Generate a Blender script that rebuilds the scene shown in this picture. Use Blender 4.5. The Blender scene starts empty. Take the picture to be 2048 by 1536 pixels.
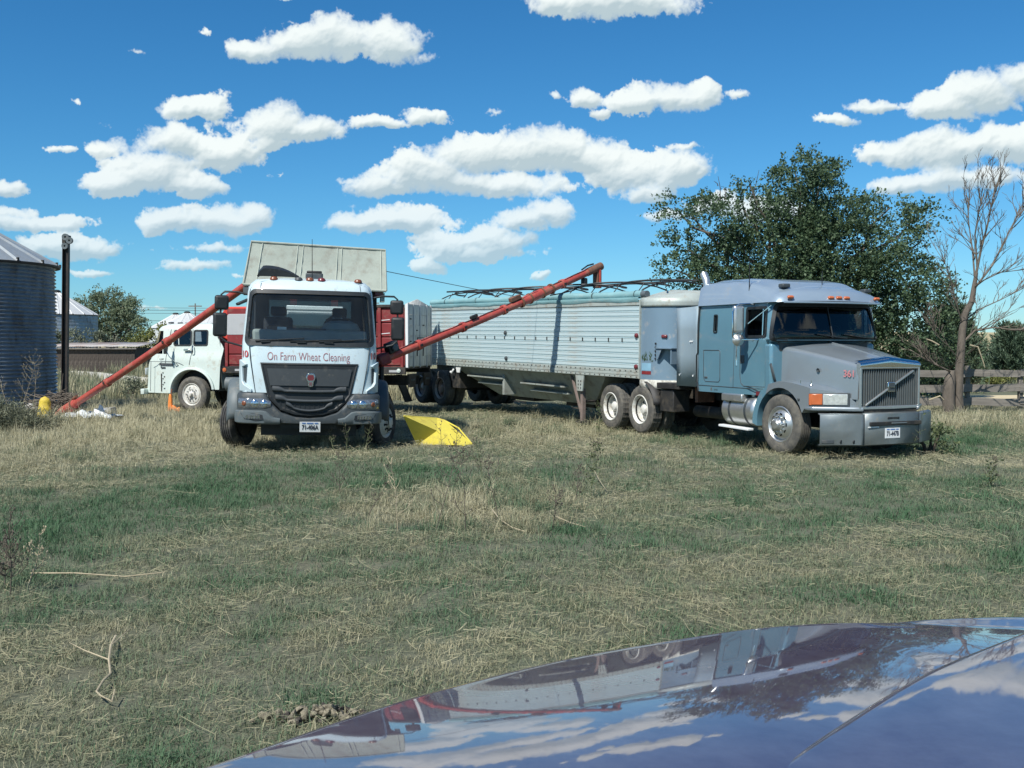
import bpy, bmesh, math, random
import numpy as np
from mathutils import Vector, Matrix, Euler

random.seed(7)
rng = np.random.default_rng(11)
SC = bpy.context.scene
COL = SC.collection
R_ = math.radians

# ------------------------------------------------------------------ camera
FPX, CAMH, HORV = 2100.0, 1.9, 690.0          # focal length in photo pixels, eye height, horizon row
TH = math.atan((768 - HORV) / FPX)
cam = bpy.data.cameras.new('camera')
cam.sensor_fit = 'HORIZONTAL'
cam.sensor_width = 36.0
cam.lens = 36.0 * FPX / 2048.0
cam.clip_start = 0.05
cam.clip_end = 6000
camo = bpy.data.objects.new('camera', cam)
camo.location = (0, 0, CAMH)
camo.rotation_euler = (math.pi / 2 - TH, 0, 0)
COL.objects.link(camo)
SC.camera = camo

# ------------------------------------------------------------------ sun, exposure
SUN_TO = Vector((-0.44, -0.72, 1.0)).normalized()
SUN_EL = math.asin(SUN_TO.z)
SUN_AZ = math.atan2(SUN_TO.x, SUN_TO.y)       # from +Y towards +X
sl = bpy.data.lights.new('sun', 'SUN')
sl.energy = 4.3
sl.angle = R_(0.53)
sl.color = (1.0, 0.965, 0.89)
so = bpy.data.objects.new('sun', sl)
so.rotation_euler = SUN_TO.to_track_quat('Z', 'Y').to_euler()
so.location = (-10, -10, 30)
COL.objects.link(so)
vs = SC.view_settings
vs.view_transform = 'Standard'
vs.look = 'None'
vs.gamma = 1.0
vs.exposure = 0.50
vs.use_curve_mapping = False
SC.cycles.max_bounces = 6
SC.cycles.transparent_max_bounces = 8
SC.cycles.caustics_reflective = False
SC.cycles.caustics_refractive = False
SC.cycles.use_denoising = True


def ray(u, v):
    x = (u - 1024) / FPX
    y = (768 - v) / FPX
    return Vector((x, math.cos(TH) + y * math.sin(TH), -math.sin(TH) + y * math.cos(TH)))


def at(u, v, Y):
    d = ray(u, v)
    return Vector((0, 0, CAMH)) + d * (Y / d.y)


# ------------------------------------------------------------------ noise helpers (numpy)
def fbm2d(h, w, beta, seed, lo=0.0):
    r = np.random.default_rng(seed)
    fy = np.fft.fftfreq(h)[:, None] * h
    fx = np.fft.rfftfreq(w)[None, :] * w
    # isotropic in pixels
    k = np.sqrt((fy / h) ** 2 + (fx / w) ** 2) * max(h, w)
    k[0, 0] = 1
    amp = k ** (-beta)
    amp[k < lo] = 0
    amp[0, 0] = 0
    sp = (r.normal(size=k.shape) + 1j * r.normal(size=k.shape)) * amp
    n = np.fft.irfft2(sp, s=(h, w))
    return n / n.std()


_VN = {}


def vnoise(x, y, scale, seed):
    if seed not in _VN:
        _VN[seed] = np.random.default_rng(seed).random((256, 256))
    g = _VN[seed]
    x = np.asarray(x, float) / scale + 1000
    y = np.asarray(y, float) / scale + 1000
    xi = np.floor(x).astype(int)
    yi = np.floor(y).astype(int)
    fx = x - xi
    fy = y - yi
    fx = fx * fx * (3 - 2 * fx)
    fy = fy * fy * (3 - 2 * fy)
    a = g[yi % 256, xi % 256]
    b = g[yi % 256, (xi + 1) % 256]
    c = g[(yi + 1) % 256, xi % 256]
    d = g[(yi + 1) % 256, (xi + 1) % 256]
    return (a * (1 - fx) + b * fx) * (1 - fy) + (c * (1 - fx) + d * fx) * fy


def sstep(a, b, x):
    t = np.clip((np.asarray(x, float) - a) / (b - a), 0, 1)
    return t * t * (3 - 2 * t)


# ------------------------------------------------------------------ sky: Nishita + a cloud layer by direction
PPD = 28
AZ0, AZ1, EL0, EL1 = -36.0, 36.0, -2.0, 40.0
CLOUDS = [
    (520, 108, 75, 24, 1), (590, 95, 80, 38, 1), (680, 85, 95, 46, 1), (770, 78, 80, 50, 1),
    (1095, 0, 60, 32, 1), (1190, 2, 90, 44, 1), (1300, 5, 85, 46, 1), (580, -2, 30, 12, .9),
    (375, 214, 42, 28, 1), (428, 208, 44, 32, 1), (205, 298, 66, 24, 1), (122, 304, 34, 10, .9),
    (365, 283, 78, 40, 1), (445, 312, 82, 42, 1), (540, 253, 66, 46, 1), (618, 262, 70, 32, 1), (540, 285, 60, 22, .9),
    (225, 372, 85, 30, 1), (305, 352, 105, 48, 1), (385, 372, 65, 34, 1),
    (325, 446, 85, 28, 1), (425, 444, 110, 36, 1), (515, 432, 52, 28, 1),
    (5, 378, 46, 22, 1), (50, 450, 140, 22, 1), (10, 428, 70, 16, .9), (120, 496, 125, 28, 1), (215, 496, 40, 16, .9),
    (190, 540, 70, 9, .8), (765, 246, 62, 16, 1), (850, 232, 50, 20, 1),
    (1265, 208, 52, 26, 1), (1350, 195, 82, 34, 1), (1405, 172, 34, 24, .9), (1465, 186, 42, 13, .75), (1180, 204, 42, 26, 1), (1215, 230, 28, 14, 1),
    (1115, 198, 22, 12, .75), (950, 312, 95, 46, 1), (1070, 308, 135, 52, 1), (1190, 318, 84, 44, 1), (850, 352, 105, 46, 1),
    (770, 380, 70, 28, 1), (990, 372, 190, 30, 1), (1255, 342, 115, 52, 1), (1340, 345, 76, 48, 1), (1290, 388, 55, 20, 1),
    (1360, 292, 40, 10, .75), (715, 450, 75, 20, 1), (810, 440, 100, 32, 1), (1045, 444, 64, 24, 1), (1118, 428, 52, 32, 1),
    (885, 488, 75, 28, 1), (980, 480, 85, 32, 1), (950, 506, 120, 16, 1), (845, 530, 52, 16, .9), (1075, 557, 24, 12, .95),
    (1676, 242, 48, 13, .9), (1745, 212, 60, 15, .85), (1870, 220, 90, 30, 1), (1955, 190, 85, 46, 1), (2050, 160, 90, 52, 1),
    (1795, 304, 76, 34, 1), (1900, 300, 120, 48, 1), (2020, 288, 110, 54, 1), (1825, 366, 90, 24, 1), (1935, 356, 120, 30, 1),
    (1330, 430, 46, 16, 1), (1440, 412, 70, 26, 1), (1540, 425, 90, 28, 1), (420, 496, 70, 12, .85), (395, 530, 70, 15, .85),
    (470, 552, 24, 6, .9), (275, 100, 24, 10, .54), (392, 66, 14, 11, .52), (150, 206, 26, 14, .50), (215, 256, 34, 16, .55), (560, 350, 30, 15, .55), (985, 218, 34, 12, .5), (700, 362, 34, 12, .56), (480, 250, 60, 30, .5), (860, 110, 30, 20, .52), (300, 330, 60, 30, .5), (2050, 380, 20, 18, .9), (330, 615, 40, 6, .6),
    # beyond the frame the same sky goes on
    (-150, 330, 120, 50, 1), (-320, 450, 150, 40, 1), (-260, 180, 110, 45, 1), (2260, 220, 120, 55, 1), (2400, 360, 150, 45, 1),
    (2300, 470, 120, 24, 1), (300, -180, 150, 60, 1), (820, -260, 180, 75, 1), (1500, -230, 170, 70, 1), (1950, -120, 120, 50, 1),
    (2350, -200, 150, 60, 1), (-120, -60, 120, 50, 1), (100, -420, 190, 80, 1), (1150, -480, 210, 90, 1), (1800, -420, 180, 80, 1), (600, -560, 190, 80, 1),
]


def cloud_image():
    W = int((AZ1 - AZ0) * PPD)
    H = int((EL1 - EL0) * PPD)
    az = np.radians(AZ0 + (np.arange(W) + .5) / PPD)[None, :]
    el = np.radians(EL0 + (np.arange(H) + .5) / PPD)[:, None]
    X = np.cos(el) * np.sin(az)
    Y = np.cos(el) * np.cos(az)
    Z = np.sin(el) + 0 * az
    D = Y * math.cos(TH) - Z * math.sin(TH)
    UP = Y * math.sin(TH) + Z * math.cos(TH)
    U = 1024 + FPX * X / D
    Vp = 768 - FPX * UP / D
    # domain warp: large swirls plus fine shredding
    w1 = fbm2d(H, W, 1.7, 3, 6)
    w2 = fbm2d(H, W, 1.7, 4, 6)
    f1 = fbm2d(H, W, 1.5, 5, 30)
    f2 = fbm2d(H, W, 1.5, 6, 30)
    Uw = U + 9 * w1 + 2.6 * f1
    Vw = Vp + 4 * w2 + 1.8 * f2
    F = np.zeros((H, W))
    for (cx, cy, rx, ry, wt) in CLOUDS:
        dy = (Vw - cy)
        dy = np.where(dy > 0, dy / (ry * .80), dy / ry)
        d2 = ((Uw - cx) / rx) ** 2 + dy ** 2
        F = np.maximum(F, wt * np.exp(-.75 * d2)) + .10 * wt * np.exp(-.9 * d2)
    n1 = fbm2d(H, W, 1.6, 21, 14)
    n2 = fbm2d(H, W, 1.5, 22, 40)
    bil = np.abs(fbm2d(H, W, 1.8, 25, 24))
    bil2 = np.abs(fbm2d(H, W, 1.7, 26, 60))
    soft = .5 + .5 * np.tanh(fbm2d(H, W, 1.9, 27, 8))        # where edges melt and where they stand crisp
    raw = F - .49 + .075 * n1 + .020 * n2 + .060 * (.8 - bil) + .020 * (.8 - bil2)
    kk = .05 + .15 * soft
    a = 1 - np.exp(-(np.clip(raw + .02 * soft, 0, 1) / kk) ** 1.35)
    T = np.clip(raw, 0, .6)
    # relief lit from upper left, a little grey underneath
    def blur(A, s):
        fy = np.fft.fftfreq(A.shape[0])[:, None]
        fx = np.fft.rfftfreq(A.shape[1])[None, :]
        return np.fft.irfft2(np.fft.rfft2(A) * np.exp(-2 * (math.pi * s) ** 2 * (fx * fx + fy * fy)), s=A.shape)
    hgt = blur(np.sqrt(T + .02), 2.0) - .050 * blur(bil, 1.6) - .016 * blur(bil2, 1.2) + .02 * n1
    hb = blur(np.sqrt(T + .02), 9.0)
    def lam(hh, k):
        gy, gx = np.gradient(hh)
        nx, ny, nz = -gx * k, -gy * k, 1.0
        L = np.array((-.36, .66, .66))
        return (nx * L[0] + ny * L[1] + nz * L[2]) / np.sqrt(nx * nx + ny * ny + 1)
    sh = .5 * lam(hgt, 22) + .5 * lam(hb, 60)
    up = np.roll(blur(T, 8), -16, axis=0)           # cloud mass above this point
    lay = fbm2d(H, W // 4, 1.7, 31, 8)                       # flat layers across the cloud
    lay = np.repeat(lay, 4, axis=1)
    lay = np.pad(lay, ((0, 0), (0, W - lay.shape[1])), mode='edge')
    lay = blur(lay, 1.5)
    s = .80 + .72 * (sh - .45) - .60 * np.clip(up - .13, 0, .4) + .06 * lay
    s = np.clip(s, .45, 1.0)
    t = (s - .45) / .55
    lo = np.array((.50, .62, .67))
    hi = np.array((.93, 1.0, .99))
    rgb = lo + (hi - lo) * t[..., None]
    low = np.clip((np.degrees(el) - 1) / 9, 0, 1)   # thin low clouds melt into the air
    a = a * (.62 + .38 * low)
    img = np.concatenate([rgb, a[..., None]], axis=2).astype(np.float32)
    im = bpy.data.images.new('cloud_layer', W, H, alpha=True, float_buffer=True)
    im.colorspace_settings.name = 'Non-Color'
    im.alpha_mode = 'CHANNEL_PACKED'
    im.pixels.foreach_set(img.ravel())
    im.update()
    im.pack()
    return im


def make_world():
    w = bpy.data.worlds.new('World')
    SC.world = w
    w.use_nodes = True
    nt = w.node_tree
    N = nt.nodes
    L = nt.links
    N.clear()
    out = N.new('ShaderNodeOutputWorld')
    bg = N.new('ShaderNodeBackground')
    bg.inputs['Strength'].default_value = SKY_STRENGTH
    sky = N.new('ShaderNodeTexSky')
    sky.sky_type = 'NISHITA'
    sky.sun_disc = False
    sky.sun_elevation = SUN_EL
    sky.sun_rotation = SUN_AZ
    sky.altitude = 900
    sky.air_density = 1.0
    sky.dust_density = .4
    sky.ozone_density = 2.2
    gain = N.new('ShaderNodeMix')
    gain.data_type = 'RGBA'
    gain.blend_type = 'MULTIPLY'
    gain.inputs['Factor'].default_value = 1
    L.new(sky.outputs[0], gain.inputs[6])
    s0 = SKY_STRENGTH
    gain.inputs[7].default_value = (SKY_GAIN[0] * s0, SKY_GAIN[1] * s0, SKY_GAIN[2] * s0, 1)
    # the air of this day: deeper blue overhead, clear cyan low down
    sp = N.new('ShaderNodeSeparateColor')
    L.new(gain.outputs[2], sp.inputs[0])
    cb = N.new('ShaderNodeCombineColor')
    for i, (a_, p_) in enumerate(SKY_AIR):
        pw = N.new('ShaderNodeMath')
        pw.operation = 'POWER'
        L.new(sp.outputs[i], pw.inputs[0])
        pw.inputs[1].default_value = p_
        ml = N.new('ShaderNodeMath')
        ml.operation = 'MULTIPLY'
        L.new(pw.outputs[0], ml.inputs[0])
        ml.inputs[1].default_value = a_ / s0
        L.new(ml.outputs[0], cb.inputs[i])
    tc = N.new('ShaderNodeTexCoord')
    sep = N.new('ShaderNodeSeparateXYZ')
    L.new(tc.outputs['Generated'], sep.inputs[0])

    def m(op, a, b=None):
        n = N.new('ShaderNodeMath')
        n.operation = op
        for i, q in enumerate((a, b)):
            if q is None:
                continue
            if isinstance(q, (int, float)):
                n.inputs[i].default_value = q
            else:
                L.new(q, n.inputs[i])
        return n.outputs[0]
    azn = m('ARCTAN2', sep.outputs['X'], sep.outputs['Y'])
    eln = m('ARCSINE', sep.outputs['Z'])
    un = m('DIVIDE', m('SUBTRACT', azn, R_(AZ0)), R_(AZ1 - AZ0))
    vn = m('DIVIDE', m('SUBTRACT', eln, R_(EL0)), R_(EL1 - EL0))
    cmb = N.new('ShaderNodeCombineXYZ')
    L.new(un, cmb.inputs[0])
    L.new(vn, cmb.inputs[1])
    it = N.new('ShaderNodeTexImage')
    it.image = cloud_image()
    it.extension = 'MIRROR'
    L.new(cmb.outputs[0], it.inputs[0])
    sc = N.new('ShaderNodeMix')
    sc.data_type = 'RGBA'
    sc.blend_type = 'MULTIPLY'
    sc.inputs['Factor'].default_value = 1
    L.new(it.outputs['Color'], sc.inputs[6])
    k = CLOUD_GAIN / SKY_STRENGTH
    sc.inputs[7].default_value = (k, k, k, 1)
    hi_ = N.new('ShaderNodeMapRange')             # the layer thins out towards the zenith
    hi_.inputs['From Min'].default_value = R_(40)
    hi_.inputs['From Max'].default_value = R_(62)
    hi_.inputs['To Min'].default_value = 1
    hi_.inputs['To Max'].default_value = 0
    L.new(eln, hi_.inputs['Value'])
    mx = N.new('ShaderNodeMix')
    mx.data_type = 'RGBA'
    L.new(m('MULTIPLY', it.outputs['Alpha'], hi_.outputs[0]), mx.inputs['Factor'])
    L.new(cb.outputs[0], mx.inputs[6])
    L.new(sc.outputs[2], mx.inputs[7])
    L.new(mx.outputs[2], bg.inputs['Color'])
    L.new(bg.outputs[0], out.inputs['Surface'])


SKY_STRENGTH = 0.10
SKY_GAIN = (0.80, 1.0, 1.0)
CLOUD_GAIN = 0.70
SKY_AIR = ((.62, 1.45), (.675, 1.10), (.83, 1.0))
make_world()

# ------------------------------------------------------------------ materials
def mat(name, col, rough=.5, metal=0.0, var=.12, vscale=6.0, bump=0.0, bscale=40.0, dirt=None, dirt_amt=.0, dscale=3.0,
        coat=0.0, spec=None, stretch=(1, 1, 1), vcol=None, dirt_rough=.8):
    m = bpy.data.materials.new(name)
    m.use_nodes = True
    nt = m.node_tree
    N = nt.nodes
    L = nt.links
    b = N['Principled BSDF']
    b.inputs['Roughness'].default_value = rough
    b.inputs['Metallic'].default_value = metal
    if spec is not None:
        b.inputs['Specular IOR Level'].default_value = spec
    if coat:
        b.inputs['Coat Weight'].default_value = coat
        b.inputs['Coat Roughness'].default_value = .06
    tc = N.new('ShaderNodeTexCoord')
    mp = N.new('ShaderNodeMapping')
    mp.inputs['Scale'].default_value = stretch
    L.new(tc.outputs['Object'], mp.inputs[0])
    vec = mp.outputs[0]
    no = N.new('ShaderNodeTexNoise')
    no.inputs['Scale'].default_value = vscale
    no.inputs['Detail'].default_value = 6
    no.inputs['Roughness'].default_value = .65
    L.new(vec, no.inputs['Vector'])
    cr = N.new('ShaderNodeValToRGB')
    c2 = vcol if vcol else tuple(c * (1 - var) for c in col)
    c1 = tuple(min(1, c * (1 + var * .6)) for c in col)
    cr.color_ramp.elements[0].position = .32
    cr.color_ramp.elements[0].color = (*c2, 1)
    cr.color_ramp.elements[1].position = .68
    cr.color_ramp.elements[1].color = (*c1, 1)
    L.new(no.outputs['Fac'], cr.inputs[0])
    colout = cr.outputs[0]
    if dirt is not None:
        dn = N.new('ShaderNodeTexNoise')
        dn.inputs['Scale'].default_value = dscale
        dn.inputs['Detail'].default_value = 9
        dn.inputs['Roughness'].default_value = .72
        L.new(vec, dn.inputs['Vector'])
        dr = N.new('ShaderNodeMapRange')
        dr.inputs['From Min'].default_value = .62 - .35 * dirt_amt
        dr.inputs['From Max'].default_value = .80 - .25 * dirt_amt
        L.new(dn.outputs['Fac'], dr.inputs['Value'])
        mx = N.new('ShaderNodeMix')
        mx.data_type = 'RGBA'
        L.new(dr.outputs[0], mx.inputs['Factor'])
        L.new(colout, mx.inputs[6])
        mx.inputs[7].default_value = (*dirt, 1)
        colout = mx.outputs[2]
        rr = N.new('ShaderNodeMapRange')
        rr.inputs['To Min'].default_value = rough
        rr.inputs['To Max'].default_value = dirt_rough
        L.new(dr.outputs[0], rr.inputs['Value'])
        L.new(rr.outputs[0], b.inputs['Roughness'])
    L.new(colout, b.inputs['Base Color'])
    if bump:
        bn = N.new('ShaderNodeTexNoise')
        bn.inputs['Scale'].default_value = bscale
        bn.inputs['Detail'].default_value = 5
        L.new(vec, bn.inputs['Vector'])
        bp = N.new('ShaderNodeBump')
        bp.inputs['Strength'].default_value = bump
        bp.inputs['Distance'].default_value = .02
        L.new(bn.outputs['Fac'], bp.inputs['Height'])
        L.new(bp.outputs[0], b.inputs['Normal'])
    return m


def glass_mat(name, tint, refl=.10, rough=.02, film=0.0, film_col=(.5, .52, .48)):
    m = bpy.data.materials.new(name)
    m.use_nodes = True
    nt = m.node_tree
    N = nt.nodes
    L = nt.links
    N.clear()
    out = N.new('ShaderNodeOutputMaterial')
    tr = N.new('ShaderNodeBsdfTransparent')
    tr.inputs[0].default_value = (*tint, 1)
    gl = N.new('ShaderNodeBsdfGlossy')
    gl.inputs['Roughness'].default_value = rough
    lw = N.new('ShaderNodeFresnel')
    lw.inputs['IOR'].default_value = 1.5
    mr = N.new('ShaderNodeMath')
    mr.operation = 'MULTIPLY_ADD'
    L.new(lw.outputs[0], mr.inputs[0])
    mr.inputs[1].default_value = 1.2
    mr.inputs[2].default_value = refl - .05
    mx = N.new('ShaderNodeMixShader')
    L.new(mr.outputs[0], mx.inputs[0])
    L.new(tr.outputs[0], mx.inputs[1])
    L.new(gl.outputs[0], mx.inputs[2])
    last = mx.outputs[0]
    if film:                                     # dust on the pane
        df = N.new('ShaderNodeBsdfDiffuse')
        df.inputs[0].default_value = (*film_col, 1)
        tc = N.new('ShaderNodeTexCoord')
        no = N.new('ShaderNodeTexNoise')
        no.inputs['Scale'].default_value = 4
        no.inputs['Detail'].default_value = 8
        L.new(tc.outputs['Object'], no.inputs['Vector'])
        mm = N.new('ShaderNodeMath')
        mm.operation = 'MULTIPLY'
        L.new(no.outputs['Fac'], mm.inputs[0])
        mm.inputs[1].default_value = film * 2
        m2 = N.new('ShaderNodeMixShader')
        L.new(mm.outputs[0], m2.inputs[0])
        L.new(last, m2.inputs[1])
        L.new(df.outputs[0], m2.inputs[2])
        last = m2.outputs[0]
    L.new(last, out.inputs['Surface'])
    return m


DUST = (.30, .26, .19)
M = {}
M['white'] = mat('white_paint', (.52, .63, .67), .38, 0, .05, 3, dirt=DUST, dirt_amt=.18, dscale=5, coat=.3)
M['oldwhite'] = mat('old_white_paint', (.56, .64, .60), .5, 0, .06, 4, dirt=(.36, .32, .25), dirt_amt=.22, dscale=4)
M['blue'] = mat('blue_paint', (.125, .26, .335), .30, .2, .06, 2, dirt=(.30, .31, .30), dirt_amt=.15, dscale=3, coat=.6)
M['silver'] = mat('silver_paint', (.25, .29, .32), .28, .35, .05, 2, dirt=(.25, .27, .28), dirt_amt=.05, dscale=3, coat=.6)
M['visor'] = mat('silver_blue_paint', (.29, .37, .45), .30, .3, .05, 2, dirt=(.36, .35, .33), dirt_amt=.12, dscale=3, coat=.6)
M['chrome'] = mat('chrome', (.72, .74, .75), .12, 1.0, .06, 8, dirt=(.40, .38, .34), dirt_amt=.1, dscale=8)
M['alu'] = mat('dull_aluminium', (.60, .61, .60), .34, .85, .10, 6, dirt=(.34, .31, .26), dirt_amt=.2, dscale=6)
M['bumper'] = mat('bumper_metal', (.20, .23, .24), .40, .5, .10, 5, dirt=(.22, .22, .20), dirt_amt=.18, dscale=7)
M['black'] = mat('black_plastic', (.014, .018, .021), .55, 0, .2, 8, dirt=(.10, .09, .075), dirt_amt=.15, dscale=6)
M['gril'] = mat('grille_plastic', (.038, .046, .052), .6, 0, .12, 7, dirt=(.10, .10, .09), dirt_amt=.15, dscale=6)
M['dgrey'] = mat('dark_grey_plastic', (.048, .058, .064), .52, 0, .12, 7, dirt=(.14, .13, .11), dirt_amt=.2, dscale=6)
M['mgrey'] = mat('grey_plastic', (.10, .122, .13), .55, 0, .12, 7, dirt=(.20, .18, .15), dirt_amt=.2, dscale=6)
M['frame'] = mat('dirty_black_steel', (.028, .028, .028), .6, .2, .3, 5, dirt=(.10, .085, .065), dirt_amt=.35, dscale=4)
M['rubber'] = mat('tyre_rubber', (.030, .030, .031), .8, 0, .2, 10, dirt=(.13, .12, .10), dirt_amt=.45, dscale=5, dirt_rough=.9)
M['rubberdust'] = mat('dusty_tyre_rubber', (.085, .082, .075), .85, 0, .25, 9, dirt=(.17, .155, .125), dirt_amt=.5, dscale=6, dirt_rough=.92)
M['rimwhite'] = mat('white_rim', (.62, .62, .58), .5, 0, .1, 8, dirt=(.34, .28, .20), dirt_amt=.4, dscale=9)
M['rimrust'] = mat('rusty_white_rim', (.52, .48, .42), .55, 0, .2, 8, dirt=(.30, .15, .08), dirt_amt=.6, dscale=7)
M['red'] = mat('red_paint', (.36, .045, .038), .5, 0, .18, 5, dirt=(.24, .10, .07), dirt_amt=.3, dscale=4)
M['augerred'] = mat('auger_red', (.42, .070, .055), .42, 0, .22, 4, dirt=(.30, .15, .10), dirt_amt=.35, dscale=4)
M['maroon'] = mat('dark_red_paint', (.20, .022, .024), .5, 0, .15, 5, dirt=(.20, .11, .08), dirt_amt=.25, dscale=4)
M['brightred'] = mat('bright_red', (.55, .05, .03), .45, 0, .1, 5)
M['greypanel'] = mat('grey_panel', (.40, .41, .42), .5, 0, .08, 3, dirt=(.30, .29, .28), dirt_amt=.2)
M['woodwhite'] = mat('weathered_white_boards', (.50, .51, .49), .7, 0, .2, 9, bump=.3, dirt=(.22, .21, .18), dirt_amt=.35, dscale=7, stretch=(1, 1, .25))
M['trailer'] = mat('white_trailer_sheet', (.52, .645, .67), .36, .1, .05, 2, dirt=(.46, .43, .37), dirt_amt=.22, dscale=3, stretch=(.35, 1, 2))
M['trailrail'] = mat('trailer_rail', (.42, .47, .44), .5, .2, .1, 4, dirt=(.28, .25, .20), dirt_amt=.35, dscale=5)
M['extender'] = mat('fairing_sheet', (.27, .35, .40), .4, .1, .05, 2, dirt=(.36, .36, .34), dirt_amt=.1)
M['nose'] = mat('trailer_nose_sheet', (.19, .28, .36), .34, .2, .05, 2, dirt=(.42, .40, .36), dirt_amt=.15, dscale=4)
M['skirt'] = mat('chipped_skirt', (.52, .52, .47), .6, 0, .15, 6, dirt=(.13, .11, .07), dirt_amt=.5, dscale=7)
M['hopper'] = mat('hopper_steel', (.34, .37, .34), .6, .15, .12, 4, dirt=(.18, .16, .13), dirt_amt=.35, dscale=3)
M['tarp'] = mat('teal_tarp', (.20, .37, .39), .7, 0, .15, 5, bump=.4, bscale=12, dirt=(.34, .40, .38), dirt_amt=.2, dscale=4, stretch=(.3, 1, 1))
M['canvas'] = mat('grey_canvas', (.35, .385, .335), .85, 0, .08, 3, bump=.35, bscale=7, dirt=(.25, .24, .20), dirt_amt=.35, dscale=4)
M['canvasseam'] = mat('pale_canvas_seam', (.45, .49, .43), .85, 0, .1, 6)
M['galv'] = mat('weathered_galvanised', (.25, .31, .37), .48, .4, .18, 2.5, dirt=(.13, .12, .115), dirt_amt=.35, dscale=3, stretch=(1, 1, .4))
M['galvroof'] = mat('galvanised_roof', (.36, .40, .42), .45, .45, .1, 2, dirt=(.27, .26, .24), dirt_amt=.3, dscale=3)
M['galvroof2'] = mat('bright_galvanised_roof', (.60, .61, .60), .5, .25, .06, 2, dirt=(.38, .37, .34), dirt_amt=.2, dscale=3)
M['post'] = mat('dark_steel_post', (.035, .030, .028), .55, .3, .25, 5, dirt=(.08, .06, .045), dirt_amt=.3)
M['orange'] = mat('amber_lens', (.50, .13, .045), .25, 0, .1, 10)
M['amberdark'] = mat('dark_amber_lens', (.20, .07, .035), .3, 0, .1, 10)
M['redlens'] = mat('red_lens', (.15, .028, .034), .3, 0, .1, 10)
M['orangecloth'] = mat('orange_plastic', (.85, .26, .05), .6, 0, .2, 10)
M['yellow'] = mat('yellow_plastic', (.62, .52, .075), .42, 0, .08, 4, dirt=(.40, .31, .08), dirt_amt=.25, dscale=5)
M['yellowold'] = mat('weathered_yellow', (.66, .49, .05), .6, 0, .2, 9, bump=.6, bscale=22, dirt=(.32, .23, .06), dirt_amt=.4, dscale=9)
M['plate'] = mat('plate_white', (.72, .74, .74), .4, 0, .04, 6)
M['ink'] = mat('dark_ink', (.03, .04, .06), .5)
M['plateblue'] = mat('plate_blue', (.10, .20, .45), .5)
M['redink'] = mat('red_lettering', (.42, .06, .06), .5, 0, .2, 30)
M['greyred'] = mat('faded_lettering', (.32, .12, .13), .5, 0, .25, 60)
M['pink'] = mat('pink_lettering', (.55, .20, .21), .5, 0, .2, 40)
M['seat'] = mat('dark_seat_fabric', (.020, .022, .026), .9)
M['dash'] = mat('grey_dashboard', (.30, .33, .31), .7)
M['interior'] = mat('cab_lining', (.05, .055, .06), .8)
M['brown'] = mat('brown_leatherette', (.16, .09, .06), .7)
M['lens'] = mat('headlamp_lens', (.62, .66, .64), .12, .35, .25, 22, coat=1)
M['lensdark'] = mat('clear_headlamp', (.22, .24, .26), .10, .55, .5, 30, coat=1)
M['diamond'] = mat('tread_plate', (.68, .74, .76), .45, .2, .35, 60)
M['wood'] = mat('weathered_wood', (.21, .19, .165), .85, 0, .3, 7, bump=.5, bscale=30, stretch=(.12, 1, 1), dirt=(.10, .09, .08), dirt_amt=.3)
M['woodpost'] = mat('weathered_post_wood', (.20, .18, .15), .85, 0, .3, 7, bump=.5, bscale=30, stretch=(1, 1, .15))
M['bark'] = mat('bark', (.125, .105, .085), .9, 0, .35, 9, bump=1.0, bscale=25, stretch=(1, 1, .3))
M['barkdark'] = mat('dark_bark', (.075, .062, .050), .9, 0, .3, 9)
M['twig'] = mat('grey_twig', (.15, .125, .10), .9, 0, .3, 9)
M['stalk'] = mat('brown_stalk', (.105, .088, .068), .9, 0, .3, 9)
M['stalkpale'] = mat('pale_stalk', (.40, .34, .23), .9, 0, .25, 9)
M['stalkgreen'] = mat('green_stalk', (.14, .16, .08), .9, 0, .3, 9)
M['shedwall'] = mat('dark_shed_boards', (.060, .048, .040), .9, 0, .35, 5, dirt=(.13, .11, .09), dirt_amt=.3)
M['shedroof'] = mat('rusty_sheet_roof', (.42, .40, .38), .6, .1, .12, 1.2, dirt=(.33, .19, .13), dirt_amt=.5, dscale=.8)
M['block'] = mat('concrete_block', (.42, .41, .38), .9, 0, .12, 9, bump=.4)
M['plastic'] = mat('white_plastic_sheet', (.62, .66, .68), .35, 0, .08, 6)
M['rock'] = mat('pale_rock', (.42, .41, .38), .9, 0, .2, 8, bump=.6)
M['soil'] = mat('dry_clods', (.22, .195, .14), .95, 0, .35, 12, bump=1, bscale=30)
M['soildark'] = mat('dark_clods', (.07, .06, .05), .95, 0, .35, 12, bump=1, bscale=30)
M['straw'] = mat('straw', (.46, .40, .27), .85, 0, .25, 20)
M['gravel'] = mat('pale_gravel', (.56, .53, .45), .95, 0, .2, 1.5)
M['dirtroad'] = mat('tan_dirt_road', (.56, .47, .30), .95, 0, .15, .8)
M['crop'] = mat('green_crop', (.085, .17, .05), .9, 0, .2, .1)
M['hill'] = mat('dry_hill_grass', (.40, .34, .19), .95, 0, .22, .012, stretch=(.4, 1, 1))
M['wire'] = mat('wire', (.05, .05, .05), .6)
M['glass'] = glass_mat('truck_glass', (.85, .9, .92), .06)
M['glassfilm'] = glass_mat('dusty_windshield_glass', (.84, .90, .92), .035, film=.02)
M['glassdark'] = glass_mat('dark_truck_glass', (.30, .38, .43), .055)
M['mirror'] = mat('mirror_glass', (.8, .8, .8), .03, 1, 0, 5)
M['antenna'] = mat('antenna_black', (.01, .01, .01), .5)
M['legpaint'] = mat('worn_leg_paint', (.22, .17, .15), .6, 0, .2, 8, dirt=(.12, .10, .08), dirt_amt=.3)
M['navy'] = mat('dark_blue_panel', (.028, .05, .075), .6, 0, .2, 4, dirt=(.07, .07, .06), dirt_amt=.2)
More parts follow.
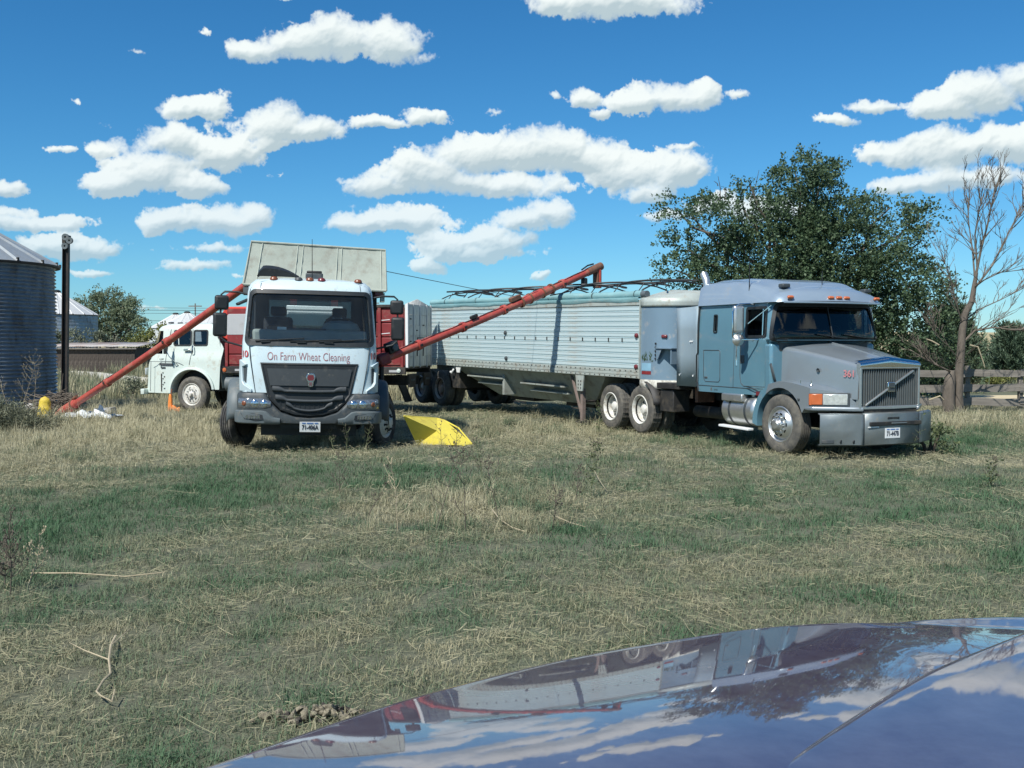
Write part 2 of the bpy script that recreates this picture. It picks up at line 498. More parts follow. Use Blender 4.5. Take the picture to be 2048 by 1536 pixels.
M['rust'] = mat('rusty_steel', (.20, .10, .065), .75, .2, .3, 8)


# ------------------------------------------------------------------ mesh builder
class MB:
    def __init__(s):
        s.v = []
        s.f = []
        s.m = []

    def add(s, v, f, mi=0, T=None):
        o = len(s.v)
        if T is not None:
            v = [T @ Vector(p) for p in v]
        s.v += [tuple(p) for p in v]
        s.f += [tuple(i + o for i in q) for q in f]
        s.m += [mi] * len(f)
        return s

    def box(s, c, d, R=None, mi=0):
        x, y, z = d[0] / 2, d[1] / 2, d[2] / 2
        vs_ = [Vector((sx * x, sy * y, sz * z)) for sz in (-1, 1) for sy in (-1, 1) for sx in (-1, 1)]
        if R is not None:
            vs_ = [R @ p for p in vs_]
        c = Vector(c)
        s.add([p + c for p in vs_], [(0, 2, 3, 1), (4, 5, 7, 6), (0, 1, 5, 4), (2, 6, 7, 3), (0, 4, 6, 2), (1, 3, 7, 5)], mi)
        return s

    def bb(s, x0, x1, y0, y1, z0, z1, mi=0):
        return s.box(((x0 + x1) / 2, (y0 + y1) / 2, (z0 + z1) / 2), (abs(x1 - x0), abs(y1 - y0), abs(z1 - z0)), mi=mi)

    def bar(s, p0, p1, w, h, up=(0, 0, 1), mi=0):
        p0 = Vector(p0)
        p1 = Vector(p1)
        d = (p1 - p0)
        x = d.normalized()
        u = Vector(up)
        if abs(x.dot(u)) > .98:
            u = Vector((1, 0, 0))
        y = u.cross(x).normalized()
        z = x.cross(y)
        R = Matrix((x, y, z)).transposed()
        return s.box((p0 + p1) / 2, (d.length, w, h), R, mi)

    def tube(s, pts, r, n=8, caps=True, mi=0):
        pts = [Vector(p) for p in pts]
        k = len(pts)
        rs = [r] * k if isinstance(r, (int, float)) else list(r)
        o = len(s.v)
        ref = None
        for i, p in enumerate(pts):
            t = (pts[min(i + 1, k - 1)] - pts[max(i - 1, 0)])
            if t.length < 1e-9:
                t = Vector((0, 0, 1))
            t.normalize()
            if ref is None:
                ref = Vector((0, 0, 1)) if abs(t.z) < .9 else Vector((1, 0, 0))
            a = (ref - t * ref.dot(t)).normalized()
            ref = a
            b = t.cross(a)
            for j in range(n):
                an = 2 * math.pi * j / n
                s.v.append(tuple(p + (a * math.cos(an) + b * math.sin(an)) * rs[i]))
        for i in range(k - 1):
            for j in range(n):
                j2 = (j + 1) % n
                s.f.append((o + i * n + j, o + i * n + j2, o + (i + 1) * n + j2, o + (i + 1) * n + j))
                s.m.append(mi)
        if caps:
            s.f.append(tuple(o + j for j in reversed(range(n))))
            s.m.append(mi)
            s.f.append(tuple(o + (k - 1) * n + j for j in range(n)))
            s.m.append(mi)
        return s

    def cyl(s, p0, p1, r, n=16, mi=0, r1=None):
        return s.tube([p0, p1], [r, r if r1 is None else r1], n, True, mi)

    def lathe(s, prof, c=(0, 0, 0), axis='z', n=32, mi=0, skip=None, rmod=None, a0=0.0, a1=2 * math.pi):
        c = Vector(c)
        full = abs(a1 - a0 - 2 * math.pi) < 1e-6
        cols = n if full else n + 1
        o = len(s.v)
        for i, (r, h) in enumerate(prof):
            for j in range(cols):
                an = a0 + (a1 - a0) * j / n
                rr = r if rmod is None else rmod(i, j, r)
                x, y = rr * math.cos(an), rr * math.sin(an)
                p = {'z': (x, y, h), 'y': (x, h, y), 'x': (h, x, y)}[axis]
                s.v.append(tuple(c + Vector(p)))
        for i in range(len(prof) - 1):
            for j in range(n):
                if skip and skip(i, j):
                    continue
                j2 = (j + 1) % cols
                s.f.append((o + i * cols + j, o + i * cols + j2, o + (i + 1) * cols + j2, o + (i + 1) * cols + j))
                s.m.append(mi)
        return s

    def prism(s, poly, plane, lo, hi, mi=0):
        n = len(poly)

        def P(a, b, c):
            return {'xz': (a, c, b), 'xy': (a, b, c), 'yz': (c, a, b)}[plane]
        v = [P(a, b, lo) for a, b in poly] + [P(a, b, hi) for a, b in poly]
        f = [tuple(range(n))[::-1], tuple(range(n, 2 * n))] + [(i, (i + 1) % n, n + (i + 1) % n, n + i) for i in range(n)]
        return s.add(v, f, mi)

    def grid(s, rows, mi=0, skip=None, closed=False):
        o = len(s.v)
        nu = len(rows)
        nv = len(rows[0])
        for r in rows:
            s.v += [tuple(p) for p in r]
        for i in range(nu - 1):
            for j in range(nv if closed else nv - 1):
                if skip and skip(i, j):
                    continue
                j2 = (j + 1) % nv
                s.f.append((o + i * nv + j, o + i * nv + j2, o + (i + 1) * nv + j2, o + (i + 1) * nv + j))
                s.m.append(mi)
        return s

    def poly(s, pts, mi=0):
        o = len(s.v)
        s.v += [tuple(p) for p in pts]
        s.f.append(tuple(range(o, o + len(pts))))
        s.m.append(mi)
        return s

    def mesh(s, name, mats, smooth=True, ang=35, fix=True):
        me = bpy.data.meshes.new(name)
        me.from_pydata(s.v, [], s.f)
        if not isinstance(mats, (list, tuple)):
            mats = [mats]
        for m_ in mats:
            me.materials.append(M[m_] if isinstance(m_, str) else m_)
        if len(mats) > 1:
            me.polygons.foreach_set('material_index', s.m)
        if fix:
            b = bmesh.new()
            b.from_mesh(me)
            bmesh.ops.recalc_face_normals(b, faces=b.faces)
            b.to_mesh(me)
            b.free()
        if smooth:
            me.polygons.foreach_set('use_smooth', [True] * len(me.polygons))
            me.set_sharp_from_angle(angle=R_(ang))
        me.update()
        return me

    def build(s, name, mats, parent=None, bev=0, seg=2, smooth=True, ang=35, fix=True, thick=0):
        o = bpy.data.objects.new(name, s.mesh(name, mats, smooth, ang, fix))
        COL.objects.link(o)
        if parent is not None:
            o.parent = parent
        if thick:
            md = o.modifiers.new('thickness', 'SOLIDIFY')
            md.thickness = thick
            md.offset = 0
        if bev:
            md = o.modifiers.new('bevel', 'BEVEL')
            md.width = bev
            md.segments = seg
            md.limit_method = 'ANGLE'
            md.angle_limit = R_(40)
            md.harden_normals = False
        return o


def tag(o, label=None, cat=None, group=None, kind=None):
    if label:
        o['label'] = label
    if cat:
        o['category'] = cat
    if group:
        o['group'] = group
    if kind:
        o['kind'] = kind
    return o


def empty(name, loc=(0, 0, 0), rz=0.0, parent=None, rot=None):
    o = bpy.data.objects.new(name, None)
    o.empty_display_size = .3
    o.location = loc
    o.rotation_euler = rot if rot else (0, 0, rz)
    COL.objects.link(o)
    if parent is not None:
        o.parent = parent
    return o


def thing(name, label, cat, loc=(0, 0, 0), rz=0.0, group=None, rot=None):
    return tag(empty(name, loc, rz, rot=rot), label, cat, group)


def inst(name, me, parent, loc=(0, 0, 0), rot=(0, 0, 0), scale=(1, 1, 1)):
    o = bpy.data.objects.new(name, me)
    COL.objects.link(o)
    o.parent = parent
    o.location = loc
    o.rotation_euler = rot
    o.scale = scale
    return o


def text_mesh(body, size, fn, name, m_, parent, bold=0.0, width=None):
    """flat lettering: fn(x, y) places each outline point on its surface"""
    cu = bpy.data.curves.new(name, 'FONT')
    cu.body = body
    cu.size = size
    cu.align_x = 'CENTER'
    cu.align_y = 'CENTER'
    cu.offset = bold
    cu.resolution_u = 4
    ob = bpy.data.objects.new(name, cu)
    COL.objects.link(ob)
    dg = bpy.context.evaluated_depsgraph_get()
    me = bpy.data.meshes.new_from_object(ob.evaluated_get(dg))
    bpy.data.objects.remove(ob)
    bpy.data.curves.remove(cu)
    xs = [v.co.x for v in me.vertices]
    k = 1.0
    if width:
        k = width / (max(xs) - min(xs))
    b = bmesh.new()
    b.from_mesh(me)
    bmesh.ops.triangulate(b, faces=b.faces)
    b.to_mesh(me)
    b.free()
    for v in me.vertices:
        v.co = fn(v.co.x * k, v.co.y)
    me.materials.clear()
    me.materials.append(M[m_])
    o = bpy.data.objects.new(name, me)
    COL.objects.link(o)
    o.parent = parent
    return o
# ------------------------------------------------------------------ ground and far setting
def gz(x, y):
    x = np.asarray(x, float)
    y = np.asarray(y, float)
    z = .06 * np.exp(-(((x + 7) / 5) ** 2 + ((y - 30) / 4) ** 2))
    z = z + .05 * (vnoise(x, y, 2.3, 5) - .5) + .035 * (vnoise(x, y, .8, 6) - .5)
    # under the trucks the earth is pressed flat
    return z - .02


def ground_mat():
    m = bpy.data.materials.new('pasture_earth')
    m.use_nodes = True
    nt = m.node_tree
    N, L = nt.nodes, nt.links
    b = N['Principled BSDF']
    b.inputs['Roughness'].default_value = .95
    b.inputs['Specular IOR Level'].default_value = .15
    g = N.new('ShaderNodeNewGeometry')

    def noise(sc, det=6, ro=.65):
        n = N.new('ShaderNodeTexNoise')
        n.inputs['Scale'].default_value = sc
        n.inputs['Detail'].default_value = det
        n.inputs['Roughness'].default_value = ro
        L.new(g.outputs['Position'], n.inputs['Vector'])
        return n.outputs['Fac']

    def ramp(f, e):
        r = N.new('ShaderNodeValToRGB')
        el = r.color_ramp.elements
        el[0].position, el[0].color = e[0][0], (*e[0][1], 1)
        el[1].position, el[1].color = e[-1][0], (*e[-1][1], 1)
        for p, c in e[1:-1]:
            q = el.new(p)
            q.color = (*c, 1)
        L.new(f, r.inputs[0])
        return r.outputs[0]
    big = ramp(noise(.25), [(.35, (.15, .14, .095)), (.5, (.115, .125, .085)), (.65, (.075, .105, .06))])
    fine = ramp(noise(14, 8, .75), [(.3, (.045, .05, .038)), (.55, (.16, .165, .12)), (.8, (.31, .31, .235))])
    mx = N.new('ShaderNodeMix')
    mx.data_type = 'RGBA'
    mx.inputs['Factor'].default_value = .45
    L.new(big, mx.inputs[6])
    L.new(fine, mx.inputs[7])
    L.new(mx.outputs[2], b.inputs['Base Color'])
    bp = N.new('ShaderNodeBump')
    bp.inputs['Strength'].default_value = .8
    bp.inputs['Distance'].default_value = .03
    L.new(noise(30, 6), bp.inputs['Height'])
    L.new(bp.outputs[0], b.inputs['Normal'])
    return m


M['ground'] = ground_mat()


def axis_pts(lo, hi, near_lo, near_hi, step, far_n):
    a = -np.geomspace(1, near_lo - lo + 1, far_n)[::-1] + 1 + near_lo
    b = np.arange(near_lo, near_hi, step)[1:]
    c = np.geomspace(1, hi - near_hi + 1, far_n) - 1 + near_hi
    return np.concatenate([a, b, c])


def build_ground():
    xs = axis_pts(-2500, 2500, -20, 20, .25, 26)
    ys = axis_pts(-400, 5000, 0, 40, .25, 26)
    XX, YY = np.meshgrid(xs, ys)
    Z = gz(XX, YY)
    far = np.hypot(XX, YY - 20)
    Z = Z * np.clip(1.4 - far / 100, 0, 1)
    v = np.stack([XX.ravel(), YY.ravel(), Z.ravel()], 1)
    nx, ny = len(xs), len(ys)
    i = np.arange(ny - 1)[:, None] * nx + np.arange(nx - 1)[None, :]
    f = np.stack([i, i + 1, i + nx + 1, i + nx], -1).reshape(-1, 4)
    me = bpy.data.meshes.new('ground')
    me.from_pydata(v.tolist(), [], f.tolist())
    me.polygons.foreach_set('use_smooth', [True] * len(me.polygons))
    me.materials.append(M['ground'])
    o = bpy.data.objects.new('ground', me)
    COL.objects.link(o)
    tag(o, kind='structure')


build_ground()


def strip(name, pts, m_, z, kind='structure'):
    """a flat sheet from a list of (left, right) point pairs"""
    mb = MB()
    mb.grid([[(a[0], a[1], z), ((a[0] * 2 + b[0]) / 3, (a[1] * 2 + b[1]) / 3, z + .01), ((a[0] + 2 * b[0]) / 3, (a[1] + 2 * b[1]) / 3, z + .01), (b[0], b[1], z)] for a, b in pts])
    return tag(mb.build(name, m_, fix=False), kind=kind)


def gp(u, v):
    Y = CAMH * FPX / (v - HORV)
    p = at(u, v, Y)
    return (p.x, p.y)


# pale gravel track on the left, tan dirt road behind the fence on the right, a green crop field
strip('gravel_track', [(gp(100, 738), gp(100, 748)), (gp(200, 746), gp(200, 760)), (gp(260, 754), gp(260, 772)), (gp(330, 758), gp(330, 780)), (gp(480, 762), gp(480, 786))], 'gravel', .04)
strip('dirt_road', [(gp(1700, 796), gp(1700, 812)), (gp(1900, 794), gp(1900, 812)), (gp(2120, 792), gp(2120, 812)), (gp(2500, 788), gp(2500, 810))], 'dirtroad', .05)
strip('crop_field', [(gp(1700, 712), gp(1700, 752)), (gp(1950, 712), gp(1950, 752)), (gp(2300, 712), gp(2300, 752))], 'crop', .09)


def build_hill():
    mb = MB()
    rows = []
    for i in range(14):
        Y = 190 + 900 * (i / 13) ** 1.6
        row = []
        for j in range(40):
            X = -1400 + 2800 * j / 39
            # far ground rises to the right, stays low on the left
            s = float(sstep(-100, 350, X))
            top = (.0065 + .001 * math.sin(X / 90)) * s + .009 + .002 * math.sin(X / 60 + 2)
            k = float(sstep(190, 800, Y))
            row.append((X, Y, -.3 + k * (CAMH + Y * (top - .004))))
        rows.append(row)
    mb.grid(rows)
    tag(mb.build('hill', 'hill', fix=False, ang=180), kind='structure')


build_hill()


# ------------------------------------------------------------------ grain bins
def corr_profile(r, z0, z1, pitch=.1, amp=.022):
    n = int(round((z1 - z0) / pitch))
    pr = []
    for i in range(n * 4 + 1):
        t = i / (n * 4)
        pr.append((r + amp * math.cos(2 * math.pi * i / 4), z0 + (z1 - z0) * t))
    return pr


def grain_bin(label, loc, r, rings, ring_h, roof_h, lip, mwall, mroof, npan=24, pitch=.1, seg=72, amp=.022, roofbump=True, dark_ladder=False):
    t = thing('grain_bin', label, 'grain bin', loc)
    z = 0
    for k in range(rings):
        mb = MB().lathe(corr_profile(r + (.006 if k % 2 else 0), z, z + ring_h - .012, pitch, amp), n=seg)
        mb.lathe([(r + .012, z + ring_h - .03), (r + .02, z + ring_h)], n=seg)
        mb.build('wall_ring', mwall, t, ang=60)
        z += ring_h
    # vertical sheet joints with bolts, one part
    mb = MB()
    for k in range(rings):
        for q in range(9):
            a = q * 2 * math.pi / 9 + .37 * k
            for zz in np.arange(k * ring_h + .08, (k + 1) * ring_h, pitch):
                mb.box(((r + amp + .006) * math.cos(a), (r + amp + .006) * math.sin(a), zz + .02), (.018, .018, .018))
    tag(mb.build('sheet_bolts', mwall, t, smooth=False), kind='stuff')
    # roof panels
    r1, r0 = r + lip, .32
    zr = z - lip * roof_h / r + .02
    pan = MB()
    w = 2 * math.pi / npan
    g = []
    for i in range(5):
        f = i / 4
        rr = r1 + (r0 - r1) * f
        zz = zr + (roof_h + .1) * f
        g.append([(rr * math.cos(a), rr * math.sin(a), zz + dz) for a, dz in ((-w / 2, .05), (-w / 2 + .02 * 3 / rr, .0), (0, -.004), (w / 2 - .02 * 3 / rr, 0), (w / 2, .05))])
    pan.grid(g)
    pme = pan.mesh('roof_panel', mroof, fix=False, ang=20)
    for k in range(npan):
        inst('roof_panel', pme, t, rot=(0, 0, k * w))
    mb = MB().lathe([(r1, zr + .005), (r1 - .01, zr - .05), (r - .05, zr - .06)], n=seg)
    mb.build('eave', 'frame', t)
    mb = MB().lathe([(r0 + .1, zr + roof_h + .03), (r0 + .1, zr + roof_h + .22), (r0 - .06, zr + roof_h + .32), (0, zr + roof_h + .34)], n=24)
    mb.build('roof_cap', 'frame', t)
    cme = MB().box((r1 - .02, 0, zr + .05), (.06, .05, .09)).mesh('eave_clip', 'frame', smooth=False)
    for k in range(npan):
        inst('eave_clip', cme, t, rot=(0, 0, (k + .5) * w))
    if dark_ladder:
        a = dark_ladder
        mb = MB()
        c, s_ = math.cos(a), math.sin(a)
        mb.box(((r + .06) * c, (r + .06) * s_, z * .47), (.04, .035, z * .50), Matrix.Rotation(a, 3, 'Z'))
        mb.box(((r + .07) * c, (r + .07) * s_, z * .48), (.07, .07, z * .14), Matrix.Rotation(a, 3, 'Z'))
        mb.build('wall_rod', 'black', t, smooth=False)
    return t


def cyl_at(u, Y, r):
    """ground centre of a cylinder whose right edge shows at column u"""
    e = at(u, 690, Y)
    return (e.x - r, e.y, 0)


BR = 2.75
grain_bin('big corrugated steel grain bin cut off by the picture edge, nearest bin', cyl_at(95, 29.4, BR), BR, 5, .84, 1.36, .16, 'galv', 'galvroof', 20, .1, 84, .030, dark_ladder=-1.02)
grain_bin('distant smooth grey grain bin with pale cone roof behind the dark post', cyl_at(191, 95, 3.5), 3.5, 3, 1.55, 1.95, .12, 'galv', 'galvroof2', 20, .31, 40, .012)
grain_bin('tiny far bin with pale peaked roof, left one over the white cab roof', (at(352, 690, 150).x, 150, 0), 3.6, 2, 2.15, 1.9, .1, 'galvroof2', 'galvroof2', 14, 1.075, 28, .01)
grain_bin('tiny far bin with pale peaked roof, middle one above the white cab', (at(375, 690, 140).x, 140, 0), 3.3, 2, 2.2, 1.7, .1, 'galvroof2', 'galvroof2', 14, 1.1, 28, .01)
grain_bin('tiny far bin with pale peaked roof just left of the red seed hopper', (at(424, 690, 140).x, 140, 0), 3.0, 2, 2.15, 1.5, .1, 'galvroof2', 'galvroof2', 14, 1.075, 28, .01)


def shed():
    Y = 75.0
    xl, xr = at(96, 700, Y).x, at(274, 700, Y).x
    t = thing('shed', 'long low dark shed with flat rusty tin roof in tall grass', 'shed', ((xl + xr) / 2, Y, 0))
    w = (xr - xl) / 2
    mb = MB()
    mb.bb(-w + .15, w - .15, 0, 3.4, -.1, 1.7)
    mb.build('wall', 'shedwall', t)
    me = MB().box((0, 0, 0), (.28, .03, 1.78)).mesh('wall_board', 'shedwall', smooth=False)
    n = int(2 * w / .3)
    r = random.Random(3)
    for k in range(n):
        inst('wall_board', me, t, (-w + .3 + k * (2 * w - .6) / (n - 1), -.02 - r.random() * .02, .80 + r.uniform(-.03, .03)))
    n = 9
    for k in range(n):
        x0 = -w - .1 + k * (2 * w + .2) / n
        x1 = x0 + (2 * w + .2) / n + .06
        g = []
        for i in range(3):
            yy = -.35 + 4.0 * i / 2
            g.append([(x0 + (x1 - x0) * j / 10, yy + r.uniform(-.05, .05) * (i == 0), 1.78 + .30 * i / 2 + .02 * (j % 2) + .012 * (k % 2)) for j in range(11)])
        MB().grid(g).build('roof_sheet', 'shedroof', t, fix=False, ang=10, thick=.02)
    MB().bb(-w - .05, w + .05, -.3, -.25, 1.60, 1.72).build('fascia', 'wood', t)


shed()


def dark_post():
    Y = 28.6
    b = at(128, 690, Y)
    tp = at(134, 478, Y)
    t = thing('steel_post', 'tall dark steel channel post with pulleys on top beside the bin', 'post', (b.x, Y, 0))
    dx = tp.x - b.x
    zt = tp.z
    mb = MB()
    # channel: web and two flanges
    mb.bar((0, 0, -.2), (dx, 0, zt), .16, .035, up=(0, 1, 0))
    for e in (-.075, .075):
        mb.bar((e, -.055, -.2), (dx + e, -.055, zt), .022, .10, up=(0, 1, 0))
    mb.build('post', 'post', t, bev=.004)
    for (u, v, r) in ((131, 474, .09), (139, 481, .09), (130, 492, .085)):
        p = at(u, v, Y - .14)
        c = (p.x - b.x, -.14, p.z)
        pu = MB().lathe([(r * .3, -.03), (r, -.035), (r * .78, 0), (r, .035), (r * .3, .03)], c, 'y', 20)
        pu.build('pulley', 'mgrey', t)
    MB().box((dx, -.03, zt - .02), (.2, .14, .22)).build('head_bracket', 'frame', t, bev=.01)


dark_post()


# ------------------------------------------------------------------ wheels
def tyre_mesh(name, R, W, rin, lug=0.0, m_='rubber', n=60, grooves=3):
    h = W / 2
    pr = [(rin - .01, -h + .05), (rin + .005, -h + .02), (rin + .03, -h + .005), ((R + rin) / 2, -h - .012), (R - .045, -h + .004), (R - .03, -h + .012), (R - .006, -h + .03)]
    ex = set()
    tw = 2 * (h - .03)
    ex |= {5, 6}
    if grooves:
        nb = grooves + 1
        for k in range(nb):
            a = -h + .03 + tw * k / nb
            b = -h + .03 + tw * (k + 1) / nb
            if k:
                pr.append((R, a + .008))
            pr.append((R, b - .008 if k < grooves else b))
            if k < grooves:
                pr += [(R - .014, b - .006), (R - .014, b + .006)]
    last = len(pr) - 1
    ex.add(last)
    pr += [(R - .03, h - .012), (R - .045, h - .004), ((R + rin) / 2, h + .012), (rin + .03, h - .005), (rin - .01, h - .05)]
    ex.add(last + 1)

    def rm(i, j, r):
        if lug and r > R - .035:
            return r - (lug if (j // 1) % 2 else 0)
        return r
    return MB().lathe(pr, axis='y', n=n, rmod=rm).mesh(name, m_, ang=28)


def dish_mesh(name, m_, r=.30, w=.27, depth=.17, holes=5):
    a = -w / 2
    pr = [(r + .015, a + .035), (r + .02, a + .005), (r + .005, a - .004), (r - .012, a + .012), (r - .03, a + .05), (r - .045, a + depth * .7), (r - .05, a + depth),
          (r - .075, a + depth + .015), (r - .125, a + depth + .002), (r - .15, a + depth - .004), (.115, a + depth - .01), (.11, a + depth - .06), (.085, a + depth - .10), (.04, a + depth - .115), (0, a + depth - .117)]
    mb = MB().lathe(pr, axis='y', n=40, skip=lambda i, j: i == 7 and j % 8 in (0, 1, 2))
    for k in range(10):
        q = 2 * math.pi * k / 10
        c, s_ = .142 * math.cos(q), .142 * math.sin(q)
        mb.cyl((c, a + depth, s_), (c, a + depth - .045, s_), .014, 6)
    return mb.mesh(name, m_, ang=35)


def disc_mesh(name, m_, r=.30, w=.26, bulge=.03, hole_n=10, hub=.1, hubr=.085):
    a = -w / 2
    pr = [(r + .015, a + .035), (r + .02, a + .005), (r + .006, a - .004), (r - .008, a + .008), (r - .02, a + .035), (r - .035, a + .04), (r - .05, a + .015), (r - .095, a - bulge * .8), (r - .12, a - bulge), (.115, a - bulge), (.11, a - bulge - .012),
          (hubr + .012, a - bulge - .02), (hubr, a - bulge - .03), (hubr, a - bulge - hub * .75), (hubr * .8, a - bulge - hub * .95), (0, a - bulge - hub)]
    st = 40 // hole_n
    return MB().lathe(pr, axis='y', n=40, skip=lambda i, j: i == 7 and j % st in (0, 1)).mesh(name, m_, ang=32)


def nuts_mesh(name, m_, w, bulge, n=10, rr=.142, l=.04, r=.016):
    mb = MB()
    a = -w / 2 - bulge
    for k in range(n):
        q = 2 * math.pi * (k + .25) / n
        c, s_ = rr * math.cos(q), rr * math.sin(q)
        mb.cyl((c, a + .01, s_), (c, a - l, s_), r, 6)
    return mb.mesh(name, m_)


def barrel_mesh(name, m_, r, w):
    return MB().lathe([(r - .03, -w / 2 + .05), (r - .03, w / 2), (.05, w / 2), (0, w / 2)], axis='y', n=32).mesh(name, m_)


TY_DRIVE = tyre_mesh('drive_tyre', .52, .26, .295, .012, 'rubberdust', 60, 2)
TY_STEER = tyre_mesh('steer_tyre', .52, .27, .295, 0, 'rubberdust', 60, 4)
TY_KW = tyre_mesh('cabover_steer_tyre', .475, .27, .27, 0, 'rubber', 60, 4)
TY_FORD = tyre_mesh('old_truck_tyre', .50, .24, .295, .008, 'rubberdust', 64, 2)
DISH_W = dish_mesh('dish_rim', 'rimwhite')
DISH_R = dish_mesh('rusty_dish_rim', 'rimrust')
DISC_A = disc_mesh('aluminium_rim', 'alu')
DISC_K = disc_mesh('white_disc_rim', 'rimwhite', .275, .26, .035, 10, .07, .09)
DISC_F = disc_mesh('old_white_rim', 'rimwhite', .30, .22, .0, 5, .10, .06)
NUT_A = nuts_mesh('wheel_nuts', 'chrome', .26, .03, l=.045)
NUT_K = nuts_mesh('wheel_nuts', 'black', .26, .035, l=.05, r=.019)
NUT_F = nuts_mesh('wheel_nuts', 'alu', .22, 0, n=10, rr=.14, l=.05)
BARREL = barrel_mesh('rim_barrel', 'frame', .29, .26)


def wheel(parent, c, side, tyre, rim, nuts=None, steer=0.0, dual=0.0, barrel=True):
    """side -1: outer face towards local -y, +1: towards +y"""
    w = empty('wheel', c, parent=parent)
    w.rotation_euler = (0, random.uniform(0, 6.28) if False else 0, (math.pi if side > 0 else 0) + steer)
    spin = random.uniform(0, 6.28)
    inst('tyre', tyre, w, rot=(0, spin, 0))
    inst('rim', rim, w, rot=(0, spin, 0))
    if nuts:
        inst('wheel_nuts', nuts, w, rot=(0, spin, 0))
    if barrel:
        inst('rim_barrel', BARREL, w)
    if dual:
        inst('tyre', tyre, w, loc=(0, dual, 0))
    return w
# ------------------------------------------------------------------ helpers for cab shells
class Shell:
    """cab seen in plan as a rounded box: half perimeter per height, t = arc length from the front centre"""
    def __init__(s, front, half, rad, back, crown=.10, n=48):
        s.front, s.half, s.rad, s.back, s.crown, s.n = front, half, rad, back, crown, n

    def poly(s, z):
        W, r, xf, xb = s.half(z), s.rad(z), s.front(z), s.back(z)
        pts = []
        for i in range(14):
            y = (W - r) * i / 13
            pts.append((xf - s.crown * (y / W) ** 2, y))
        xe = xf - s.crown * ((W - r) / W) ** 2
        for i in range(1, 11):
            a = math.pi / 2 * i / 10
            pts.append((xe - r * (1 - math.cos(a)), W - r + r * math.sin(a)))
        for i in range(1, 11):
            f = i / 10
            pts.append((xe - r + (xb - xe + r) * f, W))
        return pts

    def at(s, t, z, off=0.0):
        pts = s.poly(z)
        a = abs(t)
        acc = 0
        for i in range(len(pts) - 1):
            d = math.hypot(pts[i + 1][0] - pts[i][0], pts[i + 1][1] - pts[i][1])
            if acc + d >= a or i == len(pts) - 2:
                f = (a - acc) / d
                x = pts[i][0] + (pts[i + 1][0] - pts[i][0]) * f
                y = pts[i][1] + (pts[i + 1][1] - pts[i][1]) * f
                nx, ny = (pts[i + 1][1] - pts[i][1]) / d, -(pts[i + 1][0] - pts[i][0]) / d
                sg = 1 if t >= 0 else -1
                return Vector((x + nx * off, sg * (y + ny * off), z))
            acc += d

    def total(s, z):
        p = s.poly(z)
        return sum(math.hypot(p[i + 1][0] - p[i][0], p[i + 1][1] - p[i][1]) for i in range(len(p) - 1))

    def tx(s, x, z):
        """arc length of the side point with local x"""
        p = s.poly(z)
        acc = 0
        x = min(x, p[13][0])
        for i in range(len(p) - 1):
            d = math.hypot(p[i + 1][0] - p[i][0], p[i + 1][1] - p[i][1])
            if i >= 13 and p[i][0] >= x >= p[i + 1][0]:
                return acc + d * (p[i][0] - x) / max(1e-6, p[i][0] - p[i + 1][0])
            acc += d
        return acc

    def shell(s, zs, ts, skip):
        """ts: list of functions z -> t (increasing)"""
        rows = [[s.at(t(z) if callable(t) else t, z) for t in ts] for z in zs]
        return MB().grid(rows, skip=skip)

    def ring(s, t0, t1, z0, z1, w, rad, off, zt=None, n=8, lift=.0):
        """rounded-corner gasket; t0,t1 may be functions of z"""
        def T(q, z):
            return q(z) if callable(q) else q
        outer, inner = [], []
        for (cx, cz, a0) in ((1, 1, 0), (0, 1, 90), (0, 0, 180), (1, 0, 270)):
            for i in range(n + 1):
                a = R_(a0 + 90 * i / n)
                for L_, ins, rr in ((outer, 0, rad), (inner, w, max(.01, rad - w * .5))):
                    zc = (z1 - ins - rr) if cz else (z0 + ins + rr)
                    z = zc + rr * math.sin(a)
                    e0, e1 = T(t0, z), T(t1, z)
                    tc = (e1 - ins - rr) if cx else (e0 + ins + rr)
                    L_.append((tc + rr * math.cos(a), z))
        # densify so long edges follow the curve
        def dens(L_):
            o = []
            for i in range(len(L_)):
                a, b = L_[i], L_[(i + 1) % len(L_)]
                o += [(a[0] + (b[0] - a[0]) * k / 6, a[1] + (b[1] - a[1]) * k / 6) for k in range(6)]
            return o
        outer, inner = dens(outer), dens(inner)
        rows = [[s.at(t, z, off) for t, z in outer], [s.at(t, z, off + .012) for t, z in outer], [s.at(t, z, off + .012) for t, z in inner], [s.at(t, z, off - .02) for t, z in inner]]
        return MB().grid(rows, closed=True)

    def pane(s, t0, t1, z0, z1, off, nt=20, nz=6):
        def T(q, z):
            return q(z) if callable(q) else q
        rows = []
        for i in range(nz + 1):
            z = z0 + (z1 - z0) * i / nz
            a, b = T(t0, z), T(t1, z)
            rows.append([s.at(a + (b - a) * j / nt, z, off) for j in range(nt + 1)])
        return MB().grid(rows)

    def line(s, pts, r, off=0.0, n=5, sub=8):
        q = []
        for i in range(len(pts) - 1):
            for k in range(sub):
                q.append(s.at(pts[i][0] + (pts[i + 1][0] - pts[i][0]) * k / sub, pts[i][1] + (pts[i + 1][1] - pts[i][1]) * k / sub, off))
        q.append(s.at(pts[-1][0], pts[-1][1], off))
        return MB().tube(q, r, n)


def lerp_fn(pts):
    def f(z):
        if z <= pts[0][0]:
            return pts[0][1]
        for (a, va), (b, vb) in zip(pts, pts[1:]):
            if z <= b:
                return va + (vb - va) * (z - a) / (b - a)
        return pts[-1][1]
    return f


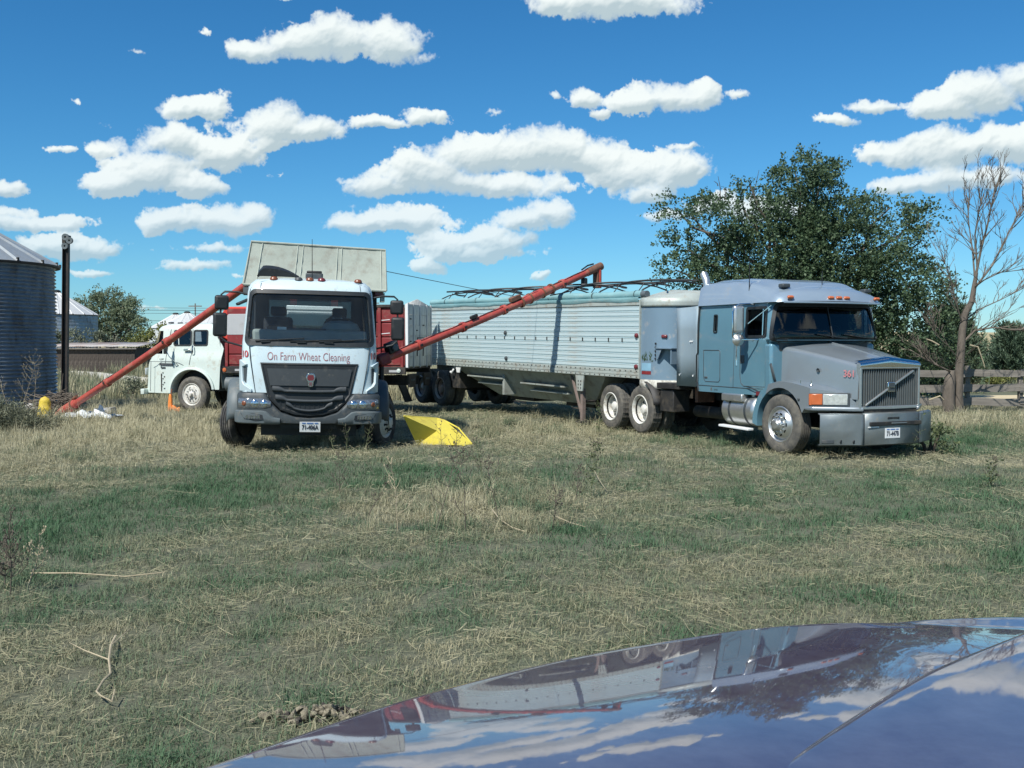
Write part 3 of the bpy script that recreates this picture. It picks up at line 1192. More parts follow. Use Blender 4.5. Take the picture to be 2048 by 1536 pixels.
def license_plate(parent, text, at_fn, w, h, name='license_plate'):
    """at_fn(x, y, off): point on the plate's place, x to the viewer's right, y up"""
    mb = MB()
    v = [at_fn(sx * w / 2, sy * h / 2, o) for o in (0, .008) for sx, sy in ((-1, -1), (1, -1), (1, 1), (-1, 1))]
    mb.add(v, [(3, 2, 1, 0), (4, 5, 6, 7), (0, 1, 5, 4), (1, 2, 6, 5), (2, 3, 7, 6), (3, 0, 4, 7)])
    p = mb.build(name, 'plate', parent, bev=.004, smooth=False)
    text_mesh(text, h * .62, lambda x, y: at_fn(x, y - h * .06, .012), 'plate_lettering', 'ink', p, bold=.004, width=w * .80)
    for k in (-.3, 0, .3):
        MB().add([at_fn(k * w + sx * w * (.16 if k == 0 else .09), h * .37 + sy * h * .055, .0115) for sx, sy in ((-1, -1), (1, -1), (1, 1), (-1, 1))], [(0, 1, 2, 3)]).build('plate_strip', 'plateblue', p, fix=False)
    return p


# ------------------------------------------------------------------ highway tractor
def highway_tractor():
    A = R_(24.6)
    t = thing('semi_truck', 'blue and silver sleeper cab semi truck with tall chrome grille facing right', 'truck', (5.75, 18.75, 0), A - math.pi / 2)
    SIDE = 1.2
    front = lerp_fn([(1.0, -.30), (1.9, -.26), (2.0, -.02), (2.64, -.20), (2.75, -.22)])
    sh = Shell(front, lerp_fn([(1.0, 1.20), (1.9, 1.20), (2.66, 1.165), (2.75, 1.16)]), lambda z: .16 if z > 1.95 else .12, lambda z: -2.45, crown=.13)
    # ---- cab: windshield, door window and sleeper slit are openings
    zs = [1.0, 1.06, 1.3, 1.6, 1.9, 2.0, 2.06, 2.16, 2.3, 2.45, 2.54, 2.60, 2.66, 2.70]
    X = lambda x: (lambda z: sh.tx(x, z))
    wsT = lambda z: sh.tx(-.40, z) - .16
    half = [0, .3, .6, .85, wsT, X(-.40), X(-.96), X(-1.02), X(-1.88), X(-1.95), X(-2.3), X(-2.45)]
    ts = [(lambda f: (lambda z: -(f(z) if callable(f) else f)))(q) for q in half[::-1][:-1]] + half
    nT = len(half) - 1

    def skip(i, j):
        z = (zs[i] + zs[i + 1]) / 2
        c = j - nT                      # >=0 : +y side columns
        k = c if c >= 0 else -c - 1
        if 2.0 < z < 2.6 and k <= 3:
            return True                 # windshield
        if 2.06 < z < 2.54 and k == 5:
            return True                 # door windows
        if 2.16 < z < 2.45 and k == 8:
            return True                 # sleeper slit
        return False
    cab = sh.shell(zs, ts, skip)
    rows = [[sh.at(q(2.70) if callable(q) else q, 2.70) for q in ts], [Vector((-1.2, (sh.at(q(2.70) if callable(q) else q, 2.70)).y * .0, 2.72)) for q in ts]]
    cab.poly([(-2.45, -1.19, 1.0), (-2.45, 1.19, 1.0), (-2.45, 1.16, 2.7), (-2.45, -1.16, 2.7)])
    cab.poly([(-.35, -1.15, 1.0), (-.35, 1.15, 1.0), (-2.45, 1.15, 1.0), (-2.45, -1.15, 1.0)])
    cab.build('cab', 'blue', t, fix=False, ang=40)
    # rounded rear side step of the sleeper
    # ---- glass
    g = sh.pane(lambda z: -wsT(z) - .01, lambda z: wsT(z) + .01, 1.985, 2.615, -.018)
    ws = g.build('windshield', 'glassdark', t, fix=False)
    sh.ring(lambda z: -wsT(z) - .055, lambda z: wsT(z) + .055, 1.955, 2.645, .065, .10, .003).build('windshield_gasket', 'black', ws, fix=False)
    for k, (xa, xb) in enumerate(((-.35, .30), (.25, .95))):
        MB().tube([sh.at(xb, 2.02, .03), sh.at((xa + xb) / 2, 2.05, .03), sh.at(xa, 2.09, .025)], .011, 6).build('wiper', 'black', t)
    MB().tube([sh.at(0, 2.0, -.005), sh.at(0, 2.62, -.005)], .012, 6).build('windshield_divider', 'black', ws)
    for sg in (-1, 1):
        wd = sh.pane(lambda z: sg * sh.tx(-.94, z), lambda z: sg * sh.tx(-.40, z), 2.05, 2.56, -.02, 4, 3).build('side_window', 'glassdark', t, fix=False)
        if sg < 0:
            r = sh.ring(lambda z: -sh.tx(-.99, z), lambda z: -sh.tx(-.385, z), 2.03, 2.59, .045, .06, .002)
        else:
            r = sh.ring(lambda z: sh.tx(-.385, z), lambda z: sh.tx(-.99, z), 2.03, 2.59, .045, .06, .002)
        r.build('window_gasket', 'black', wd, fix=False)
        MB().tube([sh.at(sg * sh.tx(-.52, 2.05), 2.05, -.01), sh.at(sg * sh.tx(-.52, 2.56), 2.56, -.01)], .014, 6).build('window_post', 'chrome', wd)
        sl = sh.pane(lambda z: sg * sh.tx(-1.97, z), lambda z: sg * sh.tx(-1.86, z), 2.12, 2.50, -.02, 2, 3).build('sleeper_window', 'glassdark', t, fix=False)
        a_, b_ = (-1, -1)
        if sg < 0:
            r = sh.ring(lambda z: -sh.tx(-1.975, z), lambda z: -sh.tx(-1.855, z), 2.13, 2.48, .022, .03, .004)
        else:
            r = sh.ring(lambda z: sh.tx(-1.855, z), lambda z: sh.tx(-1.975, z), 2.13, 2.48, .022, .03, .004)
        r.build('window_gasket', 'black', sl, fix=False)

    # ---- panel seams, doors, handles (both sides)
    def side(x, z, off=0.0, sg=-1):
        return sh.at(sg * sh.tx(x, z), z, off)
    for sg in (-1, 1):
        def path(pts, r, m_, name, par=t):
            q = []
            for a, b in zip(pts, pts[1:]):
                q += [side(a[0] + (b[0] - a[0]) * i / 6, a[1] + (b[1] - a[1]) * i / 6, .001, sg) for i in range(6)]
            q.append(side(*pts[-1], .001, sg))
            return MB().tube(q, r, 5).build(name, m_, par)
        path([(-1.13, 2.62), (-1.13, 1.32), (-1.10, 1.2), (-1.02, 1.15), (-.40, 1.15), (-.355, 1.19), (-.355, 1.95)], .007, 'dgrey', 'door_seam')
        path([(-1.34, 1.10), (-1.28, 2.64)], .005, 'dgrey', 'cab_seam')
        path([(-2.28, 1.80), (-1.78, 1.80), (-1.75, 1.77), (-1.75, 1.24), (-1.79, 1.20), (-2.22, 1.20), (-2.28, 1.26), (-2.28, 1.80)], .007, 'dgrey', 'locker_door_seam')
        path([(-2.44, 1.12), (-.36, 1.11)], .007, 'dgrey', 'sill_seam')
        path([(-1.23, 2.12), (-1.245, 1.62), (-1.24, 1.52)], .018, 'chrome', 'grab_handle')
        q = side(-1.235, 1.50, .0, sg)
        MB().lathe([(.0, .03), (.05, .025), (.055, 0)], q, 'y', 14).build('handle_boss', 'plate', t)
        MB().box(side(-1.06, 1.64, .004, sg), (.11, .018, .15)).build('door_handle', 'dgrey', t, bev=.02)
        MB().box(side(-2.2, 1.275, .002, sg), (.10, .012, .035)).build('badge', 'dgrey', t, bev=.004)
        MB().box(side(-2.02, 1.06, .0, sg), (.055, .006, .06)).build('sticker', 'mgrey', t)
        text_mesh('54120', .05, lambda x, y: side(-1.88 + (x if sg < 0 else -x), 1.05 + y, .004, sg), 'sill_lettering', 'dgrey', t)
    # rear corner trim: sleeper side steps out a little at the back edge
    for sg in (-1, 1):
        MB().tube([(-2.45, sg * 1.175, 2.7), (-2.46, sg * 1.2, 2.3), (-2.46, sg * 1.205, 1.75), (-2.50, sg * 1.205, 1.7), (-2.50, sg * 1.205, 1.2), (-2.44, sg * 1.2, 1.0)], .022, 6).build('rear_seal', 'black', t)
        # side extender closing the gap to the trailer
        e = MB()
        rows = []
        for i in range(7):
            f = i / 6
            x = -2.47 - f * .78
            y = sg * (1.20 - .05 * math.sin(f * math.pi) - .03 * f)
            rows.append([(x, y, 1.08 + (.03 if f < .1 else 0)), (x, y, 1.7), (x, y, 2.2), (x, y, 2.66 - .02 * f)])
        e.grid(rows).build('side_extender', 'extender', t, thick=.015)
        for (x, z) in ((-2.72, 1.98), (-2.78, 1.98), (-2.68, 1.30), (-3.15, 1.31), (-2.60, 2.63)):
            MB().lathe([(.022, 0), (.018, .014), (0, .018)], (x, sg * 1.175, z), 'y', 10).build('rivet', 'plate', t)
    # ---- roof fairing
    H = lerp_fn([(-2.5, .40), (-2.42, .44), (-2.3, .45), (-1.5, .44), (-1.0, .40), (-.55, .33), (-.15, .255), (.0, .18), (.08, .08), (.12, 0)])
    rows = []
    for i in range(40):
        x = -2.46 + (2.57) * (i / 39)
        row = []
        Wd = 1.215 - .16 * max(0, (x + .15) / .25) ** 2 if x > -.15 else 1.215
        for j in range(41):
            y = -1 + 2 * j / 40
            q_ = float(sstep(-.2, -1.3, x))
            p = 3.0 + 9.0 * q_
            sh_ = (1 - abs(y) ** p) ** (1 / (2.1 + 1.6 * q_))
            # a raised middle bulge sinks into the visor towards the front
            b = .055 * (1 - sstep(.55, .78, abs(y))) * float(sstep(-.25, -.6, x))
            row.append((x - .12 * y * y * (1 if x > -.6 else 0) * max(0, (x + .6) / .6), y * Wd, 2.655 + H(x) * sh_ + b))
        rows.append(row)
    rf = MB().grid(rows)
    rf.poly([r[0] for r in rows] + [r[-1] for r in rows[::-1]])
    rf.poly(rows[0])
    rf.build('roof_fairing', 'visor', t, ang=50)
    # visor lip
    lip = [Vector((.10 - .13 * y * y * 1.0, y * 1.10, 2.648)) for y in np.linspace(-1, 1, 25)]
    MB().tube(lip, .018, 6).build('visor_lip', 'visor', t)
    for y in (-.98, -.16, .02, .20, .98):
        x = .105 - .13 * (y / 1.17) ** 2
        MB().box((x - .02, y, 2.735), (.05, .12, .05), Matrix.Rotation(-.75, 3, 'Y')).build('marker_light', 'orange', t, bev=.012)
    for y in (-.84, .95):
        MB().box((-.35 if y < 0 else -.25, y, 2.955 if y < 0 else 2.89), (.14, .17, .07)).build('roof_light', 'dgrey', t, bev=.02)
    MB().tube([(-.95, -1.12, 2.66), (-.93, -1.16, 2.85), (-.93, -1.16, 3.55)], [.012, .01, .005], 6).build('antenna', 'antenna', t)
    MB().tube([(-.45, .1, 2.9), (-.45, .1, 3.25)], .008, 6).build('antenna', 'antenna', t)
    # exhaust stack behind the sleeper, slash cut
    MB().tube([(-2.75, -.80, 1.2), (-2.75, -.80, 3.02), (-2.78, -.80, 3.18), (-2.88, -.80, 3.32)], .075, 16).build('exhaust_stack', 'alu', t)
    # ---- hood: sections along x
    rows = []
    for i in range(15):
        f = i / 14
        x = -.46 + f * 1.79
        w = .97 - .315 * f ** 1.15
        ze = 1.90 - .325 * f ** 1.25
        cr = .075 - .01 * f
        r = .075
        row = []
        for s_ in (-1, 1):
            part = [(w + .02, 1.0), (w + .015, 1.2), (w + .005, ze - .25)]
            for k in range(7):
                a = math.pi / 2 * k / 6
                part.append((w - r + r * math.cos(a), ze - r + r * math.sin(a)))
            for k in range(1, 6):
                q = 1 - k / 6
                yy = (w - r) * q
                part.append((yy, ze + cr * (1 - q ** 2) + (.016 if False else 0)))
            part = [(s_ * a, b) for a, b in part]
            row.append(part)
        pts = row[0] + [(0, ze + cr + .008)] + row[1][::-1]
        rows.append([(x + .0, a, b) for a, b in pts])
    hd = MB().grid(rows)
    hd.poly(rows[0])
    hood = hd.build('hood', 'silver', t, ang=60)
    MB().tube([(-.40 + 1.68 * f, 0, 1.985 - .325 * f ** 1.25 - .012 * f) for f in np.linspace(0, 1, 12)], .012, 6).build('hood_ridge', 'silver', hood)
    # cowl between hood and windshield (cab blue)
    rows = []
    for i in range(5):
        f = i / 4
        rows.append([(-.22 - .30 * f - .10 * (y / 1.2) ** 2 + .12 * (1 - f), y * (1.0 - .0 * f), 2.0 - .085 * (1 - f) - .0 * f + .02) for y in np.linspace(-1.12, 1.12, 15)])
    MB().grid([[(-.02 - .13 * (y / 1.1) ** 2 - .03, y, 1.99) for y in np.linspace(-1.13, 1.13, 21)], [(-.44, y * .90, 1.93 + .065 * (1 - (y / 1.13) ** 2)) for y in np.linspace(-1.13, 1.13, 21)]]).build('cowl', 'blue', t, fix=False, thick=.02)
    for sg in (-1, 1):
        MB().bb(-.46, -.26, sg * .90, sg * 1.19, 1.02, 1.93).build('cowl_side', 'blue', t, bev=.05, seg=3)
        MB().box((-.30, sg * .35, 1.995), (.06, .30, .012), Matrix.Rotation(.1, 3, 'Y')).build('cowl_vent', 'black', t)
        # hood latch, side mirror on the fender, number
        MB().lathe([(.035, 0), (.035, .012), (.02, .02), (0, .02)], (.55, sg * .845, 1.47), 'y', 14).build('hood_latch', 'dgrey', hood)
    MB().bar((.95, 0, 1.2), (.96, 0, 1.2), .01, .01)
    for sg in (-1, 1):
        yy = .68
        text_mesh('361', .16, lambda x, y: Vector((1.17 + (-sg) * x * 1.0, sg * (.705 - .18 * (x * -sg)) + sg * .012, 1.42 + y)), 'hood_number', 'pink', hood, bold=.002)
    # ---- grille surround and grille
    zt, zb = 1.50, .885
    G = 1.335
    W2 = .615
    su = MB()
    outer = [(-.665, .84), (-.665, 1.60), (0, 1.665), (.665, 1.60), (.665, .84), (0, .83)]
    inner = [(-W2, zb), (-W2, zt), (0, zt + .005), (W2, zt), (W2, zb), (0, zb)]
    n = len(outer)
    su.v = [(G - .05, a, b) for a, b in outer] + [(G + .03, a * .985, b) for a, b in outer] + [(G + .03, a, b) for a, b in inner] + [(G - .06, a, b) for a, b in inner]
    for k in range(3):
        su.f += [(k * n + i, k * n + (i + 1) % n, (k + 1) * n + (i + 1) % n, (k + 1) * n + i) for i in range(n)]
    su.m = [0] * len(su.f)
    gr = su.build('grille', 'alu', t, bev=.012, smooth=False)
    # chrome crest over the grille
    rows = []
    for y in np.linspace(-.66, .66, 25):
        zc = 1.60 + .075 * (1 - abs(y) / .66)
        rows.append([(1.22, y, zc + .035), (1.30, y, zc + .03), (1.36, y, zc + .0), (1.375, y, zc - .045), (1.365, y, zt + .03), (1.34, y, zt + .01)])
    MB().grid(rows).build('grille_crest', 'chrome', gr, fix=False, ang=50)
    MB().bb(G - .12, G - .09, -W2, W2, zb, zt).build('radiator', 'black', gr)
    mb = MB()
    for k in range(25):
        y = -W2 + .02 + (2 * W2 - .04) * k / 24
        mb.box((G - .02, y, (zb + zt) / 2), (.06, .0105, zt - zb))
    tag(mb.build('grille_bars', 'bumper', gr, smooth=False), kind='stuff')
    MB().bar((G + .03, -W2 + .07, zb + .02), (G + .03, W2 - .12, zt - .03), .028, .04, up=(1, 0, 0)).build('grille_sash', 'alu', gr, bev=.006)
    em = MB().bb(G + .02, G + .055, -.075, .085, 1.12, 1.285).build('grille_emblem', 'chrome', gr, bev=.012)
    MB().bb(G + .054, G + .06, -.058, .068, 1.137, 1.268).build('emblem_face', 'dgrey', em)
    MB().bar((G + .063, -.045, 1.2), (G + .063, .055, 1.2), .006, .02, up=(1, 0, 0)).build('emblem_bar', 'chrome', em)
    # ---- fenders
    for sg in (-1, 1):
        outer = [(-.74, .50), (-.735, .62), (-.66, .86), (-.52, 1.07), (-.30, 1.21), (.0, 1.275), (.35, 1.255), (.75, 1.19), (1.02, 1.13), (1.12, 1.08), (1.30, .93), (1.36, .90), (1.36, .83)]
        arch = [(.66, .83)]
        for k in range(15):
            a = R_(20 + 168 * k / 14)
            arch.append((.62 * math.cos(a) + .01, .54 + .62 * math.sin(a)))
        b = bmesh.new()
        v = [b.verts.new((x, sg * 1.215, z)) for x, z in outer + arch]
        f = b.faces.new(v)
        r = bmesh.ops.extrude_face_region(b, geom=[f])
        for q in r['geom']:
            if isinstance(q, bmesh.types.BMVert):
                q.co.y = sg * .60
        bmesh.ops.recalc_face_normals(b, faces=b.faces)
        # swept-back front corner
        p0 = Vector((.80, sg * 1.215, 0))
        p1 = Vector((1.22, sg * .70, 0))
        d = p1 - p0
        nrm = Vector((abs(d.y), sg * d.x, 0)).normalized()
        bmesh.ops.bisect_plane(b, geom=b.verts[:] + b.edges[:] + b.faces[:], plane_co=p0, plane_no=nrm, clear_outer=True)
        bmesh.ops.holes_fill(b, edges=[e for e in b.edges if e.is_boundary])
        bmesh.ops.triangulate(b, faces=[f for f in b.faces if len(f.verts) > 4])
        bmesh.ops.recalc_face_normals(b, faces=b.faces)
        me = bpy.data.meshes.new('fender')
        b.to_mesh(me)
        b.free()
        me.materials.append(M['silver'])
        me.materials.append(M['blue'])
        me.polygons.foreach_set('use_smooth', [True] * len(me.polygons))
        me.set_sharp_from_angle(angle=R_(32))
        for p in me.polygons:
            if p.center.x < -.38:
                p.material_index = 1
        fo = bpy.data.objects.new('fender', me)
        COL.objects.link(fo)
        fo.parent = t
        md = fo.modifiers.new('bevel', 'BEVEL')
        md.width = .035
        md.segments = 3
        md.limit_method = 'ANGLE'
        md.angle_limit = R_(50)
        # ledge under the lamps
        MB().prism([(.66, 1.215), (.86, 1.23), (1.30, .72), (1.40, .60), (1.2, .55), (.66, .8)], 'xy', .80, .875).build('fender_ledge', 'silver', t, bev=.025, seg=3) if sg > 0 else \
            MB().prism([(.66, -1.215), (.86, -1.23), (1.30, -.72), (1.40, -.60), (1.2, -.55), (.66, -.8)], 'xy', .80, .875).build('fender_ledge', 'silver', t, bev=.025, seg=3)
        # lamps on the swept face
        u = d.normalized()
        def lamp(a, c, z0, z1, m_, name, par, pr=.02, wrap=0):
            q0 = p0 + u * a
            q1 = p0 + u * c
            poly = [q0 - nrm * .05, q0 + nrm * pr, q1 + nrm * pr, q1 - nrm * .05]
            return MB().prism([(p.x, p.y) for p in poly], 'xy', z0, z1).build(name, m_, par, bev=.012)
        hl = lamp(.205, .60, .90, 1.085, 'lens', 'headlight', t)
        lamp(.015, .20, .90, 1.085, 'orange', 'turn_signal', hl, .018)
        lamp(-.01, .64, .875, 1.105, 'dgrey', 'lamp_bezel', hl, .006)
        MB().prism([(.72, sg * 1.19), (.80, sg * 1.235), (.83, sg * 1.20), (.75, sg * 1.15)], 'xy', .90, 1.085).build('side_lamp', 'orange', hl)
        for (x, y) in ((.42, 1.10), (.62, 1.04)):
            st = MB().cyl((x, sg * y, 1.21), (x, sg * y, 1.30), .008, 8)
            st.lathe([(.03, 1.215), (.02, 1.235), (0, 1.24)], (x, sg * y, 0), 'z', 10)
            st.build('fender_marker', 'chrome', t)
        MB().box((.52, sg * 1.222, .98), (.05, .02, .035)).build('side_marker', 'dgrey', t, bev=.006)
        # fender mirror, round, on a stalk
        fm = MB().lathe([(0, -.03), (.08, -.025), (.095, 0), (.09, .02), (0, .02)], (0, 0, 0), 'x', 18).build('fender_mirror', 'dgrey', t)
        fm.location = (-.28, sg * 1.13, 1.42)
        fm.rotation_euler = (0, -.25, -sg * .9)
        fm.scale = (1, 1, 1.9)
        # red reflector behind the wheel
        MB().box((-.60, sg * 1.2, 1.03), (.10, .02, .07)).build('reflector', 'redlens', t)
    # ---- bumper: three faces
    def bump(name, pts, z0, z1):
        mb = MB()
        rows = [[(x, y, z) for x, y in pts] for z in (z0, z0 + .02, (z0 + z1) / 2, z1 - .02, z1)]
        rows[0] = [(x - .05, y, z0) for x, y in pts]
        rows[-1] = [(x - .05, y, z1) for x, y in pts]
        return mb.grid(rows)
    bp = bump('bumper', [(1.06, -1.225), (1.38, -.66), (1.40, -.60)], .24, .765)
    bu = bp.build('bumper', 'bumper', t, fix=False, thick=.02)
    bump('bumper', [(1.40, -.60), (1.425, 0), (1.40, .60)], .24, .775).build('bumper_centre', 'bumper', bu, fix=False, thick=.02)
    bump('bumper', [(1.40, .60), (1.38, .66), (1.06, 1.225)], .24, .765).build('bumper_end', 'bumper', bu, fix=False, thick=.02)
    for y in (-.60, .60):
        MB().bar((1.408, y, .25), (1.408, y, .765), .008, .008).build('bumper_joint', 'black', bu)
    MB().bb(1.41, 1.45, -.50, .62, .565, .63).build('tow_bar', 'frame', bu, bev=.01)
    MB().bb(1.418, 1.435, -.12, .14, .665, .705).build('tow_slot', 'black', bu, bev=.008)
    MB().bb(1.44, 1.456, -.05, .29, .59, .612).build('tow_pin', 'bumper', bu, bev=.008)
    MB().bb(1.415, 1.43, -.53, -.30, .535, .555).build('scrape', 'plate', bu)
    for y in (-.45, -.22, .0, .23, .47):
        MB().lathe([(.03, .0), (.026, .006), (0, .004)], (1.415 - .02 * abs(y), y, .30), 'x', 14).build('bumper_hole', 'black', bu)
    for f in (.52, .84):
        x, y = 1.06 + .32 * f, -1.225 + .565 * f
        MB().lathe([(.032, .0), (.026, .006), (0, .004)], (x + .012, y, .305), 'x', 14).build('bumper_hole', 'black', bu)
    o = MB().box((0, 0, 0), (.012, .20, .06)).build('fog_lamp', 'dgrey', bu, bev=.02)
    o.location = (1.06 + .32 * .2 + .008, -1.225 + .565 * .2 - .008, .305)
    o.rotation_euler = (0, 0, -math.atan2(.32, .565))
    license_plate(bu, '71-447B', lambda x, y, of: Vector((1.428 + of, -.01 + x, .435 + y)), .33, .17)
    MB().bb(1.0, 1.35, -.6, .6, .76, .84).build('bumper_bracket', 'frame', t)
    # ---- mirrors
    for sg in (-1, 1):
        m0 = Vector((-.70, sg * 1.50, 2.37))
        mir = MB().box((0, 0, 0), (.11, .22, .50)).build('mirror', 'alu', t, bev=.07, seg=4)
        mir.location = (-.80, sg * 1.50, 2.36)
        mir.rotation_euler = (0, 0, sg * .15)
        g_ = MB().box((-.058, 0, 0), (.006, .17, .44)).build('mirror_glass', 'mirror', mir)
        cv = MB().lathe([(0, .07), (.07, .05), (.115, 0), (.11, -.02), (0, -.02)], (0, 0, 0), 'x', 20).build('convex_mirror', 'alu', mir)
        cv.location = (0.01, 0, -.37)
        MB().tube([(-.72, sg * 1.20, 2.62), (-.72, sg * 1.30, 2.64), (-.76, sg * 1.50, 2.63), (-.78, sg * 1.56, 2.60), (-.79, sg * 1.62, 2.5), (-.79, sg * 1.62, 2.05), (-.78, sg * 1.55, 1.99), (-.60, sg * 1.205, 2.00)], .014, 8).build('mirror_arm', 'chrome', t)
        MB().tube([(-.30, sg * 1.16, 2.60), (-.62, sg * 1.42, 2.28)], .009, 6).build('mirror_brace', 'chrome', t)
    # ---- tanks and steps
    for sg in (-1, 1):
        tk = MB().lathe([(0, -1.72), (.20, -1.715), (.27, -1.69), (.30, -1.65), (.305, -1.6), (.305, -.80), (.30, -.76), (.27, -.72), (0, -.70)], (0, sg * .93, .70), 'x', 32).build('fuel_tank', 'alu', t)
        for x in (-1.42, -.95):
            MB().lathe([(.309, x - .03), (.309, x + .03)], (0, sg * .93, .70), 'x', 32).build('tank_strap', 'dgrey', tk, fix=False)
        MB().bb(-1.62, -1.0, sg * 1.10, sg * 1.26, .86, 1.0).build('tank_step', 'alu', tk, bev=.02)
        MB().lathe([(.05, 0), (.05, .05), (.07, .055), (.07, .085), (0, .09)], (-.90, sg * 1.05, .96), 'z', 16).build('tank_cap', 'alu', tk)
        MB().lathe([(.09, 0), (.085, .10), (.05, .14), (0, .15)], (-.88, sg * .98, 1.0), 'z', 16).build('filler_boot', 'black', tk)
        MB().bar((-1.70, sg * 1.20, .39), (-.80, sg * 1.20, .37), .13, .045).build('step_bar', 'plate', tk, bev=.01)
        # battery box / frame clutter behind the tank, quarter mud guard
        MB().bb(-3.95, -3.45, sg * .72, sg * 1.12, .52, .98).build('tool_box', 'frame', t, bev=.02)
        MB().bb(-4.02, -3.2, sg * .7, sg * 1.16, 1.00, 1.12).build('deck_plate', 'frame', t, bev=.01)
        rows = []
        for k in range(9):
            a = R_(8 + 62 * k / 8)
            rows.append([(-4.6 + .60 * math.cos(a), sg * .85, .56 + .60 * math.sin(a)), (-4.6 + .60 * math.cos(a), sg * 1.24, .56 + .60 * math.sin(a))])
        MB().grid(rows).build('mud_guard', 'frame', t, thick=.012)
        MB().bb(-3.0, -2.9, sg * .5, sg * .9, .75, 1.25).build('air_tank_bracket', 'rust', t)
        MB().cyl((-3.3, sg * .62, .55), (-2.2, sg * .62, .55), .12, 16).build('air_tank', 'frame', t)
        MB().tube([(-3.2, sg * .6, 1.25), (-2.95, sg * .9, 1.05), (-2.8, sg * .7, 1.35), (-2.5, sg * .3, 1.7)], .018, 6).build('air_hose', 'black', t)
    for sg in (-1, 1):
        MB().bb(-6.6, 1.15, sg * .36, sg * .44, .78, 1.02).build('chassis_rail', 'frame', t)
    MB().bb(-5.8, -4.6, -.5, .5, 1.02, 1.13).build('fifth_wheel', 'frame', t, bev=.03)
    MB().bb(-.6, .9, -.5, .5, .45, 1.0).build('engine', 'black', t)
    MB().cyl((-.1, -1.0, .52), (-.1, 1.0, .52), .07, 12).build('front_axle', 'frame', t)
    for x in (-4.6, -5.85):
        ax = MB().cyl((x, -.9, .52), (x, .9, .52), .11, 12)
        ax.lathe([(.0, -.25), (.22, -.15), (.25, 0), (.22, .15), (0, .25)], (x, 0, .52), 'y', 16)
        ax.build('drive_axle', 'frame', t)
    # ---- interior
    MB().bb(-.75, -.25, -1.05, 1.05, 1.75, 2.03).build('dashboard', 'dgrey', t, bev=.06)
    for y in (-.55, .6):
        MB().bb(-1.35, -1.2, y - .25, y + .25, 1.6, 2.45).build('seat', 'seat', t, bev=.06)
    MB().bb(-1.75, -1.72, -1.15, 1.15, 1.05, 2.66).build('cab_curtain', 'seat', t)
    sw = MB()
    sw.tube([(-.78 + .0 + .12 * math.sin(a) * .6, .6 + .22 * math.cos(a), 2.06 + .2 * math.sin(a)) for a in np.linspace(0, 2 * math.pi, 25)], .016, 6)
    sw.build('steering_wheel', 'black', t)
    MB().bar((-.10, -.42, 2.08), (-.11, -.25, 2.17), .01, .012).build('paper_scrap', 'mgrey', t)
    # ---- wheels
    wheel(t, (0, -1.06, .52), -1, TY_STEER, DISC_A, NUT_A, steer=.02)
    wheel(t, (0, 1.06, .52), 1, TY_STEER, DISC_A, NUT_A, steer=.02)
    for x in (-4.6, -5.85):
        for sg in (-1, 1):
            wheel(t, (x, sg * 1.08, .52), sg, TY_DRIVE, DISH_W, None, dual=.33)
    return t


highway_tractor()


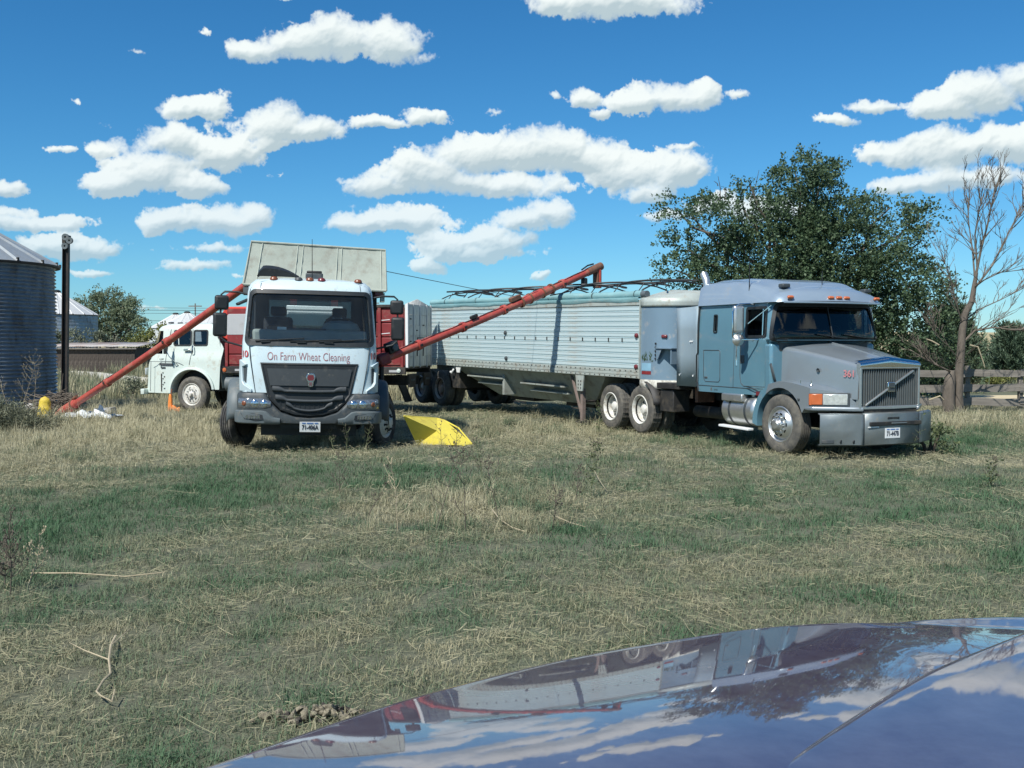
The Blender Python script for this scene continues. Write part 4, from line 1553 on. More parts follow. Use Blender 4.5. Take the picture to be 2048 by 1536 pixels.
# ------------------------------------------------------------------ hopper trailer
def hopper_trailer():
    A = R_(31.4)
    rot = Euler((0, -.016 * -1, A - math.pi / 2), 'XYZ')
    t = thing('grain_trailer', 'long white ribbed hopper bottom grain trailer with rolled teal tarp', 'trailer', (3.80, 23.12, 0), rot=(0, .016, A - math.pi / 2))
    Lb, H0, H1, Wd = -11.3, 1.18, 2.87, 1.25
    # shell behind the slats
    MB().bb(Lb, 0, -Wd + .03, -Wd + .05, H0, H1).build('side_wall', 'trailer', t)
    MB().bb(Lb, 0, Wd - .05, Wd - .03, H0, H1).build('side_wall', 'trailer', t)
    n = 12
    z0, z1 = 1.375, 2.74
    hh = (z1 - z0) / n
    sl = MB()
    # one ribbed board: flat face with a rolled lower lip
    prof = [(0, 0.004), (.012, .008), (.020, .022), (.020, hh - .03), (.026, hh - .022), (.026, hh - .010), (.0, hh - .003)]
    rows = [[(Lb, -p[0], p[1]) for p in prof], [(0, -p[0], p[1]) for p in prof]]
    sme = sl.grid(rows).mesh('side_slat', 'trailer', fix=False, ang=25)
    for k in range(n):
        inst('side_slat', sme, t, (0, -Wd + .03, z0 + k * hh))
        inst('side_slat', sme, t, (Lb, Wd - .03, z0 + k * hh), rot=(0, 0, math.pi))
    for sg in (-1, 1):
        rl = MB()
        for (a, b, o) in ((1.18, 1.235, .012), (1.24, 1.30, .018), (1.305, 1.37, .010)):
            rl.bb(Lb, 0, sg * (Wd - .04), sg * (Wd + o), a, b)
        br = rl.build('bottom_rail', 'trailrail', t, bev=.006)
        mb = MB()
        for k in range(52):
            for z in (1.21, 1.335):
                mb.box((-.12 - k * .19, sg * (Wd + .012), z), (.03, .01, .022))
        tag(mb.build('rail_rivets', 'frame', br, smooth=False), kind='stuff')
        MB().bb(Lb, 0, sg * (Wd - .04), sg * (Wd + .012), 2.745, 2.87).build('top_rail', 'trailrail', t, bev=.012)
        MB().bar((0, sg * (Wd + .015), 1.18), (0, sg * (Wd + .015), 2.87), .03, .05, up=(0, 1, 0)).build('corner_post', 'trailrail', t)
        mb = MB()
        for k in range(19):
            mb.box((-.65 - k * .50, sg * (Wd + .004), z0 + 5.5 * hh), (.022, .014, hh * .75))
        tag(mb.build('drain_slots', 'frame', t, smooth=False), kind='stuff')
        for (x, z) in ((-5.6, 2.13), (-5.55, 1.47), (-.14, 2.10), (-.14, 1.43)):
            MB().lathe([(.055, 0), (.05, .03), (.03, .045), (0, .05)] if sg > 0 else [(.055, 0), (.05, -.03), (.03, -.045), (0, -.05)], (x, sg * (Wd + .0), z), 'y', 14).build('marker_lamp', 'redlens' if x > -1 else 'dgrey', t)
    # ---- nose
    plan = [(0, -1.25), (.16, -1.247), (.30, -1.23), (.46, -1.18), (.62, -1.08), (.76, -.95), (.86, -.78), (.93, -.55), (.965, -.28), (.975, 0)]
    plan = plan + [(x, -y) for x, y in plan[::-1][1:]]
    rows = [[(x, y, z) for x, y in plan] for z in (1.17, 1.5, 1.9, 2.3, 2.72)]
    MB().grid(rows).build('nose_panel', 'nose', t, fix=False, ang=50)
    MB().grid([[(x * 1.005 + .005, y * 1.012, z) for x, y in plan] for z in (2.715, 2.76, 2.80, 2.90)]).build('nose_top_band', 'trailrail', t, fix=False, thick=.02)
    mb = MB()
    cap = [(x, y) for x, y in plan]
    mb.grid([[(x, y, 2.90) for x, y in cap], [(x * .96, y * .8, 2.97 + .05 * (1 - (y / 1.25) ** 2)) for x, y in cap], [(x * .9 - .02, y * .5, 3.06) for x, y in cap], [(.02, y * .3, 3.10) for x, y in cap]])
    mb.build('nose_cap', 'trailrail', t, fix=False, ang=40)
    MB().grid([[(x * 1.0 + .004, y * 1.006, z) for x, y in plan] for z in (.98, 1.05, 1.17)]).build('nose_skirt', 'skirt', t, fix=False, thick=.02)
    MB().poly([(x, y, .99) for x, y in plan] + [(-9.6, 1.2, 1.17), (-9.6, -1.2, 1.17)][:0]).build('nose_floor', 'frame', t)
    # bracket step on the nose, decal, lamp
    b = MB()
    b.bb(.50, 1.02, -1.26, -.98, 1.83, 1.86)
    b.build('step_shelf', 'nose', t, bev=.004)
    MB().prism([(.50, 1.83), (.50, 1.60), (.56, 1.62), (.68, 1.83)], 'xz', -1.235, -1.21).build('step_gusset', 'nose', t)
    MB().bb(.97, 1.0, -1.24, -.98, 1.52, 1.83).build('step_gusset', 'nose', t)
    mb = MB()
    for z in (1.62, 1.70, 1.78, 1.86, 1.94):
        mb.box((.44, -1.205, z), (.03, .02, .035))
    mb.build('hinge', 'frame', t)
    MB().box((.60, -1.10, 2.09), (.13, .06, .07), Matrix.Rotation(.55, 3, 'Z')).build('marker_lamp', 'redlens', t, bev=.02)
    def npt(s_, z, off=.004):
        """point along the curved near side of the nose, s_ from the corner post"""
        acc = 0
        for (xa, ya), (xb, yb) in zip(plan, plan[1:]):
            d = math.hypot(xb - xa, yb - ya)
            if acc + d >= s_:
                f = (s_ - acc) / d
                return Vector((xa + (xb - xa) * f + (ya - yb) / d * -1 * off * -1 * -1, ya + (yb - ya) * f - (xb - xa) / d * off, z))
            acc += d
    dec = MB().grid([[npt(s_, z) for s_ in np.linspace(.05, .33, 8)] for z in (1.36, 1.52)]).build('decal', mat('decal_blue', (.22, .40, .52), .5), t, fix=False)
    MB().grid([[npt(s_, z, .005) for s_ in np.linspace(.05, .33, 8)] for z in (1.28, 1.35)]).build('decal_strip', 'maroon', dec, fix=False)
    rr = random.Random(4)
    lf = MB()
    for k in range(26):
        s0 = rr.uniform(.07, .36)
        zz = rr.uniform(1.54, 1.68)
        a = rr.uniform(.3, 2.6) if s0 > .18 else rr.uniform(1.2, 1.9)
        l = rr.uniform(.05, .12)
        w = .012
        ca, sa = math.cos(a), math.sin(a)
        lf.poly([npt(max(.02, min(.42, s0 + dx)), zz + dz, .006) for dx, dz in ((0, 0), (ca * l * .5 - sa * w, sa * l * .5 + ca * w), (ca * l, sa * l), (ca * l * .5 + sa * w, sa * l * .5 - ca * w))])
    lf.build('decal_leaves', mat('decal_green', (.045, .08, .04), .5), dec, fix=False)
    # ---- tarp rolled up on the near side, bows and criss-cross cords
    rt = random.Random(9)
    xs = np.linspace(-9.9, -.05, 46)
    pts = [(x, -1.17 + .012 * math.sin(x * 2.1), 2.985 + .010 * math.sin(x * 1.3) + rt.uniform(-.006, .006)) for x in xs]
    tp = MB().tube(pts, [.085 + rt.uniform(-.006, .006) for _ in xs], 12).build('tarp_roll', 'tarp', t)
    rows = []
    for x in xs:
        w = rt.uniform(-.008, .008)
        rows.append([(x, -1.19, 2.93), (x, -1.285 + w, 2.92), (x, -1.295 + w, 2.875 + .5 * w), (x, -1.268, 2.825 + .012 * math.sin(x * 3) + w)])
    MB().grid(rows).build('tarp_flap', 'tarp', tp, fix=False, ang=60)
    MB().cyl((-.06, -1.17, 2.985), (.10, -1.17, 2.985), .075, 14).build('tarp_roll_end', 'mgrey', tp)
    for x in (-9.0, -7.2, -5.4, -3.6, -1.8, -.25):
        MB().lathe([(.095, x - .012), (.095, x + .012)], (0, -1.17, 2.985), 'x', 16).build('tarp_strap', 'frame', tp, fix=False)
    for k in range(7):
        x = -9.5 + k * 1.55
        pts = [(x, 1.2 * math.cos(a) * -1, 2.90 + .40 * math.sin(a)) for a in np.linspace(0, math.pi, 13)]
        MB().tube(pts, .018, 6).build('roof_bow', 'frame', t)
    for ph in (0, math.pi):
        pts = []
        for x in np.linspace(-9.6, .45, 120):
            pts.append((x, -.55 + .55 * math.sin(x * 2 * math.pi / 3.1 + ph), 3.25 + .06 * math.cos(x * 2 * math.pi / 3.1 + ph)))
        MB().tube(pts, .022, 6).build('tarp_cord', 'black', t)
    MB().tube([(-9.6, 0, 3.31), (0, 0, 3.31)], .02, 6).build('ridge_strap', 'black', t)
    for k in range(11):
        x = -9.2 + k * .88
        MB().tube([(x, -1.12, 2.95), (x + .05, -.9, 3.24)], .012, 5).build('cord_hook', 'black', t)
    # ---- hoppers
    for (xa, xb, xc, xd) in ((-8.7, -1.35, -6.9, -2.5),):
        xm = -4.7
        top = [(xa, -1.16, 1.18), (xb, -1.16, 1.18), (xb, 1.16, 1.18), (xa, 1.16, 1.18)]
        bot = [(xc, -.62, .44), (xd, -.62, .44), (xd, .62, .44), (xc, .62, .44)]
        hp = MB().add(top + bot, [(0, 1, 5, 4), (1, 2, 6, 5), (2, 3, 7, 6), (3, 0, 4, 7), (4, 5, 6, 7)]).build('hopper', 'hopper', t, smooth=False)
        for sg in (-1, 1):
            for (x0, x1, z, yy) in ((-7.9, -6.0, .93, 1.02), (-7.5, -6.0, .76, .90), (-5.2, -3.2, .85, .96), (-4.9, -3.2, .68, .84)):
                MB().bar((x0, sg * yy, z), (x1, sg * yy, z - .01), .16, .035).build('hopper_rib', 'hopper', hp)
            MB().bb(-6.05, -5.95, sg * .7, sg * 1.06, .5, 1.15).build('hopper_strut', 'hopper', hp)
        for xm in (-6.1, -3.4):
            MB().bb(xm - .6, xm + .6, -.42, .42, .33, .44).build('hopper_door', 'frame', hp, bev=.01)
            MB().bb(xm + .35, xm + .9, -.9, -.85, .33, .36).build('hopper_crank', 'frame', hp)
    # ---- landing gear
    for sg in (-1, 1):
        x = -2.25
        pl = MB().prism([(-.17, 1.18), (.17, 1.18), (.11, .80), (-.11, .80)], 'xz', sg * 1.22, sg * 1.25)
        lg = pl.build('landing_gear', 'trailrail', t)
        lg.location = (x, 0, 0)
        mb = MB()
        for z in (.87, .95, 1.03):
            for dx in (-.05, .05):
                mb.box((dx, sg * 1.252, z), (.025, .01, .04))
        mb.build('bolt_slots', 'frame', lg)
        MB().bb(-.045, .045, sg * 1.10, sg * 1.19, .10, .85).build('leg', 'legpaint', lg)
        MB().bb(-.14, .14, sg * 1.02, sg * 1.26, .05, .09).build('foot', 'frame', lg)
        MB().bar((-.04, sg * 1.17, .30), (-.52, sg * 1.12, 1.16), .045, .045).build('brace', 'legpaint', lg)
    MB().cyl((-2.25, -1.1, .55), (-2.25, 1.1, .55), .03, 8).build('gear_shaft', 'frame', t)
    # ---- suspension and wheels
    for sg in (-1, 1):
        MB().bb(-10.9, .2, sg * .40, sg * .50, .98, 1.17).build('frame_rail', 'frame', t)
        MB().bb(-10.9, -8.6, sg * .45, sg * .6, .55, .98).build('suspension', 'frame', t, bev=.03)
    MB().bb(-9.0, -8.3, -1.1, 1.1, .55, 1.1).build('rear_slope_frame', 'frame', t)
    MB().bb(Lb - .05, Lb, -1.22, 1.22, 1.1, 2.87).build('rear_wall', 'trailer', t)
    MB().bb(-.3, .9, -.9, .9, 1.0, 1.12).build('king_pin_plate', 'frame', t)
    for sg in (-1, 1):
        MB().tube([(-8.55, sg * 1.1, 1.17), (-8.55, sg * 1.2, 1.05), (-8.60, sg * 1.22, .98), (-8.70, sg * 1.2, 1.0)], .03, 8).build('hook', 'plate', t)
        MB().prism([(-8.35, 1.17), (-8.05, 1.17), (-8.12, 1.0), (-8.28, 1.0)], 'xz', sg * 1.2, sg * 1.23).build('stake_bracket', 'plate', t)
    for x, rim in ((-9.35, DISH_R), (-10.6, DISH_W)):
        MB().cyl((x, -.9, .50), (x, .9, .50), .08, 12).build('axle', 'frame', t)
        for sg in (-1, 1):
            wheel(t, (x, sg * 1.08, .50), sg, TY_DRIVE, rim, None, dual=.33)
    return t


hopper_trailer()
# ------------------------------------------------------------------ cab-over truck with the canvas covered machine
def cabover_truck():
    A = R_(11)
    t = thing('cabover_truck', 'white cabover truck with grey canvas box above its cab facing the viewer', 'truck', (-3.82, 19.65, 0), rot=(R_(-1.25), 0, A - math.pi / 2))
    front = lerp_fn([(.95, 1.06), (1.55, 1.05), (1.86, 1.015), (2.86, .74), (2.95, .70), (3.02, .64), (3.07, .55)])
    half = lerp_fn([(.95, 1.185), (1.9, 1.19), (2.86, 1.115), (2.98, 1.08), (3.07, .99)])
    rad = lambda z: .26
    sh = Shell(front, half, rad, lambda z: -.78 + max(0, z - 2.9) * .6, crown=.10)
    SIDEX = lambda x: (lambda z: sh.tx(x, z))
    wst = lerp_fn([(1.88, 1.17), (2.88, 1.10)])
    zs = [.98, 1.2, 1.5, 1.75, 1.93, 2.0, 2.2, 2.45, 2.65, 2.84, 2.9, 2.95, 2.99, 3.03, 3.055, 3.07]
    half_t = [0, .25, .5, .75, .95, (lambda z: wst(z) - .05), (lambda z: wst(z) + .06), (lambda z: wst(z) + .14), SIDEX(.55), SIDEX(.42), SIDEX(-.45), SIDEX(-.6), SIDEX(-.78)]
    ts = [(lambda f: (lambda z: -(f(z) if callable(f) else f)))(q) for q in half_t[::-1][:-1]] + half_t
    nT = len(half_t) - 1

    def skip(i, j):
        z = (zs[i] + zs[i + 1]) / 2
        k = j - nT if j >= nT else nT - 1 - j
        if 1.93 < z < 2.84 and k <= 4:
            return True
        if 2.0 < z < 2.84 and k == 9:
            return True
        # grille mouth
        return False
    cab = sh.shell(zs, ts, skip)
    top = [sh.at(q(3.07) if callable(q) else q, 3.07) for q in ts]
    mid = [Vector((p.x * .6, p.y * .6, 3.115)) for p in top]
    cab.grid([top, mid, [Vector((-.1, 0, 3.12)) for _ in top]])
    # back wall with a wide rear window
    for (y0, y1, z0, z1) in ((-1.17, -.78, .98, 3.0), (.78, 1.17, .98, 3.0), (-.78, .78, .98, 2.12), (-.78, .78, 2.78, 3.02)):
        cab.poly([(-.78, y0, z0), (-.78, y1, z0), (-.78, y1, z1), (-.78, y0, z1)])
    cab.build('cab', 'white', t, fix=False, ang=45)
    # floor, roof lining and walls inside
    MB().bb(-.76, .75, -1.05, 1.05, 1.22, 1.26).build('cab_floor', 'interior', t)
    MB().bb(-.74, .55, -1.0, 1.0, 2.90, 2.94).build('roof_lining', 'interior', t)
    for sg in (-1, 1):
        MB().bb(-.75, .6, sg * 1.08, sg * 1.10, 1.25, 2.0).build('door_lining', 'interior', t)
        MB().bb(-.75, -.4, sg * 1.02, sg * 1.04, 1.25, 2.9).build('side_lining', 'interior', t)
    for (y0, y1, z0, z1) in ((-1.05, -.78, 1.25, 2.95), (.78, 1.05, 1.25, 2.95), (-.78, .78, 1.25, 2.12), (-.78, .78, 2.78, 2.95)):
        MB().bb(-.765, -.75, y0, y1, z0, z1).build('rear_lining', 'interior', t)
    MB().add([(-.785, -.78, 2.12), (-.785, .78, 2.12), (-.785, .78, 2.78), (-.785, -.78, 2.78)], [(0, 1, 2, 3)]).build('rear_window', 'glass', t, fix=False)
    # ---- windshield
    ws = sh.pane(lambda z: -wst(z) + .03, lambda z: wst(z) - .03, 1.91, 2.86, -.012, 24, 8).build('windshield', 'glassfilm', t, fix=False)
    sh.ring(lambda z: -wst(z), wst, 1.875, 2.885, .075, .13, .004).build('windshield_gasket', 'black', ws, fix=False)
    # lower black cowl strip and wipers
    sh.pane(lambda z: -wst(z) + .09, lambda z: wst(z) - .09, 1.90, 1.985, .006, 24, 2).build('cowl_strip', 'black', t, fix=False)
    for (a, b, c) in ((-.95, -.1, .03), (-.35, .55, .02), (.15, 1.0, .03)):
        sh.line([(a, 1.955), (b, 1.985 + c)], .012, .03).build('wiper', 'black', t)
        MB().box(sh.at((a + b) / 2 - .25, 1.945, .03), (.03, .16, .022)).build('wiper_arm', 'black', t)
    # ---- dashboard, wheel, seats
    MB().bb(.25, .80, -1.02, 1.02, 1.55, 2.17).build('dashboard', 'dash', t, bev=.06, seg=3)
    MB().lathe([(0, .0), (.34, .0), (.36, .04), (.30, .14), (.18, .19), (0, .20)], (.45, .55, 2.16), 'z', 28).build('instrument_hood', 'dash', t)
    MB().bb(.52, .70, -.45, .28, 2.165, 2.20).build('dash_tray', 'dgrey', t, bev=.02)
    MB().lathe([(0, 0), (.16, 0), (.14, .08), (0, .11)], (.62, -.62, 2.15), 'z', 20).build('folded_cap', 'brown', t)
    MB().box((.78, -.50, 2.19), (.02, .16, .05)).build('paper_card', 'plate', t)
    sw = MB().tube([(.18 + .10 * math.sin(a), .50 + .24 * math.cos(a), 2.26 + .19 * math.sin(a)) for a in np.linspace(0, 2 * math.pi, 33)], .018, 6)
    sw.bar((.18, .28, 2.26), (.18, .72, 2.26), .03, .02)
    sw.build('steering_wheel', 'black', t)
    for y in (-.6, .55):
        MB().bb(-.55, -.38, y - .27, y + .27, 1.5, 2.42).build('seat', 'seat', t, bev=.06)
        MB().bb(-.52, -.42, y - .14, y + .14, 2.44, 2.62).build('headrest', 'seat', t, bev=.04)
    MB().bb(-.45, -.30, -.1, .26, 1.5, 2.22).build('console', 'brown', t, bev=.03)
    # ---- side glass and door seams
    for sg in (-1, 1):
        sh.pane(lambda z: sg * sh.tx(.42, z), lambda z: sg * sh.tx(-.45, z), 2.0, 2.84, -.012, 3, 3).build('side_window', 'glass', t, fix=False)
        q = [(.56, 2.88), (.60, 1.9), (.55, 1.1), (-.55, 1.1), (-.6, 2.86)]
        MB().tube([sh.at(sg * sh.tx(x, z), z, .002) for x, z in q], .007, 5).build('door_seam', 'dgrey', t)
    # ---- front panel seams and lettering
    for sg in (-1, 1):
        sh.line([(sg * 1.06, 1.865), (sg * 1.03, 1.6), (sg * .93, 1.0)], .007, .001).build('panel_seam', 'black', t)
        sh.line([(sg * .88, 3.0), (sg * .89, 2.90)], .005, .001).build('panel_seam', 'mgrey', t)
    text_mesh('On Farm Wheat Cleaning', .205, lambda x, y: sh.at(x - .02, 1.685 + y, .005), 'front_lettering', 'greyred', t, bold=-.002, width=1.44)
    for sg in (-1, 1):
        text_mesh('10', .165, lambda x, y: sh.at((1.155 if sg > 0 else -1.17) + x, 1.715 + y, .005), 'corner_number', 'redink', t, bold=.003, width=.15)
    # ---- corner air deflectors: raised white frames with a dark slot
    for sg in (-1, 1):
        def dq(a, b, o):
            return sh.at(sg * a, b, o)
        prof = [(1.00, 1.04), (1.30, 1.06), (1.345, 1.42), (1.33, 1.62), (1.24, 1.60), (1.09, 1.54), (1.13, 1.51), (1.19, 1.50), (1.17, 1.24), (1.12, 1.18), (1.0, 1.10)]
        o_ = MB()
        n = len(prof)
        o_.v = [tuple(dq(a, b, -.01)) for a, b in prof] + [tuple(dq(a, b, .045)) for a, b in prof]
        o_.f = [tuple(range(n, 2 * n))] + [(i, (i + 1) % n, n + (i + 1) % n, n + i) for i in range(n)]
        o_.m = [0] * len(o_.f)
        o_.build('corner_deflector', 'white', t, bev=.012)
        s_ = MB()
        sp = [(1.10, 1.50), (1.185, 1.49), (1.165, 1.25), (1.115, 1.20)]
        s_.poly([dq(a, b, .008) for a, b in sp])
        s_.build('deflector_slot', 'dgrey', t, fix=False)
    # ---- grille
    GX = 1.075
    def fx(y, z, o=0.0):
        return sh.at(y, z, o)
    go = [(-.86, 1.575), (.86, 1.575), (.73, 1.0), (.66, .90), (.48, .74), (.25, .665), (0, .645), (-.25, .665), (-.48, .74), (-.66, .90), (-.73, 1.0)]
    g = MB()
    pts = []
    for i in range(len(go)):
        a, b = go[i], go[(i + 1) % len(go)]
        for k in range(4):
            pts.append((a[0] + (b[0] - a[0]) * k / 4, a[1] + (b[1] - a[1]) * k / 4))
    n = len(pts)
    cx, cz = 0, 1.2
    rows = [[fx(y, z, .012) for y, z in pts], [fx(y * .965, cz + (z - cz) * .93, .018) for y, z in pts], [fx(y * .94, cz + (z - cz) * .90, .006) for y, z in pts], [fx(y * .4, cz + (z - cz) * .4, .006) for y, z in pts], [fx(y * .02, cz, .006) for y, z in pts]]
    gr = g.grid(rows, closed=True).build('grille', 'black', t, fix=False, ang=30)
    # badge panel
    bp = MB()
    bpoly = [(-.74, 1.475), (.74, 1.475), (.68, 1.175), (-.66, 1.175)]
    bp.grid([[fx(-.74 + 1.48 * k / 12, 1.475, .026) for k in range(13)], [fx(-.68 + 1.36 * k / 12, 1.175, .026) for k in range(13)]])
    bp.build('badge_panel', 'gril', gr, fix=False, smooth=False)
    # bars with flared ends
    def gbar(zc, hw, sag, h0, name='grille_bar'):
        rows = []
        for k in range(25):
            f = -1 + 2 * k / 24
            y = f * hw
            h = h0 * (1 + .8 * float(sstep(.68, .82, abs(f))))
            z = zc + sag * (f * f) + (.03 if abs(f) > .78 else .03 * float(sstep(.66, .78, abs(f))))
            rows.append([fx(y, z - h, .0), fx(y, z - h, .04), fx(y, z - h * .5, .055), fx(y, z + h * .5, .055), fx(y, z + h, .04), fx(y, z + h, .0)])
        return MB().grid(rows).build(name, 'gril', gr, fix=False, ang=60)
    gbar(1.075, .64, .015, .026)
    gbar(.905, .585, .035, .026)
    gbar(.735, .40, .10, .020)
    tag(MB().add(*(lambda q: (q.v, q.f))((lambda mb: [mb.box(fx(y, .82, .012), (.012, .016, .16)) for y in np.linspace(-.5, .5, 13)] and mb)(MB()))).build('grille_slots', 'black', gr, smooth=False), kind='stuff')
    # shield emblem, chrome rim with a red centre
    ep = [(-.062, 1.385), (-.05, 1.40), (.05, 1.40), (.062, 1.385), (.075, 1.355), (.082, 1.32), (.072, 1.28), (.052, 1.25), (.045, 1.17), (.0, 1.155), (-.045, 1.17), (-.052, 1.25), (-.072, 1.28), (-.082, 1.32), (-.075, 1.355)]
    X0 = fx(0, 1.3).x + .03
    em = MB().prism([(y + .02, z) for y, z in ep], 'yz', X0, X0 + .035).build('emblem', 'chrome', gr, bev=.008)
    MB().prism([(y * .72 + .02, 1.315 + (z - 1.315) * .66) for y, z in ep if z > 1.24], 'yz', X0 + .03, X0 + .042).build('emblem_face', 'redlens', em)
    for y in (-.018, 0, .018):
        MB().bb(X0 + .03, X0 + .044, .02 + y - .005, .02 + y + .005, 1.18, 1.245).build('emblem_rib', 'redlens', em)
    # ---- bumper: lamp wings and a dipping centre
    bsh = Shell(lambda z: 1.16 - .10 * max(0, z - .95) - .25 * max(0, .56 - z), lambda z: 1.245, lambda z: .26, lambda z: .55, crown=.12)
    def bq(y, z, o=0.0):
        return bsh.at(y, z, o)
    ct = lerp_fn([(0, .60), (.25, .62), (.50, .70), (.66, .86), (.74, 1.0), (.80, 1.035), (2, 1.035)])
    cb = lerp_fn([(0, .50), (.4, .50), (.6, .49), (1.2, .50), (2, .52)])
    rows = []
    yy = np.linspace(-1.72, 1.72, 87)
    for y in yy:
        a = abs(y)
        z0, z1 = cb(a), ct(a)
        rows.append([bq(y, z0, -.10), bq(y, z0 + .01, -.01)] + [bq(y, z0 + (z1 - z0) * f, .012) for f in (.12, .4, .7, .92)] + [bq(y, z1, -.01), bq(y, z1, -.12)])
    bu = MB().grid(rows).build('bumper', 'dgrey', t, fix=False, ang=50)
    # raised lower lip with fog lamp pockets
    for sg in (-1, 1):
        ys = [sg * (.50 + .98 * k / 24) for k in range(25)]
        up = lerp_fn([(.50, .60), (.62, .62), (.74, .72), (.82, .735), (1.30, .735), (1.6, .72)])
        rows = [[bq(y, cb(abs(y)) + .0, .02), bq(y, cb(abs(y)) + .02, .05), bq(y, (cb(abs(y)) + up(abs(y))) / 2, .055), bq(y, up(abs(y)) - .02, .05), bq(y, up(abs(y)), .01)] for y in ys]
        lip = MB().grid(rows).build('bumper_lip', 'mgrey', bu, fix=False, ang=50)
        pk = [(.78, .575), (.80, .66), (.98, .685), (1.16, .68), (1.10, .585), (.92, .56)]
        MB().poly([bq(sg * a, b, .058) for a, b in pk]).build('fog_pocket', 'black', lip, fix=False)
        fg = MB().grid([[bq(sg * (.84 + .24 * k / 4), z, .064) for k in range(5)] for z in (.59, .655)]).build('fog_lamp', 'lensdark', lip, fix=False)
        for k in range(5):
            MB().box(bq(sg * (.86 + .05 * k), .622, .066), (.008, .012, .05)).build('fog_rib', 'chrome', fg)
        # headlight
        hl = MB()
        nn = 14
        rows = []
        for k in range(nn + 1):
            f = k / nn
            y = sg * (.66 + .58 * f)
            lo, hi = .765 + .035 * max(0, 1 - f * 5), .945 - .05 * max(0, 1 - f * 4) ** 1.2
            rows.append([bq(y, lo, .016), bq(y, lo + .02, .03), bq(y, (lo + hi) / 2, .034), bq(y, hi - .02, .03), bq(y, hi, .016)])
        hl.grid(rows)
        h = hl.build('headlight', 'lensdark', bu, fix=False, ang=60)
        for (c, r_) in ((.78, .062), (.94, .066), (1.12, .045)):
            p = bq(sg * c, .855, .032)
            q = bq(sg * c, .855, .04)
            d = (q - p).normalized()
            MB().lathe([(r_, 0), (r_ * .9, .006), (r_ * .55, .012), (r_ * .5, .004), (0, .012)], (0, 0, 0), 'x', 18).build('lamp_reflector', 'chrome' if c < 1.1 else 'amberdark', h).matrix_local = Matrix.Translation(p) @ d.to_track_quat('X', 'Z').to_matrix().to_4x4()
        # side return of the bumper top: black gap line
        sh.line([(sg * .74, 1.03), (sg * 1.35, 1.035)], .014, .01).build('bumper_gap', 'black', bu)
    license_plate(bu, '71-406A', lambda x, y, o: bq(x + .02, .455 + y, .07 + o), .355, .185)
    MB().bb(.50, .60, -.85, .85, .26, .60).build('lower_valance', 'black', t)
    # ---- fenders: flared half shells beside the cab
    for sg in (-1, 1):
        rows = []
        for k in range(15):
            a = R_(-8 + 150 * k / 14)
            r0 = .60
            x, z = r0 * math.cos(a) + .0, .62 + .62 * math.sin(a)
            rows.append([(x + .05, sg * 1.10, z + .02), (x + .05, sg * 1.30, z + .03), (x + .03, sg * 1.40, z + .01), (x * .98, sg * 1.44, z - .02), (x * .96, sg * 1.45, z - .08)])
        MB().grid(rows).build('fender', 'dgrey' if sg > 0 else 'mgrey', t, fix=False, ang=60, thick=.015)  # sunward fender lighter grey, the other darker: sun and shade put into the colour
    # ---- mirrors
    for sg in (-1, 1):
        for (z0, z1, nm) in ((2.50, 2.765, 'mirror'), (2.02, 2.45, 'mirror')):
            m_ = MB().box((0, 0, 0), (.14, .245, z1 - z0)).build('mirror', 'black', t, bev=.045, seg=3)
            m_.location = (.40, sg * (1.575 if z0 > 2.3 else 1.60), (z0 + z1) / 2)
            m_.rotation_euler = (0, .06, -sg * .16)
        MB().tube([(.42, sg * 1.08, 2.78), (.42, sg * 1.30, 2.83), (.42, sg * 1.52, 2.83), (.42, sg * 1.58, 2.78), (.42, sg * 1.60, 2.2), (.42, sg * 1.58, 2.0), (.42, sg * 1.5, 1.93), (.42, sg * 1.14, 1.84)], .018, 8).build('mirror_arm', 'black', t)
        MB().box((.42, sg * 1.14, 1.80), (.12, .14, .12)).build('mirror_foot', 'black', t, bev=.03)
    MB().bar((.45, -1.06, 2.72), (.55, -1.30, 2.60), .12, .05).build('side_mirror', 'black', t, bev=.015)
    # ---- roof: marker lamps, folded air shield, beacon, antenna
    for y in (-.66, -.02, .0 + .19, .85):
        x = sh.at(y, 3.03).x - .10
        MB().lathe([(.075, 0), (.07, .03), (.05, .055), (0, .065)], (x, y, 3.065), 'z', 14).build('marker_lamp', 'amberdark' if y != .19 else 'redlens', t)
    MB().lathe([(.075, 0), (.07, .03), (.05, .055), (0, .065)], (sh.at(-.2, 3.03).x - .10, -.22, 3.065), 'z', 14).build('marker_lamp', 'dgrey', t)
    rows = []
    for k in range(15):
        f = k / 14
        h = .19 * math.sin(min(1, f * 6) * math.pi / 2) * (1 - max(0, f - .25) ** 2 * 1.7)
        y = -.96 + .74 * f
        rows.append([(.28, y, 3.14), (.30, y, 3.14 + h * .7), (.18, y, 3.14 + h), (-.05, y, 3.14 + h)])
    MB().grid(rows).build('roof_vent_scoop', 'black', t, fix=False, thick=.03)
    MB().bb(.0, .2, -.72, -.62, 3.08, 3.2).build('scoop_bracket', 'black', t)
    MB().bb(-.15, .05, -.10, .22, 3.1, 3.24).build('roof_beacon', 'dgrey', t, bev=.02)
    MB().bb(-.14, .04, -.08, .20, 3.235, 3.285).build('beacon_lid', 'frame', t, bev=.02)
    MB().tube([(.25, .02, 3.08), (.25, .02, 3.2), (.25, .01, 3.85)], [.014, .009, .005], 6).build('antenna', 'antenna', t)
    # ---- canvas box and the machine frame that carries it
    y0, y1 = -1.30, 1.49
    bt = [(-1.25, y0, 3.06), (-1.25, y1, 3.02), (-4.4, y1, 3.02), (-4.4, y0, 3.06)]
    tp = [(-1.52, y0 + .13, 3.93), (-1.52, y1 - .01, 3.86), (-4.2, y1 - .01, 3.86), (-4.2, y0 + .13, 3.93)]
    rc = random.Random(5)
